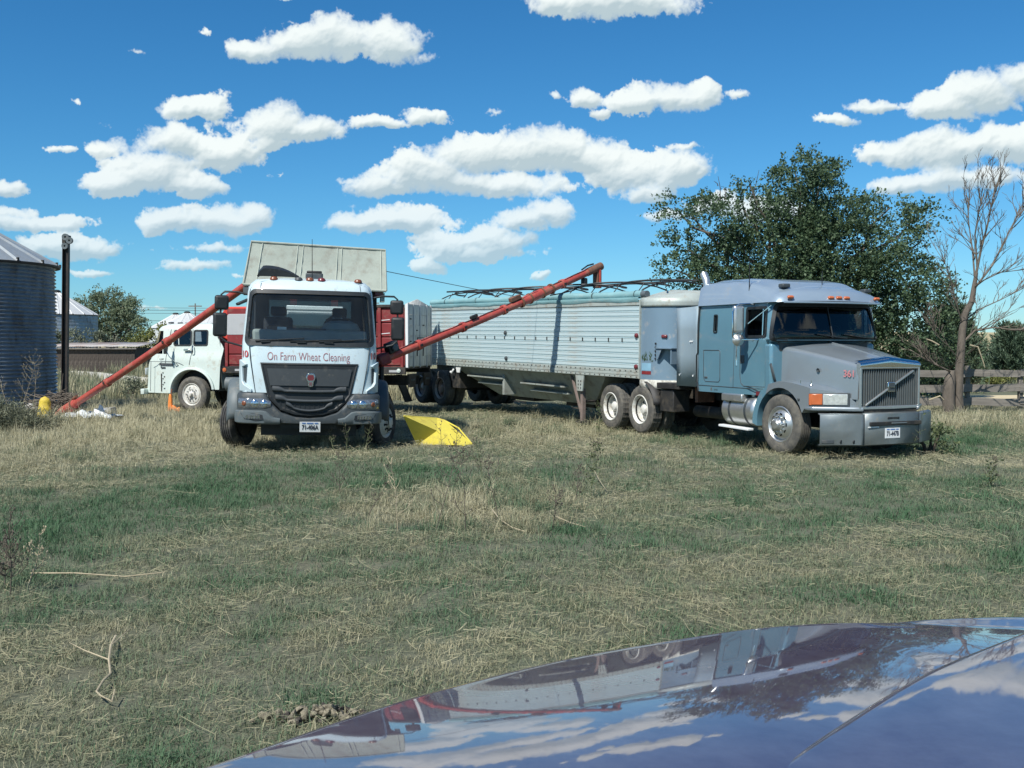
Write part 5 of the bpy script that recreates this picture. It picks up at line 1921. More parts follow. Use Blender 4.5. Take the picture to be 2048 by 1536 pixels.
    def face(a, b, c, d, nu=16, nv=8, amp=.012):
        a, b, c, d = map(Vector, (a, b, c, d))
        n = (b - a).cross(d - a).normalized()
        rows = []
        for i in range(nu + 1):
            u = i / nu
            row = []
            for j in range(nv + 1):
                v = j / nv
                p = (a.lerp(b, u)).lerp(d.lerp(c, u), v)
                e = math.sin(math.pi * u) * math.sin(math.pi * v)
                row.append(p + n * (e * -.05 + amp * (1 if 0 < i < nu and 0 < j < nv else 0) * rc.uniform(-1, 1)))
            rows.append(row)
        return rows
    mb = MB()
    mb.grid(face(bt[0], bt[1], tp[1], tp[0]))
    mb.grid(face(bt[1], bt[2], tp[2], tp[1]))
    mb.grid(face(bt[2], bt[3], tp[3], tp[2]))
    mb.grid(face(bt[3], bt[0], tp[0], tp[3]))
    mb.grid(face(tp[0], tp[1], tp[2], tp[3]))
    mb.grid(face(bt[3], bt[2], bt[1], bt[0]))
    cv = mb.build('canvas_box', 'canvas', t, ang=50, fix=False)
    def fpt(u, v, o):
        a, b, c, d = map(Vector, (bt[0], bt[1], tp[1], tp[0]))
        n = (b - a).cross(d - a).normalized()
        p = a.lerp(b, u).lerp(d.lerp(c, u), v)
        e = math.sin(math.pi * u) * math.sin(math.pi * v)
        s_ = 1 if n.x > 0 else -1
        return p + n * (e * -.05 + s_ * o)
    for u in (.085, .345, .385, .64, .672, .965):
        MB().tube([fpt(u, v, .012) for v in np.linspace(.03, .97, 9)], .008, 5).build('canvas_seam', 'canvasseam', cv)
    for (a, b) in ((0, 1), (1, 1)):
        pass
    MB().tube([bt[0], tp[0], tp[1], bt[1]], .025, 8).build('canvas_hem', 'canvas', cv)
    MB().tube([bt[0], bt[1]], .03, 8).build('canvas_hem', 'canvas', cv)
    MB().bb(-4.3, -1.4, y0 + .15, y1 - .15, 2.92, 3.03).build('roof_frame', 'frame', t)
    MB().bb(-1.55, -1.30, y1 - .22, y1 - .06, 2.92, 3.02).build('tail_lamp', 'redlens', t, bev=.01)
    MB().bb(-1.6, -1.35, y1 - .10, y1 - .02, 2.80, 2.98).build('roof_bracket', 'canvas', t)
    MB().bb(-1.5, -1.25, y0 + .0, y0 + .25, 2.86, 3.02).build('roof_bracket', 'mgrey', t)
    for (x, y) in ((-1.7, -.34), (-1.7, .48)):
        MB().bb(x - .05, x + .05, y - .07, y + .07, 1.2, 3.0).build('upright', 'red', t)
    for y in (-1.2, 1.3):
        for x in (-2.0, -4.1):
            MB().bb(x - .06, x + .06, y - .05, y + .05, 1.0, 2.95).build('frame_post', 'frame', t)
    tb = MB().bb(-1.62, -1.1, -.45, .62, 2.27, 2.66).build('tool_box', 'diamond', t, bev=.02)
    MB().bb(-1.64, -1.08, -.46, .63, 2.59, 2.67).build('tool_box_lid', 'diamond', tb, bev=.01)
    dp = MB()
    for i in range(40):
        for j in range(9):
            p = (-1.08, -.44 + i * .0265, 2.30 + j * .032)
            dp.box(p, (.012, .024, .007), Matrix.Rotation(.8 if (i + j) % 2 else -.8, 3, 'X'))
    tag(dp.build('tread_pattern', 'plate', tb, smooth=False), kind='stuff')
    MB().bb(-4.2, -2.2, -1.0, 1.15, 1.0, 2.6).build('cleaner_machine', 'frame', t, bev=.05)
    MB().bb(-1.9, -1.3, 1.0, 1.1, 1.2, 2.0).build('machine_plate', 'frame', t)
    MB().bb(-1.5, -.95, -1.12, -1.0, .95, 3.0).build('air_stack', 'frame', t, bev=.03)
    MB().bb(-1.10, -.95, 1.05, 1.17, 1.0, 2.95).build('air_stack', 'frame', t, bev=.03)
    MB().bb(-1.82, -1.77, -1.15, 1.28, 1.0, 2.95).build('shade_backdrop', 'navy', t)  # added dark sheet, coloured as the shade seen through the cab windows
    # ---- chassis
    for sg in (-1, 1):
        MB().bb(-5.2, 1.0, sg * .36, sg * .44, .62, .88).build('chassis_rail', 'frame', t)
        MB().cyl((-2.4, sg * .8, .62), (-1.2, sg * .8, .62), .26, 20).build('tank', 'frame', t)
    MB().bb(-.7, .9, -.5, .5, .40, 1.2).build('engine', 'black', t)
    MB().cyl((0, -1.1, .47), (0, 1.1, .47), .06, 10).build('front_axle', 'frame', t)
    MB().cyl((-4.0, -1, .48), (-4.0, 1, .48), .1, 10).build('rear_axle', 'frame', t)
    st = -.50
    wheel(t, (0, -1.27, .465), -1, TY_KW, DISC_K, NUT_K, steer=st)
    wheel(t, (0.02, 1.33, .465), 1, TY_KW, DISC_K, NUT_K, steer=st)
    for sg in (-1, 1):
        wheel(t, (-4.0, sg * 1.05, .475), sg, TY_KW, DISH_W, None, dual=.3)
    return t


cabover_truck()


# ------------------------------------------------------------------ old white grain truck
def farm_truck():
    A = R_(-102.4)
    t = thing('farm_truck', 'old white cabover farm truck with red grain box parked behind the auger', 'truck', (-8.65, 30.42, .10), A - math.pi / 2)
    # cab shell: side profile extruded with rounded front corners
    front = lerp_fn([(.45, 1.64), (1.3, 1.58), (1.5, 1.44), (2.25, 1.26), (2.33, 1.18), (2.39, .98)])
    half = lerp_fn([(.45, 1.15), (1.45, 1.15), (1.55, 1.12), (2.25, 1.04), (2.34, 1.0), (2.39, .9)])
    back = lerp_fn([(.45, -.66), (.56, -.70), (1.75, -.92), (1.80, -.86), (1.95, -.72), (2.3, -.66), (2.39, -.5)])
    sh = Shell(front, half, lambda z: .22, back, crown=.10)
    zs = [.45, .6, .8, 1.0, 1.2, 1.33, 1.45, 1.55, 1.70, 1.80, 2.0, 2.20, 2.26, 2.30, 2.335, 2.36, 2.39]
    X = lambda x: (lambda z: sh.tx(x, z))
    half_t = [0, .35, .7, .9, (lambda z: sh.tx(.84, z) - .12), X(.75), X(.60), X(.10), X(.0), X(-.40), X(-.5), X(-.65), (lambda z: sh.total(z))]
    ts = [(lambda f: (lambda z: -(f(z) if callable(f) else f)))(q) for q in half_t[::-1][:-1]] + half_t
    nT = len(half_t) - 1
    # wheel arch is cut as stepped faces and then trimmed by the arch flare; use fine columns there
    arch = [X(x) for x in np.linspace(.70, -.60, 27)]

    def skip(i, j):
        z = (zs[i] + zs[i + 1]) / 2
        k = j - nT if j >= nT else nT - 1 - j
        if 1.55 < z < 2.20 and k <= 3:
            return True
        if 1.80 < z < 2.20 and k in (6, 8):
            return True
        if z < 1.2 and 5 <= k <= 11:
            return True
        return False
    cab = sh.shell(zs, ts, skip)
    top = [sh.at(q(2.39) if callable(q) else q, 2.39) for q in ts]
    cab.grid([top, [Vector((p.x * .5 + .1, p.y * .5, 2.43)) for p in top], [Vector((.15, 0, 2.44)) for _ in top]])
    cab.poly([(-.85, -1.1, .6), (-.85, 1.1, .6), (-.80, 1.1, 1.9), (-.62, 1.0, 2.3), (-.62, -1.0, 2.3), (-.80, -1.1, 1.9)])
    c = cab.build('cab', 'oldwhite', t, fix=False, ang=40)
    # lower flanks with the round arch, both sides
    for sg in (-1, 1):
        out = [(.95, 1.22), (.95, .45), (.66, .45)]
        for k in range(17):
            a = R_(2 + 176 * k / 16)
            out.append((.04 + .64 * math.cos(a), .50 + .62 * math.sin(a)))
        out += [(-.60, .56), (-.78, .56), (-.82, 1.22)]
        MB().prism(out, 'xz', sg * 1.12, sg * 1.152).build('flank_panel', 'oldwhite', t)
        rows = []
        for k in range(21):
            a = R_(-4 + 178 * k / 20)
            rows.append([(.04 + r_ * math.cos(a), sg * y_, .50 + (r_ - .02) * math.sin(a)) for r_, y_ in ((.70, 1.152), (.69, 1.20), (.64, 1.215), (.625, 1.20), (.62, 1.12), (.62, .85))])
        MB().grid(rows).build('arch_flare', 'oldwhite', t, fix=False, ang=50)
    MB().bb(-.6, .7, -.82, .82, .5, 1.25).build('arch_liner', 'black', t)
    MB().bb(-.62, 1.2, -1.0, 1.0, 1.25, 1.30).build('cab_floor', 'seat', t)
    sh.pane(lambda z: -.98, lambda z: .98, 1.53, 2.22, -.015, 16, 4).build('windshield', 'glassdark', t, fix=False)
    for sg in (-1, 1):
        r = lambda a, b: sh.ring((lambda z: sg * sh.tx(a, z)) if sg > 0 else (lambda z: -sh.tx(b, z)), (lambda z: sg * sh.tx(b, z)) if sg > 0 else (lambda z: -sh.tx(a, z)), 1.775, 2.225, .035, .06, .002)
        for a, b in ((.63, .075), (.025, -.425)):
            w = sh.pane(lambda z: sg * sh.tx(a - .02, z), lambda z: sg * sh.tx(b + .02, z), 1.79, 2.21, -.015, 3, 3).build('side_window', 'glassdark', t, fix=False)
            r(a, b).build('window_gasket', 'black', w, fix=False)
        MB().tube([sh.at(sg * sh.tx(.46, 1.80), 1.80, .0), sh.at(sg * sh.tx(.50, 2.21), 2.21, .0)], .016, 6).build('vent_window_post', 'oldwhite', t)

        def path(pts, rr, m_, name):
            q = []
            for p, s2 in zip(pts, pts[1:]):
                q += [sh.at(sg * sh.tx(p[0] + (s2[0] - p[0]) * i / 5, p[1] + (s2[1] - p[1]) * i / 5), p[1] + (s2[1] - p[1]) * i / 5, .004) for i in range(5)]
            q.append(sh.at(sg * sh.tx(*pts[-1]), pts[-1][1], .004))
            return MB().tube(q, rr, 5).build(name, m_, t)
        path([(.72, 2.24), (.80, 1.75), (.85, 1.30)], .008, 'dgrey', 'door_seam')
        path([(.05, 2.24), (.06, 1.55), (.12, 1.25)], .008, 'dgrey', 'door_seam')
        path([(1.36, 1.335), (.70, 1.335), (.45, 1.30), (.30, 1.235)], .008, 'mgrey', 'body_crease')
        path([(1.30, 1.33), (1.33, .5)], .008, 'mgrey', 'body_crease')
        MB().bar((.62, sg * 1.165, 1.25), (1.03, sg * 1.165, 1.26), .012, .07).build('side_badge', 'dgrey', t)
        MB().bar((.85, sg * 1.165, 1.165), (.99, sg * 1.165, 1.165), .012, .04).build('side_badge', 'dgrey', t)
        text_mesh('600F', .07, lambda x, y: Vector((.97 - sg * x, sg * 1.156, 1.40 + y)), 'cab_lettering', 'dgrey', t)
        MB().bar((.08, sg * 1.16, 1.66), (.28, sg * 1.16, 1.66), .03, .06).build('door_handle', 'chrome', t, bev=.012)
        MB().tube([(.0, sg * 1.14, 1.78), (-.01, sg * 1.19, 1.72), (-.01, sg * 1.19, 1.60), (.02, sg * 1.15, 1.54)], .014, 6).build('grab_handle', 'chrome', t)
        # mirror bracket: arms and a dark rectangular glass
        MB().tube([(.62, sg * 1.14, 1.74), (.68, sg * 1.36, 1.77), (.70, sg * 1.40, 1.70)], .012, 6).build('mirror_arm', 'chrome', t)
        MB().tube([(.45, sg * 1.15, 1.22), (.60, sg * 1.38, 1.48), (.66, sg * 1.40, 1.62)], .012, 6).build('mirror_arm', 'chrome', t)
        m_ = MB().box((0, 0, 0), (.05, .17, .34)).build('mirror', 'dgrey', t, bev=.02)
        m_.location = (.70, sg * 1.40, 1.72)
        MB().bb(1.60, 1.66, sg * .6, sg * .9, .95, 1.15).build('headlight', 'lens', t, bev=.03)
        MB().bar((.98, sg * 1.156, 1.0), (.98, sg * 1.156, .5), .006, .03).build('paint_chips', 'frame', t)
        for k in range(9):
            MB().box((.93 + .05 * math.sin(k * 2.1), sg * 1.157, 1.02 - .055 * k), (.03, .006, .04), Matrix.Rotation(k, 3, 'Y')).build('paint_chip', 'frame', t)
    MB().bb(1.56, 1.68, -1.10, 1.10, .40, .56).build('bumper', 'oldwhite', t, bev=.02)
    for y in (-.7, -.2, .2, .7):
        MB().box((.92, y, 2.43), (.10, .16, .05)).build('marker_lamp', 'dgrey', t, bev=.015)
    MB().bb(.1, .3, -.9, .9, 1.3, 1.9).build('seat', 'seat', t, bev=.05)
    # ---- chassis and bed
    for sg in (-1, 1):
        MB().bb(-6.1, 1.2, sg * .36, sg * .44, .70, .95).build('chassis_rail', 'frame', t)
        MB().bb(-6.2, -.9, sg * 1.08, sg * 1.16, 1.02, 1.20).build('bed_rail', 'frame', t, bev=.008)
        for x in (-.96, -6.02):
            MB().lathe([(.055, 0), (.055, sg * .02), (.035, sg * .022), (.03, sg * .03), (0, sg * .032)], (x, sg * 1.16, 1.115), 'y', 16).build('side_lamp', 'oldwhite' if x < -2 else 'orange', t)
    MB().bb(-6.2, -.95, -1.1, 1.1, 1.15, 1.22).build('bed_floor', 'frame', t)
    MB().cyl((-.95, .95, .72), (-1.75, .95, .72), .22, 20).build('fuel_tank', 'mgrey', t)
    # red side: posts and pressed panels; front end lower with a red and grey seed hopper above
    for sg in (-1, 1):
        yy = sg * 1.09
        MB().bb(-6.12, -1.0, sg * 1.03, sg * 1.06, 1.22, 2.80).build('box_side', 'maroon', t)
        for i, x in enumerate(np.linspace(-6.1, -1.0, 9)):
            MB().bb(x - .045, x + .045, sg * 1.05, sg * 1.13, 1.20, 2.84 if i < 6 else 1.86).build('side_post', 'maroon', t, bev=.01)
        xs = np.linspace(-6.1, -1.0, 9)
        for i in range(8):
            nz = 4 if i < 6 else 2
            zt = 2.78 if i < 6 else 1.84
            for k in range(nz):
                z0 = 1.24 + (zt - 1.24) * k / nz
                z1 = 1.24 + (zt - 1.24) * (k + 1) / nz
                MB().prism([(xs[i] + .05, z0 + .012), (xs[i + 1] - .05, z0 + .012), (xs[i + 1] - .05, z1 - .012), (xs[i] + .05, z1 - .012)], 'xz', sg * 1.05, sg * 1.085).build('side_panel', 'maroon', t, bev=.02)
        MB().bb(-6.15, -2.9, sg * 1.02, sg * 1.14, 2.80, 2.88).build('top_rail', 'frame', t, bev=.012)
    # pale scratches on the panels near the rear
    for z in (1.75, 2.12, 2.48):
        MB().bar((-5.75, 1.088, z), (-5.52, 1.088, z - .02), .006, .018).build('scrape_mark', 'plate', t)
    hp = MB().prism([(-2.9, 1.90), (-1.05, 1.90), (-.80, 2.05), (-.78, 2.60), (-.95, 2.86), (-2.9, 2.86)], 'xz', -1.05, 1.05).build('seed_hopper', 'brightred', t, bev=.03)
    for sg in (-1, 1):
        MB().prism([(-2.85, 2.08), (-1.0, 2.08), (-.90, 2.16), (-.88, 2.50), (-1.05, 2.66), (-2.85, 2.66)], 'xz', sg * 1.045, sg * 1.065).build('hopper_panel', 'greypanel', hp, bev=.02)
    # white board tailgate with a gable
    y0, y1 = -1.08, 1.12
    gt = MB().poly([(-6.2, y0, 1.2), (-6.2, y1, 1.2), (-6.2, y1, 2.88), (-6.2, .1, 3.06), (-6.2, y0, 2.90)]).build('tailgate', 'woodwhite', t, fix=False, thick=.03)
    me = MB().box((0, 0, 0), (.03, y1 - y0 - .1, .272)).mesh('gate_board', 'woodwhite', smooth=False)
    for k in range(6):
        inst('gate_board', me, gt, (-6.235 - .006 * (k % 2), (y0 + y1) / 2, 1.36 + .28 * k))
    for y in (y1 - .05, .60, .02, -.62, y0 + .05):
        MB().bb(-6.275, -6.24, y - .03, y + .03, 1.18, 2.93).build('gate_post', 'greypanel', gt, bev=.01)
    MB().bb(-6.28, -6.22, y1 - .0, y1 + .05, 1.2, 2.9).build('gate_edge', 'plate', gt)
    for (y, z) in ((.3, 1.75), (-.3, 1.75), (.3, 2.2), (-.3, 2.35), (.85, 2.5), (.85, 1.9)):
        MB().box((-6.26, y, z), (.03, .10, .03)).build('gate_latch', 'frame', gt)
    MB().tube([(-6.28, .35, 1.5), (-6.30, .35, 2.0), (-6.30, -.2, 2.0), (-6.28, -.2, 1.5)], .014, 6).build('gate_rod', 'frame', gt)
    # rear mud flaps on a bracket
    for sg in (-1, 1):
        b = MB().prism([(sg * .35, 1.02), (sg * 1.0, 1.02), (sg * .92, .66), (sg * .45, .66)], 'yz', -6.26, -6.20).build('flap_bracket', 'frame', t)
        for k in range(3):
            MB().lathe([(.03, 0), (.03, -.012), (0, -.014)], (-6.26, sg * (.56 + .12 * k), .86), 'x', 12).build('bracket_lamp', 'mgrey', b)
        MB().prism([(-5.35, .95), (-5.30, .95), (-5.62, .18), (-5.67, .18)], 'xz', sg * .55, sg * 1.12).build('mud_flap', 'black', t)
    for sg in (-1, 1):
        MB().box((-5.9, sg * 1.17, 1.10), (.30, .01, .06)).build('reflective_sticker', 'greypanel', t)
        MB().box((-1.4, sg * 1.17, 1.11), (.25, .01, .06)).build('reflective_sticker', 'greypanel', t)
    # ---- wheels
    wheel(t, (.03, 1.06, .42), 1, TY_FORD, DISC_F, NUT_F, steer=-.16)
    wheel(t, (.03, -1.06, .42), -1, TY_FORD, DISC_F, NUT_F, steer=-.16)
    for sg in (-1, 1):
        wheel(t, (-4.2, sg * 1.02, .42), sg, TY_FORD, DISH_W, None, dual=.3)
    MB().cyl((-4.2, -.9, .42), (-4.2, .9, .42), .09, 10).build('rear_axle', 'frame', t)
    return t


farm_truck()
# ------------------------------------------------------------------ augers
def auger(name, label, p0, p1, r, flare=0.0, joints=(), head=True, foot=True):
    p0, p1 = Vector(p0), Vector(p1)
    d = (p1 - p0)
    Ln = d.length
    u = d.normalized()
    t = thing(name, label, 'auger', tuple(p0))
    q = u.to_track_quat('X', 'Z').to_euler()
    t.rotation_euler = q
    # slight sag, so the tube does not look ruled
    def P(f):
        return Vector((Ln * f, 0, -.05 * math.sin(math.pi * f)))
    f0 = .10 if flare else 0
    pts = [P(f) for f in np.linspace(f0, 1, 22)]
    MB().tube(pts, r, 20).build('auger_tube', 'augerred', t)
    if flare:
        MB().tube([P(-.004), P(.03), P(f0), P(f0 + .012)], [r * 1.15, r * 1.5, r * 1.5, r * 1.15], 20).build('intake_housing', 'augerred', t)
        MB().lathe([(r * 1.2, -.03), (r * 1.75, -.02), (r * 1.75, .02), (r * 1.2, .03)], tuple(P(f0)), 'x', 20).build('intake_flange', 'rust', t)
    for f in joints:
        MB().lathe([(r, -.05), (r + .022, -.045), (r + .022, .045), (r, .05)], tuple(P(f)), 'x', 20).build('tube_joint', 'augerred', t)
        MB().box(P(f) + Vector((0, -r - .02, .0)), (.07, .03, .05)).build('joint_bolt', 'frame', t)
    return t, P, Ln, r


# left: feeds the cleaner, from the heap beside the bin up to the canvas box
pa = at(118, 833, 27.2)
pa.z = .10
pb = at(500, 565, 21.6)
ta, PA, LA, ra = auger('grain_auger', 'red grain auger rising from the ground near bin to the canvas box', pa, pb, .084, flare=1, joints=(.30, .62))
MB().tube([PA(.13) + Vector((0, 0, ra * .9)), PA(.28) + Vector((0, 0, ra + .03)), PA(.42) + Vector((0, 0, ra * .9))], .012, 5).build('auger_cable', 'frame', ta)
for k in range(6):
    MB().box(PA(.10 + .005 * k) + Vector((0, -.01 - .012 * (k % 2), ra * 1.5 + .02)), (.05, .06, .05), Matrix.Rotation(k, 3, 'X')).build('flange_lug', 'rust', ta)
# right: carries cleaned grain over the trailer
pc = at(752, 724, 21.3)
pd = at(1200, 533, 25.97)
tb_, PB, LB, rb = auger('grain_auger', 'red grain auger rising in front of the white trailer with spout on top', pc, pd, .088, joints=(.16, .34, .52, .80))
# double middle section with brackets
MB().tube([PB(.60), PB(.63), PB(.73), PB(.745)], [rb, rb * 1.22, rb * 1.22, rb], 20).build('auger_sleeve', 'augerred', tb_)
for f in (.60, .64, .70, .745):
    MB().lathe([(rb, -.02), (rb * 1.45, -.018), (rb * 1.45, .018), (rb, .02)], tuple(PB(f)), 'x', 20).build('sleeve_flange', 'rust', tb_)
MB().box(PB(.575) + Vector((0, -.02, rb + .06)), (.32, .10, .10)).build('sleeve_bracket', 'rust', tb_, bev=.01)
MB().box(PB(.40) + Vector((-.1, -.06, rb + .05)), (.20, .07, .07)).build('cable_clip', 'frame', tb_, bev=.01)
# head: bearing, drive motor and spout
inv = tb_.rotation_euler.to_matrix().inverted()
dn = (inv @ Vector((0, 0, -1))).normalized()
hd_ = PB(.985)
MB().cyl(PB(.93), PB(1.005), rb * 1.12, 20).build('auger_head', 'rust', tb_)
MB().lathe([(0, 0), (.06, 0), (.06, .05), (.03, .08), (0, .08)], tuple(PB(1.0)), 'x', 14).build('head_bearing', 'frame', tb_)
MB().bar(hd_ + dn * .06, hd_ + dn * .50, .16, .16, up=(0, 1, 0)).build('spout', 'rust', tb_, bev=.015)
MB().bar(hd_ + dn * .05 + Vector((0, -.09, 0)), hd_ + dn * .48 + Vector((0, -.09, 0)), .03, .06, up=(0, 1, 0)).build('spout_strap', 'augerred', tb_)
MB().bar(PB(.915) + dn * .10, PB(.915) + dn * .30, .12, .14, up=(0, 1, 0)).build('drive_motor', 'black', tb_, bev=.03)
MB().tube([PB(.915) + dn * .25, PB(.86) + dn * .28, PB(.80) + dn * .22, PB(.74) + dn * .14], .014, 6).build('hydraulic_hose', 'black', tb_)
MB().tube([PB(.90) + Vector((0, -.05, .13)), PB(.935) + Vector((0, -.03, .16)), PB(.97) + Vector((0, 0, .13))], .02, 6).build('hydraulic_hose', 'black', tb_)
rcord = random.Random(2)
cord = [PB(f) + Vector((0, -rb * .55, rb * .85 + .012 + .01 * math.sin(f * 60))) for f in np.linspace(.08, .92, 40)]
MB().tube(cord, .009, 5).build('hydraulic_line', 'black', tb_)
# pivot turret where it leaves the truck (rides on the auger)
MB().box(PB(.03) + Vector((-.05, 0, .0)), (.30, .24, .24)).build('pivot_housing', 'maroon', tb_, bev=.04)
MB().lathe([(.07, 0), (.07, -.05), (.03, -.06), (0, -.06)], tuple(PB(.045) + Vector((.1, -.16, .18))), 'y', 16).build('pivot_pulley', 'mgrey', tb_)
MB().box(PB(.045) + Vector((.1, -.06, .18)), (.26, .18, .22)).build('pivot_bracket', 'black', tb_, bev=.02)
MB().tube([PB(.02) + dn * .05, PB(.02) + dn * .9], .05, 8).build('support_leg', 'frame', tb_)

# ------------------------------------------------------------------ wires in the sky
def wire(label, pts, r, name='power_line', group=None):
    o = MB().tube(pts, r, 5).build(name, 'wire')
    return tag(o, label, 'wire', group)


w0, w1 = at(764, 541, 22.2), at(1330, 640, 30)
wire('thin dark cable running from the canvas box down to the trailer', [w0, w0.lerp(w1, .25) + Vector((0, 0, -.05)), w0.lerp(w1, .5) + Vector((0, 0, -.07)), w1], .0075, 'guy_cable')
pw = thing('power_line', 'distant overhead power wires strung above the white farm truck', 'power line', (0, 160, 0))
for (va, vb, r) in ((613, 615, .028), (618, 619, .036), (624, 626, .028), (637, 645, .03)):
    a, b = at(120, va, 160), at(760, vb, 160)
    MB().tube([(p.x, 0, p.z) for p in (a, a.lerp(b, .25) - Vector((0, 0, .15)), a.lerp(b, .5) - Vector((0, 0, .2)), a.lerp(b, .75) - Vector((0, 0, .15)), b)], r, 5).build('wire', 'wire', pw)
for (u, v) in ((390, 612), (745, 606)):
    a = at(u, v, 160)
    MB().tube([(a.x, .1, -.2), (a.x, .1, a.z + .4)], .10, 8).build('pole', 'wood', pw)
    MB().bb(a.x - 1.0, a.x + 1.0, .0, .12, a.z - .1, a.z + .06).build('crossarm', 'wood', pw)

# ------------------------------------------------------------------ yellow hopper lying by the front wheel
def yellow_hopper():
    Y0 = 19.5
    c = at(872, 880, Y0)
    t = thing('auger_hopper', 'bright yellow open hopper lying in grass right of cabover truck', 'hopper', (c.x, Y0, 0))
    def q(u, v, dy):
        p = at(u, v, Y0 + dy)
        return Vector((p.x - c.x, dy, p.z))
    A, B, Bc, Cc, D = q(808, 832, .15), q(874, 837, .95), q(889, 841, .90), q(944, 888, .10), q(835, 889, .55)
    F_ = q(874, 862, .38)
    G_ = q(930, 891, .0)
    H_ = q(876, 893, .50)
    mb = MB()
    mb.v = [tuple(p) for p in (A, B, Bc, Cc, D, F_, G_, H_)]
    # inside of the back wall, lit right wall, near wall
    mb.f = [(0, 1, 5), (1, 2, 3, 6, 5), (0, 5, 6, 7, 4)]
    mb.m = [0, 0, 0]
    ho = mb.build('hopper_shell', 'yellow', t, smooth=False, fix=False, thick=.02)
    MB().tube([A, B, Bc, q(917, 856, .6), Cc], .016, 8).build('hopper_rim', 'yellow', ho)
    MB().tube([A, D, H_, G_, Cc], .012, 8).build('hopper_edge', 'yellow', ho)
    return t


yellow_hopper()


# ------------------------------------------------------------------ clutter beside the bin
def blob(name, m_, rx, ry, rz, seed, parent=None, n=14, amp=.18, taper=0.0):
    r = np.random.default_rng(seed)
    rows = []
    ph = r.uniform(0, 6, 8)
    for i in range(n + 1):
        th = math.pi * i / n
        row = []
        for j in range(2 * n):
            a = 2 * math.pi * j / (2 * n)
            k = 1 + amp * (math.sin(2 * a + ph[0] + 2 * th) * .5 + math.sin(5 * a + ph[1]) * .3 * math.sin(3 * th + ph[2]) + .4 * math.sin(7 * th + ph[3] + a))
            z = math.cos(th)
            tp = 1 - taper * (z * .5 + .5)
            row.append((rx * k * math.sin(th) * math.cos(a) * tp, ry * k * math.sin(th) * math.sin(a) * tp, rz * z * (1 + .1 * amp * math.sin(a * 3))))
        rows.append(row)
    return MB().grid(rows, closed=True).build(name, m_, parent, ang=50, fix=False)


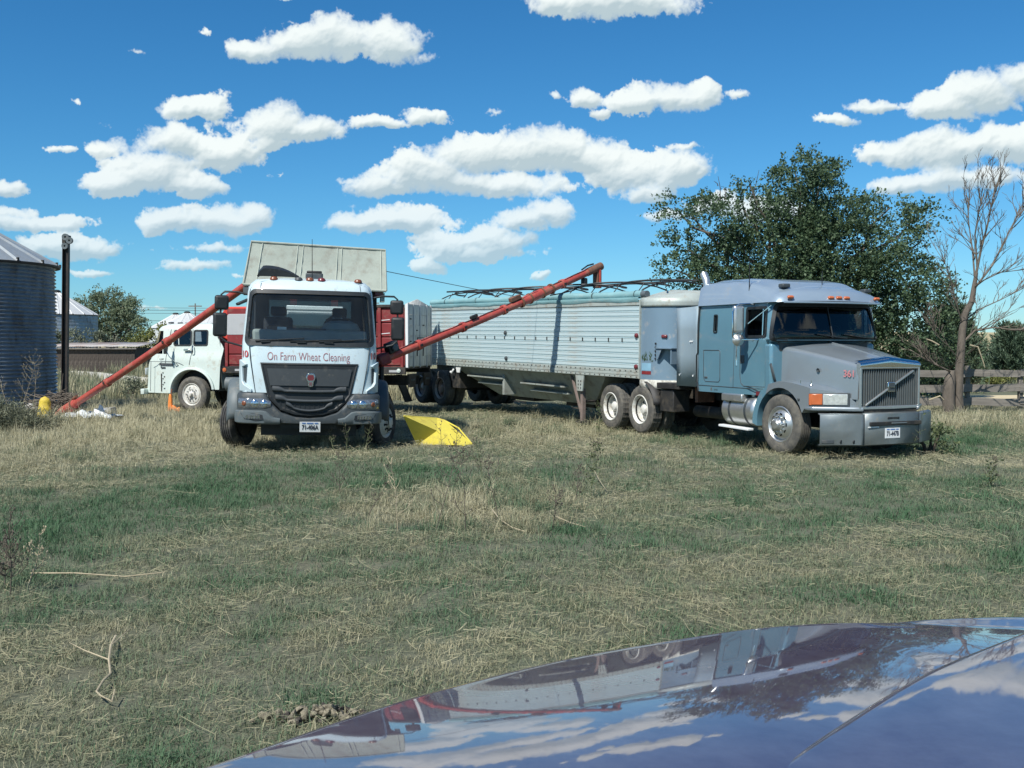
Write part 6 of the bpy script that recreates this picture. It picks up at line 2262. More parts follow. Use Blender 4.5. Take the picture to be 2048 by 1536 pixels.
def clutter():
    Yc = 26.5
    # yellow guard standing in the weeds: tapering crumpled sleeve
    p = at(89, 840, Yc)
    r = np.random.default_rng(3)
    rows = []
    for i in range(15):
        f = i / 14
        row = []
        for j in range(22):
            a = 2 * math.pi * j / 22
            rad = .185 - .075 * f ** 1.5
            if f > .85:
                rad *= math.sqrt(max(.02, 1 - ((f - .85) / .15) ** 2))
            k = 1 + .10 * math.sin(6 * f * 3.1 + 1.7 * math.sin(a)) * (.6 + .4 * math.cos(a)) + r.uniform(-.03, .03)
            row.append((rad * k * math.cos(a) + .02 * f, rad * k * .8 * math.sin(a), .60 * f))
        rows.append(row)
    o = MB().grid(rows, closed=True).build('plastic_guard', 'yellowold', None, ang=40, fix=False)
    o.location = (p.x, Yc, 0)
    tag(o, 'crumpled yellow plastic guard standing upright in weeds by auger foot', 'plastic guard')
    # concrete block with two cores, tilted
    p = at(214, 826, 27.2)
    b = thing('cinder_block', 'grey concrete block with hollow cores lying behind the white sheet', 'concrete block', (p.x, 27.2, .16), rot=(.10, -.10, -.35))
    mb = MB()
    L_, W_, H_ = .44, .22, .22
    # ring walls lying with the cores facing up
    for (x0, x1, y0, y1) in ((-L_ / 2, L_ / 2, -W_ / 2, -W_ / 2 + .035), (-L_ / 2, L_ / 2, W_ / 2 - .035, W_ / 2), (-L_ / 2, -L_ / 2 + .035, -W_ / 2 + .035, W_ / 2 - .035), (L_ / 2 - .035, L_ / 2, -W_ / 2 + .035, W_ / 2 - .035), (-.02, .02, -W_ / 2 + .035, W_ / 2 - .035)):
        mb.bb(x0, x1, y0, y1, -H_ / 2, H_ / 2)
    mb.build('block_shell', 'block', b, smooth=False)
    # crumpled white plastic sheet
    p = at(176, 838, 26.4)
    r = np.random.default_rng(8)
    nx, ny = 34, 16
    hgt = fbm2d(64, 64, 1.5, 77)
    rows = []
    for j in range(ny + 1):
        row = []
        for i in range(nx + 1):
            x = -.66 + 1.32 * i / nx
            y = -.42 + .84 * j / ny
            e = min(1, 4 * min(i / nx, 1 - i / nx)) * min(1, 4 * min(j / ny, 1 - j / ny))
            rr = 1 + .12 * hgt[(j * 5) % 64, (i * 3) % 64]
            row.append((x * rr + .04 * r.normal() * .3, y * rr, .05 + (.06 + .065 * abs(hgt[(j * 3) % 64, (i * 2) % 64])) * (.35 + .65 * e) + .012 * r.normal()))
        rows.append(row)
    o = MB().grid(rows).build('plastic_sheet', 'plastic', None, ang=25, fix=False)
    o.location = (p.x, 26.4, .02)
    tag(o, 'crumpled white plastic sheet spread under the auger intake', 'plastic sheet')
    p = at(10, 832, 25.6)
    rows = [[(-.30 + .6 * i / 10, -.12 + .24 * j / 5, .12 + .05 * math.sin(i * 1.3 + j) + .10 * (1 - i / 10)) for i in range(11)] for j in range(6)]
    o = MB().grid(rows).build('plastic_scrap', 'plastic', None, ang=25, fix=False, thick=.01)
    o.location = (p.x, 25.6, .02)
    tag(o, 'small torn white scrap in weeds at the left picture edge', 'scrap')
    p = at(70, 806, 28)
    o = blob('rock', 'rock', .24, .16, .13, 5, amp=.2)
    o.location = (p.x, 28.0, .24)
    tag(o, 'pale rounded rock lying behind the yellow plastic guard', 'rock')
    # short wooden stake beside the post
    p = at(139, 800, 27.9)
    o = MB().bar((0, 0, -.1), (.02, 0, .64), .09, .06, up=(0, 1, 0)).build('wooden_stake', 'woodpost', None, bev=.006)
    o.location = (p.x, 27.9, 0)
    tag(o, 'short grey wooden stake at the foot of the dark post', 'stake')
    # brush pile
    p = at(112, 812, 27.6)
    t = thing('brush_pile', 'heap of dead grey sticks leaning against the bin beside the post', 'brush pile', (p.x, 27.7, 0))
    rr = random.Random(12)
    mb = MB()
    for k in range(130):
        a = rr.uniform(-.5, .8)
        l = rr.uniform(.4, 1.1)
        x = rr.uniform(-.5, .45)
        z = rr.uniform(.02, .62) * (1 - .5 * abs(x - .1))
        y = rr.uniform(-.3, .3)
        pts = [(x - l * .5 * math.cos(a), y, max(.0, z - l * .5 * math.sin(a))), (x + rr.uniform(-.05, .05), y + rr.uniform(-.1, .1), z + rr.uniform(-.03, .05)), (x + l * .5 * math.cos(a), y + rr.uniform(-.2, .2), max(0, z + l * .5 * math.sin(a)))]
        mb.tube(pts, [.012, .010, .004], 4, caps=False)
    tag(mb.build('sticks', 'twig', t), kind='stuff')
    MB().tube([(-.1, -.1, 0), (.10, 0, .6), (.16, 0, 1.15)], [.022, .02, .012], 6).build('branch', 'barkdark', t)
    # orange plastic at the old truck's wheel
    p = at(343, 818, 29.0)
    t = thing('orange_chock', 'bent orange plastic piece standing before the old truck front wheel', 'wheel chock', (p.x, 29.0, .03))
    MB().prism([(-.10, 0), (-.01, 0), (.03, .14), (.01, .50), (-.05, .52), (-.08, .30)], 'xz', -.05, .05).build('chock_body', 'orangecloth', t, bev=.02)
    MB().prism([(.0, .12), (.10, .05), (.21, .0), (.26, .02), (.24, .17), (.17, .13), (.05, .22)], 'xz', -.08, .02).build('chock_foot', 'orangecloth', t, bev=.02)
    MB().prism([(-.03, .46), (.02, .48), (.03, .66), (-.01, .66)], 'xz', -.02, .02).build('chock_handle', 'rust', t, bev=.01)
    # clods near the car
    c = gp(650, 1445)
    t = thing('dirt_clods', 'small heap of dry broken dirt clods beside the car hood', 'dirt clods', (c[0], c[1], 0))
    rr = np.random.default_rng(5)
    for k in range(80):
        x = rr.normal() * .15
        y = rr.normal() * .05 + .25 * x * .3
        s = rr.uniform(.007, .021) * (1.3 if k < 14 else 1)
        o = blob('clod', 'soil' if k % 5 else 'soildark', s * 1.4, s, s * .75, 100 + k, t, n=5, amp=.55)
        o.location = (x, y, s * .5 + .045 * math.exp(-(x * x + 4 * y * y) / .02))
        o.rotation_euler = (rr.uniform(0, 3), rr.uniform(0, 1), rr.uniform(0, 3))


clutter()


# ------------------------------------------------------------------ foliage
def leaf_mat(name, dark, light, yellow=None, trans=.25):
    m = bpy.data.materials.new(name)
    m.use_nodes = True
    nt = m.node_tree
    N, L = nt.nodes, nt.links
    N.clear()
    out = N.new('ShaderNodeOutputMaterial')
    at_ = N.new('ShaderNodeAttribute')
    at_.attribute_name = 'tone'
    cr = N.new('ShaderNodeValToRGB')
    e = cr.color_ramp.elements
    e[0].position, e[0].color = 0, (*dark, 1)
    e[1].position, e[1].color = .85, (*light, 1)
    if yellow:
        q = e.new(1.0)
        q.color = (*yellow, 1)
    L.new(at_.outputs['Fac'], cr.inputs[0])
    df = N.new('ShaderNodeBsdfPrincipled')
    df.inputs['Roughness'].default_value = .55
    df.inputs['Specular IOR Level'].default_value = .35
    L.new(cr.outputs[0], df.inputs['Base Color'])
    tr = N.new('ShaderNodeBsdfTranslucent')
    L.new(cr.outputs[0], tr.inputs[0])
    mx = N.new('ShaderNodeMixShader')
    mx.inputs[0].default_value = trans
    L.new(df.outputs[0], mx.inputs[1])
    L.new(tr.outputs[0], mx.inputs[2])
    L.new(mx.outputs[0], out.inputs[0])
    return m


M['elm'] = leaf_mat('dark_elm_leaf', (.034, .064, .036), (.115, .175, .088), (.19, .24, .12), .30)
M['olive'] = leaf_mat('olive_leaf', (.11, .145, .085), (.27, .32, .20), (.40, .43, .29), .35)
M['yellowgreen'] = leaf_mat('yellow_green_leaf', (.10, .12, .035), (.24, .25, .075), (.36, .34, .12), .3)
M['pine'] = leaf_mat('pine_needle', (.04, .07, .042), (.11, .16, .10), (.16, .20, .13), .08)
M['sage'] = leaf_mat('sage_leaf', (.09, .11, .07), (.20, .22, .15), (.30, .29, .20), .2)
M['drygrass'] = leaf_mat('dry_grass_blade', (.10, .115, .075), (.24, .25, .17), (.38, .38, .28), .2)
M['weedleaf'] = leaf_mat('weed_leaf', (.07, .095, .045), (.14, .17, .08), (.20, .19, .10), .2)


def leaves_object(name, m_, C, D, n_leaf, slen, lsize, lw, seed, parent, droop=.25, fan=.9, kind=None):
    """sprays of leaves: C (k,3) starts, D (k,3) directions; each leaf is a folded diamond of two triangles"""
    r = np.random.default_rng(seed)
    k = len(C)
    D = D / np.linalg.norm(D, axis=1, keepdims=True)
    f = np.repeat(np.linspace(.12, 1.0, n_leaf)[None], k, 0) + r.uniform(-.05, .05, (k, n_leaf))
    sl = slen * r.uniform(.6, 1.3, (k, 1))
    P = C[:, None] + D[:, None] * (f * sl)[..., None]
    P[..., 2] -= droop * sl * f ** 2
    P += r.normal(size=P.shape) * .12 * slen * .5
    P = P.reshape(-1, 3)
    n = len(P)
    dd = np.repeat(D, n_leaf, 0) + r.normal(size=(n, 3)) * fan
    dd /= np.linalg.norm(dd, axis=1, keepdims=True)
    up = r.normal(size=(n, 3)) + np.array((0, 0, .6))
    s = np.cross(dd, up)
    s /= np.linalg.norm(s, axis=1, keepdims=True) + 1e-9
    ls = lsize * r.uniform(.6, 1.35, (n, 1))
    w = ls * lw
    nn = np.cross(dd, s)
    V = np.stack([P, P + dd * ls * .5 + s * w + nn * ls * .08, P + dd * ls, P + dd * ls * .5 - s * w + nn * ls * .08], 1).reshape(-1, 3)
    i = np.arange(n) * 4
    F = np.concatenate([np.stack([i, i + 1, i + 2], 1), np.stack([i, i + 2, i + 3], 1)], 0)
    me = bpy.data.meshes.new(name)
    me.vertices.add(len(V))
    me.vertices.foreach_set('co', V.astype(np.float32).ravel())
    me.loops.add(len(F) * 3)
    me.loops.foreach_set('vertex_index', F.astype(np.int32).ravel())
    me.polygons.add(len(F))
    me.polygons.foreach_set('loop_start', (np.arange(len(F)) * 3).astype(np.int32))
    me.polygons.foreach_set('loop_total', np.full(len(F), 3, np.int32))
    tone = np.clip(np.repeat(r.beta(2, 2.4, (k, 1)), n_leaf, 1).reshape(-1) * .75 + r.uniform(0, .3, n), 0, 1)
    a = me.attributes.new('tone', 'FLOAT', 'POINT')
    a.data.foreach_set('value', np.repeat(tone, 4).astype(np.float32))
    me.update()
    me.validate()
    me.materials.append(M[m_])
    o = bpy.data.objects.new(name, me)
    COL.objects.link(o)
    o.parent = parent
    if kind:
        o['kind'] = kind
    return o


def blob_sprays(blobs, Y, dep, n, seed, base, outward=1.0, up=.35, shell=.55):
    """start points in ellipsoids given by picture outlines, real depth around Y"""
    r = np.random.default_rng(seed)
    area = np.array([b[2] * b[3] * (b[4] if len(b) > 4 else 1) for b in blobs], float)
    cnt = np.maximum(3, (n * area / area.sum()).astype(int))
    C, D = [], []
    for b, m in zip(blobs, cnt):
        yc = Y + r.uniform(-.5, .5) * dep
        c = at(b[0], b[1], yc)
        s = yc / FPX
        rad = np.array((b[2] * s, dep * (.4 + .6 * min(1, b[2] / 80.0)), b[3] * s))
        v = r.normal(size=(m, 3))
        v /= np.linalg.norm(v, axis=1, keepdims=True)
        q = r.uniform(shell ** 3, 1, (m, 1)) ** (1 / 3)
        # clumps: pull starts towards a few nodes so that gaps open between them
        nodes = r.normal(size=(max(3, m // 14), 3))
        nodes /= np.linalg.norm(nodes, axis=1, keepdims=True)
        idx = r.integers(0, len(nodes), m)
        v = v * .34 + nodes[idx] * .82
        v /= np.maximum(1, np.linalg.norm(v, axis=1, keepdims=True))
        p = np.array(c) + v * q * rad
        C.append(p - np.array(base))
        D.append(v * outward + np.array((0, 0, up)) + r.normal(size=(m, 3)) * .35)
    return np.concatenate(C), np.concatenate(D)


def limbs(mb, base, targets, r0, rr, seg=6, wob=.12):
    for tg, r1 in targets:
        b = Vector(base)
        e = Vector(tg)
        L_ = (e - b).length
        pts = []
        for i in range(seg + 1):
            f = i / seg
            p = b.lerp(e, f) + Vector((rr.uniform(-1, 1), rr.uniform(-1, 1), rr.uniform(-.5, .5) + .8 * math.sin(math.pi * f))) * wob * L_ * (math.sin(math.pi * f)) * .6
            pts.append(p)
        mb.tube(pts, [r0 + (r1 - r0) * i / seg for i in range(seg + 1)], 7)


def big_tree():
    Y = 34.0
    base = (at(1610, 690, Y).x, Y, 0)
    t = thing('elm_tree', 'large dark green leafy tree rising behind the blue truck cab', 'tree', base)
    blobs = [(1600, 395, 78, 72), (1590, 345, 46, 34), (1640, 370, 40, 40), (1500, 425, 62, 46, .8), (1440, 445, 55, 45, .7), (1380, 425, 46, 30, .6), (1350, 415, 22, 22, .6),
             (1375, 500, 48, 42, .65), (1350, 540, 26, 30, .5), (1450, 530, 82, 66), (1560, 500, 105, 92, 1.2), (1680, 500, 100, 90, 1.2), (1700, 430, 62, 42, .9), (1780, 415, 52, 30, .8),
             (1825, 440, 34, 34, .7), (1790, 470, 52, 34, .6), (1845, 480, 18, 14, .6), (1780, 560, 84, 66, 1.1), (1840, 570, 40, 44, .9), (1815, 650, 62, 62, 1.1), (1700, 610, 125, 84, 1.2), (1560, 590, 125, 52, 1.1),
             (1395, 560, 56, 30, .8), (1830, 720, 40, 50, 1), (1860, 620, 24, 30, .8), (1500, 370, 10, 26, .9), (1480, 395, 34, 24, .7), (1740, 720, 110, 66, 1.1), (1640, 690, 110, 70, 1), (1860, 680, 30, 50, .8), (1850, 760, 30, 30, .8)]
    rr = random.Random(21)
    mb = MB()
    mb.tube([(0, 0, -.3), (.05, 0, .6), (.1, 0, 1.5), (.05, .1, 2.4)], [.42, .34, .30, .26], 12)
    tg = []
    for b in blobs:
        p = at(b[0], b[1], Y + rr.uniform(-.8, .8)) - Vector(base)
        tg.append((p, .02))
    limbs(mb, (.05, .1, 2.2), tg, .11, rr)
    mb.build('trunk', 'bark', t)
    C, D = blob_sprays(blobs, Y, 1.7, 7000, 31, base, up=.15)
    leaves_object('crown', 'elm', C, D, 16, .62, .088, .36, 32, t, droop=.35)
    # bare tips poking out at the upper left
    mb = MB()
    for (u, v, u2, v2) in ((1440, 400, 1436, 352), (1450, 400, 1447, 372), (1436, 372, 1428, 362), (1840, 560, 1872, 545), (1500, 400, 1518, 340)):
        a, b = at(u, v, Y) - Vector(base), at(u2, v2, Y) - Vector(base)
        mb.tube([a, a.lerp(b, .5) + Vector((.04, 0, 0)), b], [.02, .014, .006], 5)
    mb.build('bare_twigs', 'barkdark', t)


def far_tree():
    Y = 104.0
    base = (at(222, 690, Y).x, Y, 0)
    t = thing('leafy_tree', 'round olive green tree beside the distant grey grain bin', 'tree', base)
    blobs = [(222, 628, 48, 42, 1.2), (215, 590, 24, 16), (182, 602, 26, 18), (168, 606, 14, 10, .8), (252, 642, 34, 36, 1.1), (205, 660, 46, 26), (246, 612, 30, 22), (240, 668, 40, 18), (268, 650, 20, 24), (192, 640, 24, 30), (205, 578, 8, 8), (280, 660, 8, 14)]
    rr = random.Random(5)
    mb = MB()
    mb.tube([(0, 0, -.3), (.1, 0, 1.2), (0, 0, 2.0)], [.4, .3, .25], 10)
    limbs(mb, (0, 0, 1.2), [(at(b[0], b[1], Y) - Vector(base), .03) for b in blobs], .12, rr)
    mb.build('trunk', 'bark', t)
    C, D = blob_sprays(blobs, Y, 2.0, 1900, 41, base)
    leaves_object('crown', 'olive', C, D, 12, .8, .155, .38, 42, t)


def shrub(label, blobs, Y, m_, n, seed, slen=.8, ls=.2, name='shrub', group=None, up=.6, lw=.3):
    b0 = blobs[0]
    base = (at(b0[0], b0[1], Y).x, Y, 0)
    t = thing(name, label, 'bush', base, group=group)
    rr = random.Random(seed)
    mb = MB()
    limbs(mb, (0, 0, -.1), [(at(b[0], b[1], Y) - Vector(base), .015) for b in blobs], .05, rr)
    mb.build('stem', 'barkdark', t)
    C, D = blob_sprays(blobs, Y, .9, n, seed, base, up=up)
    C[:, 2] = np.maximum(C[:, 2], .02)
    leaves_object('foliage', m_, C, D, 9, slen, ls, lw, seed + 1, t, droop=.15)


def pine(label, u, vtop, vbot, hw, Y, seed):
    base = (at(u, 690, Y).x, Y, 0)
    t = thing('pine_tree', label, 'tree', base)
    top = at(u, vtop, Y).z
    s = Y / FPX
    R0 = hw * s
    mb = MB()
    mb.tube([(0, 0, -.2), (0, 0, top * .5), (0, 0, top - .1)], [.14, .09, .02], 8)
    r = np.random.default_rng(seed)
    C, D = [], []
    zlo = max(.15, at(u, vbot, Y).z)
    nb = 90
    for k in range(nb):
        f = (k / nb) ** .85
        z = zlo + (top - zlo) * f
        a = k * 2.4 + r.uniform(-.3, .3)
        rad = R0 * (1 - f) ** .7 * r.uniform(.7, 1.1) * (.75 + .25 * math.sin(f * 3.1))
        d = np.array((math.cos(a), math.sin(a), .25 + .55 * f))
        tip = np.array((math.cos(a) * rad, math.sin(a) * rad, z + rad * .25))
        mb.tube([(0, 0, z), tuple(tip * .5 + np.array((0, 0, z * .5 - .02))), tuple(tip)], [.025, .015, .006], 4, caps=False)
        m = 10
        for q in range(m):
            g = r.uniform(.3, 1.05)
            C.append(np.array((0, 0, z)) * (1 - g) + tip * g + r.normal(size=3) * .10 * R0)
            D.append(d * .6 + np.array((0, 0, .8)) + r.normal(size=3) * .3)
    mb.build('trunk', 'barkdark', t)
    leaves_object('crown', 'pine', np.array(C), np.array(D), 16, .32 * R0 + .05, .13 + .002 * Y, .12, seed + 1, t, droop=0, fan=.45)


big_tree()
far_tree()
pine('dark pine tree growing right behind the bare dead tree trunk', 1905, 636, 812, 70, 37, 51)
pine('small pine tree behind the rail fence near the right picture edge', 2022, 672, 790, 56, 52, 53)
pine('round pine tree half hidden between the leafy tree and the dead tree', 1845, 690, 812, 46, 40, 55)
shrub('yellow green bush on the slope between far tree and farm truck', [(290, 690, 34, 20), (312, 672, 26, 12), (268, 706, 26, 14), (320, 700, 24, 20)], 84, 'yellowgreen', 320, 61)
shrub('low grey green weeds growing at the foot of the distant bin', [(140, 678, 34, 9), (175, 680, 30, 8), (120, 672, 16, 10), (205, 685, 24, 6)], 79, 'sage', 260, 63, slen=.7, ls=.16)
shrub('low yellow green bush seen between the fence rails', [(1975, 766, 40, 7), (2015, 764, 36, 8), (1945, 770, 26, 6)], 44, 'yellowgreen', 220, 65, slen=.35, ls=.10)
shrub('grey round tumbleweed bush in the dry grass before the gravel track', [(258, 778, 20, 14), (270, 774, 14, 12)], 36, 'sage', 150, 67, slen=.25, ls=.06)
shrub('dry bushy tangle of weeds at the left picture edge in the foreground', [(20, 1120, 40, 60), (-30, 1140, 60, 70)], 9.2, 'sage', 26, 69, slen=.12, ls=.025, name='weed_bush', up=.8)
shrub('grassy grey weeds heaped in front of the big bin', [(30, 856, 50, 22), (-20, 850, 50, 30), (70, 872, 40, 14)], 23.5, 'drygrass', 520, 71, slen=.42, ls=.16, lw=.045, name='weed_bush', up=1.2)
shrub('small leafy green weed bush at the right end of the truck bumper', [(1862, 880, 26, 18), (1835, 872, 14, 8), (1880, 868, 14, 10)], 18.6, 'weedleaf', 70, 73, slen=.22, ls=.06, name='weed_bush', up=.4)


# ------------------------------------------------------------------ bare dead tree
def dead_tree():
    Y = 29.0
    base = at(1912, 690, Y)
    base.z = 0
    t = thing('dead_tree', 'bare leafless tree with forked grey trunk beside the rail fence', 'tree', tuple(base))
    rr = random.Random(77)
    main, tw = MB(), MB()

    def pl(pts):
        return [at(u, v, Y + dy) - base for u, v, dy in pts]
    # stump-like old trunk and the living leader
    main.tube([Vector((p.x, p.y, -.1)) if i == 0 else p for i, p in enumerate(pl([(1898, 830, 0), (1897, 790, 0), (1900, 758, 0), (1904, 742, .02)]))], [.17, .165, .15, .08], 12)
    main.tube([Vector((p.x, p.y, -.1)) if i == 0 else p for i, p in enumerate(pl([(1918, 830, .1), (1916, 790, .1), (1918, 750, .1), (1922, 700, .1), (1925, 660, .1), (1930, 628, .1), (1944, 602, .1), (1948, 575, .1), (1953, 545, .1)]))], [.16, .13, .12, .11, .10, .09, .08, .065, .045], 12)
    main.build('trunk', 'bark', t)

    def grow(p, d, L_, r0, depth):
        n = 5
        pts = [p]
        q = p.copy()
        d = d.normalized()
        for i in range(n):
            d = (d + Vector((rr.uniform(-1, 1), rr.uniform(-1, 1), rr.uniform(-.7, 1.0))) * .16).normalized()
            q = q + d * (L_ / n)
            pts.append(q.copy())
        tw.tube(pts, [max(.0042, r0 * (1 - .75 * i / n)) for i in range(n + 1)], 5 if depth < 2 else 4, caps=False)
        if depth >= 4 or L_ < .22:
            return
        for k in range(rr.choice((2, 3, 3, 4))):
            i = rr.randint(1, n)
            a = rr.uniform(.35, .85)
            s = Vector((rr.uniform(-1, 1), rr.uniform(-.8, .8), rr.uniform(-.3, .9)))
            grow(pts[i], (pts[i] - pts[i - 1]).normalized() + s * a, L_ * rr.uniform(.38, .66), max(.006, r0 * .5), depth + 1)

    for pts, r0 in (
        ([(1953, 545, .1), (1962, 500, .0), (1975, 450, -.2), (1985, 400, -.2), (1990, 372, -.2)], .045),
        ([(1950, 560, .1), (1945, 500, .3), (1938, 450, .3), (1936, 410, .4)], .035),
        ([(1948, 578, .1), (1985, 530, .2), (2010, 480, .3), (2030, 440, .2), (2050, 410, .2)], .04),
        ([(1925, 650, .1), (1915, 615, -.2), (1906, 580, -.3), (1896, 545, -.3), (1888, 520, -.2)], .028),
        ([(1922, 690, .1), (1948, 662, .0), (1985, 655, -.2), (2030, 660, -.3), (2090, 655, -.3)], .042),
        ([(1926, 645, .1), (1955, 620, .4), (2000, 600, .6), (2050, 575, .7)], .03),
        ([(1904, 745, 0), (1884, 735, -.2), (1868, 728, -.3), (1852, 718, -.3)], .035),
        ([(1948, 575, .1), (1968, 560, -.4), (2000, 545, -.6), (2040, 540, -.8)], .03),
        ([(1918, 720, .1), (1895, 690, -.3), (1872, 670, -.4), (1866, 655, -.4)], .02),
        ([(1955, 540, .1), (1950, 470, -.1), (1958, 420, -.2), (1968, 385, -.3)], .035),
    ):
        q = pl(pts)
        tw.tube(q, [r0 * .8 * (1 - .7 * i / (len(q) - 1)) for i in range(len(q))], 7, caps=False)
        for i in range(1, len(q)):
            seg = q[i] - q[i - 1]
            for k in range(3 if i < len(q) - 1 else 5):
                f = rr.uniform(.2, 1)
                s = Vector((rr.uniform(-1, 1), rr.uniform(-1, 1), rr.uniform(-.2, .8)))
                grow(q[i - 1].lerp(q[i], f), seg.normalized() + s * .7, rr.uniform(.45, .95) * (1.0 if r0 > .03 else .8), r0 * .42, 1)
    tw.build('branches', 'twig', t, fix=False)
    # pale broken stubs low on the trunk
    for pts in ([(1878, 690, -.4), (1864, 682, -.4), (1853, 678, -.4)], [(1940, 690, -.3), (1956, 694, -.3), (1966, 722, -.3), (1970, 735, -.3)], [(1858, 800, -.3), (1880, 792, -.3), (1888, 800, -.3)]):
        MB().tube(pl(pts), [.022, .02, .014, .009][:len(pts)], 6).build('broken_branch', 'stalkpale', t)


dead_tree()


# ------------------------------------------------------------------ rail fence on the right
def fence():
    Y = 30.2
    a = at(1838, 690, Y)
    t = thing('rail_fence', 'weathered three rail wooden fence behind the dead tree', 'fence', (a.x, Y, 0))
    rr = random.Random(3)
    xs = [0.0, at(1922, 690, Y).x - a.x + .25, at(2046, 690, Y).x - a.x, at(2046, 690, Y).x - a.x + 2.4, at(2046, 690, Y).x - a.x + 4.8]
    for i, x in enumerate(xs):
        h = 1.30 if i != 2 else 1.12
        MB().bar((x, .10, -.2), (x + rr.uniform(-.02, .02), .12, h), .12, .12, up=(0, 1, 0)).build('post', 'woodpost', t, bev=.01)
    for zc, hh, sag in ((1.105, .20, -.01), (.645, .22, .02), (.29, .22, -.03)):
        for i in range(len(xs) - 1):
            mb = MB()
            n = 6
            z0, z1 = zc + rr.uniform(-.02, .02), zc + rr.uniform(-.02, .02) + sag
            pts = [(xs[i] - .06 + (xs[i + 1] - xs[i] + .12) * k / n, 0.02 * (i % 2), z0 + (z1 - z0) * k / n - .012 * math.sin(math.pi * k / n)) for k in range(n + 1)]
            rows = []
            for p in pts:
                w = rr.uniform(-.006, .006)
                rows.append([(p[0], p[1] - .02, p[2] - hh / 2 + w), (p[0], p[1] - .02, p[2] + hh / 2 + w), (p[0], p[1] + .02, p[2] + hh / 2 + w), (p[0], p[1] + .02, p[2] - hh / 2 + w)])
            mb.grid(rows, closed=True)
            mb.build('rail', 'wood', t, ang=30)


fence()
# ------------------------------------------------------------------ tall weeds, one thing each
def weed(label, u, v, h, m_, seed, lean=0.0, branches=9, heads=True, spread=.45, leafy=0, group='tall dry weeds in the pasture', name='weed', r0=.006):
    x, y = gp(u, v)
    z = float(gz(x, y))
    rr = random.Random(seed)
    h = h * 1.15
    branches = int(branches * 1.5)
    mb = MB()
    pts = [Vector((0, 0, -.03))]
    p = Vector((0, 0, 0))
    d = Vector((lean, rr.uniform(-.1, .1), 1)).normalized()
    n = 8
    for i in range(n):
        d = (d + Vector((rr.uniform(-.12, .12), rr.uniform(-.12, .12), .02))).normalized()
        p = p + d * h / n
        pts.append(p.copy())
    mb.tube(pts, [r0 * (1 - .75 * i / n) for i in range(n + 1)], 5)
    tips = [pts[-1]]
    for k in range(branches):
        i = rr.randint(2, n)
        a = rr.uniform(0, 6.28)
        L_ = h * rr.uniform(.12, .38) * (1.25 - i / n * .7)
        s = pts[i]
        e = s + Vector((math.cos(a) * L_ * spread * 1.6, math.sin(a) * L_ * spread * 1.6, L_ * rr.uniform(.45, .95)))
        m = s.lerp(e, .5) + Vector((math.cos(a), math.sin(a), -.3)) * L_ * .10
        mb.tube([s, m, e], [r0 * .5, r0 * .42, r0 * .25], 4, caps=False)
        tips.append(e)
        for q in range(rr.randint(0, 3)):
            b = m.lerp(e, rr.uniform(0, .9))
            e2 = b + Vector((rr.uniform(-1, 1), rr.uniform(-1, 1), rr.uniform(.3, 1.2))) * L_ * .28
            mb.tube([b, e2], [r0 * .34, r0 * .2], 4, caps=False)
            tips.append(e2)
    hd = MB()
    if heads:
        for tpt in tips:
            s = r0 * rr.uniform(.6, 1.3)
            hd.tube([tpt, tpt + Vector((rr.uniform(-.3, .3), rr.uniform(-.3, .3), 1)) * s * 1.6, tpt + Vector((0, 0, s * 3))], [s * .5, s, s * .3], 5)
    t = thing(name, label, 'weed', (x, y, z), group=group)
    mb.build('stem', m_, t, fix=False)
    if heads:
        tag(hd.build('seed_heads', 'stalk' if m_ != 'stalkpale' else 'stalkpale', t, fix=False), kind='stuff')
    if leafy:
        C = np.array([list(pts[rr.randint(1, n)]) for _ in range(leafy)])
        D = np.array([[rr.uniform(-1, 1), rr.uniform(-1, 1), rr.uniform(0, .8)] for _ in range(leafy)])
        leaves_object('leaves', 'weedleaf', C, D, 4, .10, .045, .25, seed, t)
    return t


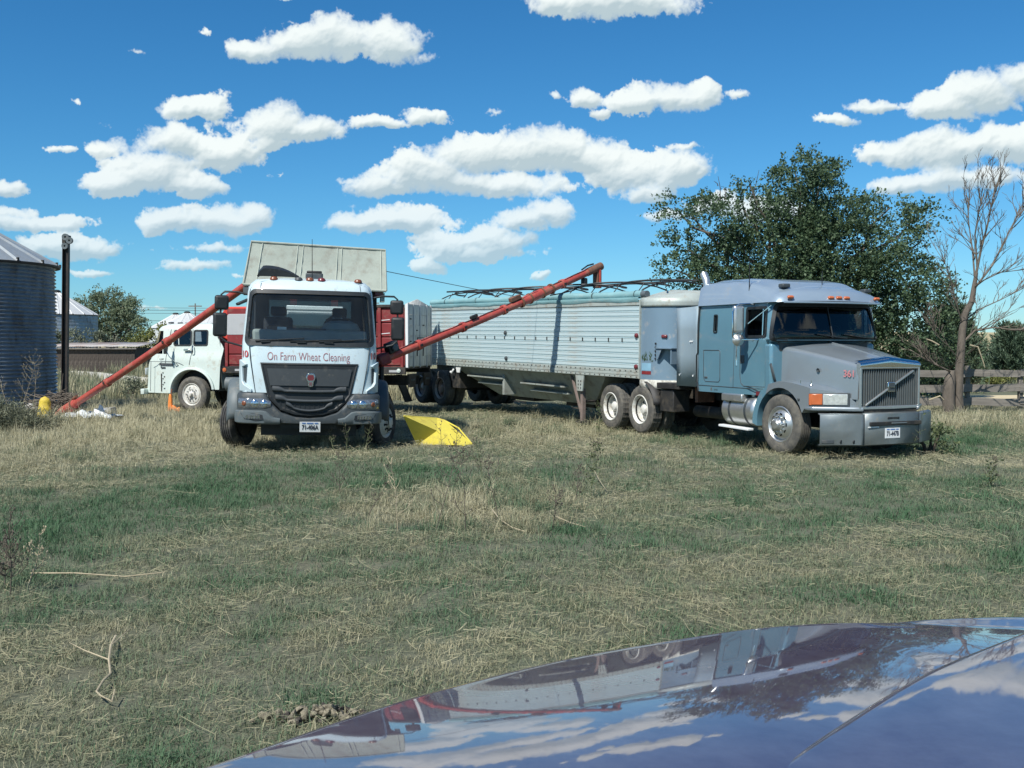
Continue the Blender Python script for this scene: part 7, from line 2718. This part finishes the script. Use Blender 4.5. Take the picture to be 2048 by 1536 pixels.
WEEDS = [
    ('slender dark weed stalk, tallest and straightest of the middle clump', 930, 1068, .72, 'stalk', 1, -.05, 12),
    ('leaning dark weed stalk crossing behind the tallest one', 868, 1062, .70, 'stalk', 2, .28, 8),
    ('curved dark double weed stalk right of the tallest one', 998, 1040, .58, 'stalk', 3, -.22, 9),
    ('pale straw coloured weed stalk in front of the cabover truck', 795, 1058, .62, 'stalkpale', 4, .12, 9),
    ('brown weed leaning left among short tan grass before the truck', 735, 1030, .50, 'stalk', 5, .38, 7),
    ('short branching brown weed left of the middle clump', 680, 985, .42, 'stalk', 6, -.1, 12),
    ('greenish weed with thin twigs below the yellow hopper tip', 965, 960, .48, 'stalkgreen', 7, .05, 14),
    ('green twiggy weed standing alone before the trailer wheels', 1180, 992, .60, 'stalkgreen', 8, .02, 16),
    ('low brown twiggy weed beside the pale stem on bare ground', 1105, 1060, .36, 'stalk', 9, .1, 13),
    ('fine brown weed behind the low twiggy ones on the right', 1150, 1010, .38, 'stalk', 10, .2, 12),
    ('weed with dark seed heads standing in front of yellow hopper', 912, 905, .46, 'stalk', 11, .02, 9),
    ('smaller dark weed with seed heads against the yellow hopper side', 884, 900, .40, 'stalk', 12, -.06, 6),
    ('green branched weed in front of the cabover steel bumper', 692, 905, .42, 'stalkgreen', 13, .04, 8),
    ('second green branched weed nearest the cabover front wheel', 730, 902, .44, 'stalkgreen', 14, .10, 9),
    ('green branched weed under the cabover license plate side', 668, 904, .34, 'stalkgreen', 15, -.06, 7),
    ('grey green leafy weed growing beside the semi drive wheels', 1198, 872, .62, 'stalkgreen', 16, .02, 12),
    ('thin dark green weed in front of the old truck cab corner', 318, 808, 1.05, 'stalk', 17, .0, 16),
    ('brown tangled stalk in the left foreground, tallest there', 20, 1190, .52, 'stalk', 18, .12, 22),
    ('brown tangled stalk in the left foreground, bent to the right', 52, 1180, .42, 'stalkpale', 19, .30, 9),
    ('dense brown twig tangle in the left foreground, lowest of the three', 8, 1175, .34, 'stalk', 27, .05, 22),
    ('tall pale dry weed in front of the big bin wall', 40, 838, 1.25, 'stalkpale', 20, .05, 12),
    ('tall pale dry weed before the bin, nearest the post', 66, 836, 1.45, 'stalkpale', 21, .04, 10),
    ('pale dry weed bending over at the foot of the bin', 25, 842, .9, 'stalkpale', 22, -.25, 8),
    ('long pale weed branch arching over the semi bumper end', 1800, 915, .75, 'stalkgreen', 23, .75, 9),
    ('bent green weed at the right side of the pasture', 1985, 975, .34, 'stalkgreen', 24, -.4, 14),
]
for (lb, u, v, h, m_, sd, ln, br) in WEEDS:
    weed(lb, u, v, h, m_, sd, ln, br, leafy=26 if sd in (8, 16, 17, 23, 24) else 0, r0=.0062)


# pale sticks lying on the ground
def stick(label, pts, r, name='dry_branch'):
    q = []
    for (u, v, dz) in pts:
        x, y = gp(u, v)
        q.append(Vector((x, y, float(gz(x, y)) + .045 + dz)))
    o = thing(name, label, 'branch', tuple(q[0]))
    pp = [p - q[0] for p in q]
    MB().tube(pp, [r * (1 - .5 * i / (len(pp) - 1)) for i in range(len(pp))], 6).build('stem', 'stalkpale', o)
    return o, pp


o, pp = stick('forked pale dry branch lying curved on the grass at lower left', [(232, 1285, 0), (222, 1312, .02), (218, 1338, .01), (221, 1362, .0), (207, 1382, .02), (193, 1398, .0), (202, 1415, .02), (224, 1420, .0), (230, 1402, .02)], .008)
MB().tube([pp[2], pp[2].lerp(pp[0], .3) + Vector((-.16, .0, .01)), pp[1] + Vector((-.28, .06, 0))], [.005, .004, .002], 5).build('side_twig', 'stalkpale', o)
MB().tube([pp[1], pp[0] + Vector((.07, .08, .03))], [.004, .002], 5).build('side_twig', 'stalkpale', o)
stick('thin straight pale stick lying flat at left', [(60, 1153, 0), (150, 1153, .01), (250, 1156, 0), (330, 1152, .02)], .007)
stick('pale bent stem lying in the middle of the pasture', [(985, 1033, .04), (1000, 1052, .03), (1025, 1066, .01), (1050, 1072, 0)], .007)
stick('pale stem lying right of the middle weeds', [(1112, 1044, .03), (1140, 1055, .02), (1172, 1062, 0)], .006)
stick('short pale stalk leaning near the right weeds', [(1186, 960, .14), (1200, 975, .06), (1214, 986, 0)], .006)


# ------------------------------------------------------------------ grass: points carrying tufts (geometry nodes)
def tuft(kind, seed):
    """one small clump of blades as plain triangles"""
    r = random.Random(seed)
    v, f = [], []

    def blade(x, y, a, L_, w, bend, lift):
        # two segments: quad + triangle
        ca, sa = math.cos(a), math.sin(a)
        px, py = -sa * w / 2, ca * w / 2
        i = len(v)
        m = (x + ca * L_ * bend * .35, y + sa * L_ * bend * .35, L_ * lift * .6)
        t = (x + ca * L_ * bend, y + sa * L_ * bend, L_ * lift * (1.0 if bend < .6 else .75))
        v.extend([(x - px, y - py, -.01), (x + px, y + py, -.01), (m[0] + px * .75, m[1] + py * .75, m[2]), (m[0] - px * .75, m[1] - py * .75, m[2]), t])
        f.extend([(i, i + 1, i + 2, i + 3), (i + 3, i + 2, i + 4)])

    def straw(x, y, a, L_, w, z, tilt):
        ca, sa = math.cos(a), math.sin(a)
        px, py = -sa * w / 2, ca * w / 2
        i = len(v)
        b = r.uniform(-.12, .12) * L_
        p = [(-.5, 0, -.5), (0, b, 0), (.5, 0, .5)]
        for (k, o, q) in p:
            cx, cy = x + ca * L_ * k - sa * o, y + sa * L_ * k + ca * o
            zz = z + tilt * L_ * q
            v.extend([(cx - px, cy - py, zz - w * .3), (cx + px, cy + py, zz + w * .3)])
        f.extend([(i, i + 1, i + 3, i + 2), (i + 2, i + 3, i + 5, i + 4)])
    if kind == 'short':
        for k in range(30):
            a = r.uniform(0, 6.28)
            d = .13 * math.sqrt(r.random())
            q = r.uniform(0, 6.28)
            blade(d * math.cos(q), d * math.sin(q), a, r.uniform(.04, .12), r.uniform(.0028, .0055), r.uniform(.4, 1.15), r.uniform(.2, .75))
    elif kind == 'litter':
        for k in range(30):
            a = r.gauss(0, .8) if r.random() < .3 else r.uniform(0, 6.28)
            L_ = r.uniform(.12, .26) if k < 3 else r.uniform(.03, .11)
            straw(r.uniform(-.24, .24), r.uniform(-.24, .24), a, L_, r.uniform(.0014, .0030), r.uniform(.012, .055), r.uniform(-.3, .3))
    elif kind == 'tall':
        for k in range(34):
            a = r.uniform(0, 6.28)
            d = .12 * math.sqrt(r.random())
            q = r.uniform(0, 6.28)
            blade(d * math.cos(q), d * math.sin(q), a, r.uniform(.18, .42), r.uniform(.004, .008), r.uniform(.15, .8), r.uniform(.6, 1.0))
    elif kind == 'far':
        for k in range(30):
            a = r.uniform(0, 6.28)
            d = .35 * math.sqrt(r.random())
            q = r.uniform(0, 6.28)
            blade(d * math.cos(q), d * math.sin(q), a, r.uniform(.4, .95), r.uniform(.018, .035), r.uniform(.1, .5), r.uniform(.8, 1.0))
    return v, f


def grass_mat(name, ramp):
    m = bpy.data.materials.new(name)
    m.use_nodes = True
    nt = m.node_tree
    N, L = nt.nodes, nt.links
    N.clear()
    out = N.new('ShaderNodeOutputMaterial')
    a = N.new('ShaderNodeAttribute')
    a.attribute_type = 'INSTANCER'
    a.attribute_name = 'tint'
    cr = N.new('ShaderNodeValToRGB')
    e = cr.color_ramp.elements
    e[0].position, e[0].color = ramp[0][0], (*ramp[0][1], 1)
    e[1].position, e[1].color = ramp[-1][0], (*ramp[-1][1], 1)
    for p, c in ramp[1:-1]:
        q = e.new(p)
        q.color = (*c, 1)
    # blade to blade differences
    g = N.new('ShaderNodeNewGeometry')
    ad = N.new('ShaderNodeMath')
    ad.operation = 'MULTIPLY_ADD'
    L.new(g.outputs['Random Per Island'], ad.inputs[0])
    ad.inputs[1].default_value = .30
    L.new(a.outputs['Fac'], ad.inputs[2])
    sb = N.new('ShaderNodeMath')
    sb.operation = 'SUBTRACT'
    L.new(ad.outputs[0], sb.inputs[0])
    sb.inputs[1].default_value = .15
    L.new(sb.outputs[0], cr.inputs[0])
    df = N.new('ShaderNodeBsdfPrincipled')
    df.inputs['Roughness'].default_value = .7
    df.inputs['Specular IOR Level'].default_value = .2
    L.new(cr.outputs[0], df.inputs['Base Color'])
    tr = N.new('ShaderNodeBsdfTranslucent')
    L.new(cr.outputs[0], tr.inputs[0])
    mx = N.new('ShaderNodeMixShader')
    mx.inputs[0].default_value = .22
    L.new(df.outputs[0], mx.inputs[1])
    L.new(tr.outputs[0], mx.inputs[2])
    L.new(mx.outputs[0], out.inputs[0])
    return m


RAMP = [(0.0, (.52, .485, .33)), (.25, (.36, .33, .21)), (.5, (.20, .22, .135)), (.72, (.118, .18, .105)), (1.0, (.07, .145, .07))]
M['grass'] = grass_mat('pasture_grass', RAMP)


def scatter(name, kind, P, rot, scl, tint, nvar=4, label=None):
    n = len(P)
    V, F, SRC = [], [], []
    for k in range(nvar):
        v, f = tuft(kind, 100 + k)
        o = len(V)
        V += v
        F += [tuple(i + o for i in q) for q in f]
        SRC += [k + 1] * len(v)
    nb = len(V)
    V = V + [tuple(p) for p in P]
    me = bpy.data.meshes.new(name)
    me.from_pydata(V, [], F)
    me.materials.append(M['grass'])

    def att(nm, ty, a, key='value'):
        q = me.attributes.new(nm, ty, 'POINT')
        q.data.foreach_set(key, np.asarray(a).ravel())
    r = np.random.default_rng(len(P))
    att('src', 'INT', np.concatenate([SRC, np.zeros(n)]).astype(np.int32))
    att('variant', 'INT', np.concatenate([np.zeros(nb), r.integers(0, nvar, n)]).astype(np.int32))
    att('tint', 'FLOAT', np.concatenate([np.zeros(nb), tint]).astype(np.float32))
    att('rotv', 'FLOAT_VECTOR', np.concatenate([np.zeros((nb, 3)), rot]).astype(np.float32), 'vector')
    att('sclv', 'FLOAT_VECTOR', np.concatenate([np.ones((nb, 3)), scl]).astype(np.float32), 'vector')
    o = bpy.data.objects.new(name, me)
    COL.objects.link(o)
    tag(o, label, None, None, 'stuff')
    ng = bpy.data.node_groups.new(name + '_nodes', 'GeometryNodeTree')
    ng.interface.new_socket('Geometry', in_out='INPUT', socket_type='NodeSocketGeometry')
    ng.interface.new_socket('Geometry', in_out='OUTPUT', socket_type='NodeSocketGeometry')
    N, L = ng.nodes, ng.links
    gi, go = N.new('NodeGroupInput'), N.new('NodeGroupOutput')

    def named(nm, ty):
        q = N.new('GeometryNodeInputNamedAttribute')
        q.data_type = ty
        q.inputs['Name'].default_value = nm
        return q.outputs['Attribute']

    def pick(k):
        c = N.new('FunctionNodeCompare')
        c.data_type = 'INT'
        c.operation = 'EQUAL'
        L.new(named('src', 'INT'), c.inputs['A'] if 'A' in c.inputs else c.inputs[2])
        ins = [s for s in c.inputs if s.type == 'INT']
        L.new(named('src', 'INT'), ins[0])
        ins[1].default_value = k
        s = N.new('GeometryNodeSeparateGeometry')
        s.domain = 'POINT'
        L.new(gi.outputs[0], s.inputs['Geometry'])
        L.new(c.outputs[0], s.inputs['Selection'])
        return s.outputs['Selection']
    g2i = N.new('GeometryNodeGeometryToInstance')
    for k in range(nvar, 0, -1):
        L.new(pick(k), g2i.inputs[0])
    ip = N.new('GeometryNodeInstanceOnPoints')
    L.new(pick(0), ip.inputs['Points'])
    L.new(g2i.outputs[0], ip.inputs['Instance'])
    ip.inputs['Pick Instance'].default_value = True
    L.new(named('variant', 'INT'), ip.inputs['Instance Index'])
    L.new(named('rotv', 'FLOAT_VECTOR'), ip.inputs['Rotation'])
    L.new(named('sclv', 'FLOAT_VECTOR'), ip.inputs['Scale'])
    L.new(ip.outputs[0], go.inputs[0])
    md = o.modifiers.new('scatter', 'NODES')
    md.node_group = ng
    return o


def px_of(x, y):
    return 1024 + FPX * x / y, HORV + CAMH * FPX / y


def ell(u, v, cu, cv, ru, rv):
    return np.exp(-(((u - cu) / ru) ** 2 + ((v - cv) / rv) ** 2))


def fields(x, y):
    """how green, how tall the pasture is, from patches seen in the photograph (by place on the ground)"""
    u, v = px_of(x, y)
    n1 = vnoise(x, y, 1.3, 51)
    n2 = vnoise(x, y, .45, 52)
    n3 = vnoise(x, y, 3.5, 53)
    n4 = sstep(.62, .85, vnoise(x, y, .55, 54))
    g = .38 + .34 * (n1 - .5) + .30 * (n2 - .5) + .34 * (n3 - .5) + .38 * n4
    near = sstep(940, 1080, v)
    g += .15 * near
    g += .34 * ell(u, v, 380, 985, 330, 52) + .34 * ell(u, v, 640, 935, 220, 26) + .25 * ell(u, v, 1040, 930, 130, 30)
    g += .30 * ell(u, v, 60, 1060, 130, 50) + .20 * ell(u, v, 1700, 960, 420, 60) + .30 * ell(u, v, 1950, 875, 130, 30) + .22 * ell(u, v, 1420, 900, 220, 26)
    g -= .10 * sstep(960, 860, v)
    g -= .42 * ell(u, v, 250, 860, 360, 48) + .32 * ell(u, v, 930, 1020, 270, 45) + .22 * ell(u, v, 1120, 880, 180, 30)
    g -= .30 * ell(u, v, 1960, 845, 140, 14) + .16 * ell(u, v, 1750, 912, 190, 10) + .15 * ell(u, v, 650, 905, 200, 14) + .16 * ell(u, v, 330, 1120, 200, 60)
    g -= .22 * sstep(815, 770, v) * sstep(700, 300, u)
    t = .15 + .9 * ell(u, v, 230, 850, 330, 45) + .5 * ell(u, v, 60, 930, 200, 60) + .95 * ell(u, v, 930, 1010, 270, 60) + .55 * ell(u, v, 1100, 860, 300, 26)
    t += .8 * ell(u, v, 1960, 850, 160, 22) + .5 * ell(u, v, 620, 880, 260, 16) + .35 * ell(u, v, 1600, 890, 380, 18) + .5 * ell(u, v, 60, 1110, 120, 70)
    t += .25 * (n1 - .5)
    return np.clip(g, 0, 1), np.clip(t, 0, 1)


def sample(n, y0, y1, wide=1.25, seed=1, power=1.0):
    """random ground points in the view wedge, even per square metre between y0 and y1"""
    r = np.random.default_rng(seed)
    y = np.sqrt(r.uniform(y0 ** 2, y1 ** 2, n))
    half = y * (1024 / FPX) * wide
    x = r.uniform(-1, 1, n) * half
    return x, y, r


def area(y0, y1, wide=1.25):
    return (y1 ** 2 - y0 ** 2) * (1024 / FPX) * wide


def make_grass():
    parts = {'short': [], 'litter': [], 'tall': []}
    sd = 0
    for (y0, y1, ds, dl, k) in ((2.6, 4.6, 80, 30, 1.0), (4.6, 9, 135, 26, .95), (9, 15, 88, 20, 1.05), (15, 23, 44, 10, 1.25), (23, 34, 20, 5, 1.6)):
        A = area(y0, y1)
        for kind, dens in (('short', ds), ('litter', dl)):
            sd += 1
            x, y, r = sample(int(A * dens), y0, y1, seed=sd)
            g, t = fields(x, y)
            n = len(x)
            bare = vnoise(x, y, .7, 61)
            if kind == 'short':
                keep = r.random(n) < .55 + .5 * bare
                tint = g + .12 * r.normal(size=n)
                s = k * (.65 + .7 * r.random(n)) * (.8 + .5 * t + .35 * (g - .4))
            else:
                keep = r.random(n) < (1.05 - 1.0 * sstep(.45, .8, g)) * (.5 + .8 * vnoise(x, y, .5, 62))
                _, vv = px_of(x, y)
                tint = .10 + .16 * r.random(n) + .10 * (g - .4) + .14 * sstep(960, 1120, vv)
                s = k * (.6 + .7 * r.random(n))
            hd = vnoise(x, y, 1.1, 63) * 6.28 if kind == 'litter' else r.uniform(0, 6.28, n)
            rz = hd + r.normal(size=n) * .5
            rot = np.stack([r.normal(size=n) * .08, r.normal(size=n) * .08, rz], 1)
            P = np.stack([x, y, gz(x, y)], 1)
            sc = np.stack([s, s, s * (.8 + .5 * r.random(n))], 1)
            parts[kind].append((P[keep], rot[keep], sc[keep], tint[keep]))
    for (y0, y1, dens, k) in ((4.6, 10, 10, .8), (10, 17, 17, .8), (17, 24, 11, 1.0), (24, 36, 8, 1.2)):
        sd += 1
        A = area(y0, y1)
        x, y, r = sample(int(A * dens), y0, y1, seed=sd)
        g, t = fields(x, y)
        n = len(x)
        keep = r.random(n) < np.clip(t * 1.1 - .18, 0, 1)
        s = k * (.5 + .6 * r.random(n)) * (.55 + .6 * t)
        tint = g - .06 + .10 * r.normal(size=n)
        rot = np.stack([r.normal(size=n) * .15, r.normal(size=n) * .15, r.uniform(0, 6.28, n)], 1)
        sc = np.stack([s, s, s], 1)
        P = np.stack([x, y, gz(x, y)], 1)
        parts['tall'].append((P[keep], rot[keep], sc[keep], tint[keep]))
    lab = {'short': ('pasture_grass', 'short grey green pasture grass covering the whole field'), 'litter': ('straw_litter', 'pale dry straw lying flat over the pasture'), 'tall': ('dry_grass', 'taller dry tan grass tufts around the trucks and bin')}
    for kind, lst in parts.items():
        P, rot, sc, ti = (np.concatenate([q[i] for q in lst]) for i in range(4))
        scatter(lab[kind][0], kind, P, rot, sc, np.clip(ti, 0, 1), label=lab[kind][1])
        print(kind, len(P))
    # rough tall grass beyond the trucks
    r = np.random.default_rng(99)
    n = 5200
    y = r.uniform(36, 84, n)
    x = r.uniform(-1, 1, n) * y * .62
    u, v = px_of(x, y)
    on_track = (np.abs(v - np.interp(u, [100, 200, 260, 330, 480], [743, 753, 763, 769, 774])) < 11) & (u < 520)
    on_road = (v > 786) & (v < 816) & (u > 1650)
    keep = ~(on_track | on_road)
    x, y = x[keep], y[keep]
    n = len(x)
    tint = np.clip(.22 + .45 * (vnoise(x, y, 6, 71) - .4) + .12 * r.normal(size=n) + .25 * (x > 8), 0, 1)
    s = (.5 + .7 * r.random(n)) * (.6 + .7 * vnoise(x, y, 5, 72))
    scatter('rough_grass', 'far', np.stack([x, y, 0 * x], 1), np.stack([0 * x, 0 * x, r.uniform(0, 6.28, n)], 1), np.stack([s, s, s], 1), tint, label='rough tall tan grass beyond the trucks and the shed')


make_grass()


# ------------------------------------------------------------------ the hood in front of the camera
def own_car():
    t = thing('car', 'glossy dark maroon car hood mirroring trucks and sky, nearest the viewer', 'car', (0, 0, 0))
    c = np.array((1.235, .0332, -.1256, -.113, .1548, -.0758, -.1475, .2362, -.1372, .0495))

    def hz(x, y):
        if x > .92:                               # past the measured part the panel runs on evenly
            return hz(.92, y) - .045 * (x - .92)
        a, b = x - .3, min(y, 2.86) - 2.0
        return float((c * np.array((1, a, b, a * a, a * b, b * b, a ** 3, a * a * b, a * b * b, b ** 3))).sum())

    def on(u, v):
        d = ray(u, v)
        k = 2.1
        for _ in range(40):
            p = Vector((0, 0, CAMH)) + d * k
            k -= (p.z - hz(p.x, p.y)) / (d.z + .12 * d.y)
        return Vector((0, 0, CAMH)) + d * k
    outline = [(560, 1490), (700, 1440), (850, 1392), (1000, 1352), (1150, 1317), (1300, 1290), (1500, 1260), (1750, 1247)]
    O = [Vector((-.62, 1.30, 0)), Vector((-.535, 1.45, 0)), Vector((-.46, 1.57, 0))] + [on(u, v) for u, v in outline] + [Vector((1.20, 2.92, 0)), Vector((1.48, 2.99, 0)), Vector((1.75, 2.98, 0))]
    # smooth outline
    def cat(P, m):
        out = []
        for i in range(len(P) - 1):
            p0, p1, p2, p3 = P[max(i - 1, 0)], P[i], P[i + 1], P[min(i + 2, len(P) - 1)]
            for k in range(m):
                f = k / m
                out.append(.5 * ((2 * p1) + (p2 - p0) * f + (2 * p0 - 5 * p1 + 4 * p2 - p3) * f * f + (3 * p1 - p0 - 3 * p2 + p3) * f ** 3))
        return out + [P[-1]]
    Oc = cat(O, 6)
    ridge = [(1570, 1536), (1700, 1448), (1800, 1384), (1900, 1330), (2048, 1270)]
    zr = [1.262, 1.256, 1.250, 1.244, 1.235]
    Rp = []
    for (u, v), z in zip(ridge, zr):
        d = ray(u, v)
        Rp.append(Vector((0, 0, CAMH)) + d * ((z - CAMH) / d.z))
    Rp = [Rp[0] - (Rp[1] - Rp[0]) * 1.0] + Rp + [Rp[-1] + (Rp[-1] - Rp[-2]) * .25]
    Rc = cat(Rp, 8)
    # main sheet: from the rolled outer edge to under the raised middle
    n = len(Oc)
    rows = []
    for i, p in enumerate(Oc):
        tg = (Oc[min(i + 1, n - 1)] - Oc[max(i - 1, 0)])
        tg.z = 0
        tg.normalize()
        outw = Vector((-tg.y, tg.x, 0))
        q = Rc[int(round(i * (len(Rc) - 1) / (n - 1)))]
        row = []
        z0 = hz(p.x, p.y)
        for k in range(9):                       # skirt and roll
            a = math.pi / 2 * (1 - k / 8)
            row.append((p.x + outw.x * .05 * math.sin(a), p.y + outw.y * .05 * math.sin(a), z0 - .05 * (1 - math.cos(a))))
        row = [(p.x + outw.x * .09, p.y + outw.y * .09, .55), (p.x + outw.x * .085, p.y + outw.y * .085, z0 - .28), (p.x + outw.x * .058, p.y + outw.y * .058, z0 - .08)] + row
        for k in range(1, 29):
            f = k / 28
            x, y = p.x + (q.x + .06 - p.x) * f, p.y + (q.y - p.y) * f
            row.append((x, y, min(hz(x, y), 1.30)))
        rows.append(row)
    MB().grid(rows).build('hood', M['carpaint'], t, fix=False, ang=180)
    # raised middle of the hood
    rows = []
    for i, p in enumerate(Rc):
        tg = Rc[min(i + 1, len(Rc) - 1)] - Rc[max(i - 1, 0)]
        tg.z = 0
        tg.normalize()
        inw = Vector((tg.y, -tg.x, 0))
        row = []
        for k in range(7):
            a = math.pi / 2 * k / 6
            row.append((p.x - inw.x * .03 * (math.cos(a)) + inw.x * .0, p.y - inw.y * .03 * math.cos(a), p.z - .03 * (1 - math.sin(a)) - .001))
        row = [(row[0][0] - inw.x * .03, row[0][1] - inw.y * .03, row[0][2] - .12), (row[0][0] - inw.x * .006, row[0][1] - inw.y * .006, row[0][2] - .03)] + row
        for k in range(1, 17):
            w = 1.1 * k / 16
            row.append((p.x + inw.x * w, p.y + inw.y * w, p.z + .030 * w - .022 * w * w))
        rows.append(row)
    MB().grid(rows).build('hood_bulge', M['carpaint'], t, fix=False, ang=180)
    # body under the hood so that it stands on something from the side
    MB().prism([(Oc[2].x, Oc[2].y), (Oc[20].x - .02, Oc[20].y - .03), (Oc[-14].x, Oc[-14].y - .05), (1.6, 2.6), (1.5, 1.2), (0, .9)], 'xy', .5, .9).build('front_body', 'black', t)
    return t


def paint_mat():
    m = bpy.data.materials.new('maroon_car_paint')
    m.use_nodes = True
    b = m.node_tree.nodes['Principled BSDF']
    N, L = m.node_tree.nodes, m.node_tree.links
    no = N.new('ShaderNodeTexNoise')
    no.inputs['Scale'].default_value = 9
    no.inputs['Detail'].default_value = 9
    no.inputs['Roughness'].default_value = .7
    g = N.new('ShaderNodeNewGeometry')
    L.new(g.outputs['Position'], no.inputs['Vector'])
    cr = N.new('ShaderNodeValToRGB')            # thin road dust on burgundy paint
    cr.color_ramp.elements[0].position, cr.color_ramp.elements[0].color = .35, (.085, .045, .065, 1)
    cr.color_ramp.elements[1].position, cr.color_ramp.elements[1].color = .75, (.15, .115, .14, 1)
    L.new(no.outputs['Fac'], cr.inputs[0])
    L.new(cr.outputs[0], b.inputs['Base Color'])
    b.inputs['Metallic'].default_value = .35
    b.inputs['Roughness'].default_value = .40
    b.inputs['Coat Weight'].default_value = 1.0
    b.inputs['Coat Roughness'].default_value = .022
    b.inputs['Coat IOR'].default_value = 2.5
    return m


M['carpaint'] = paint_mat()
own_car()
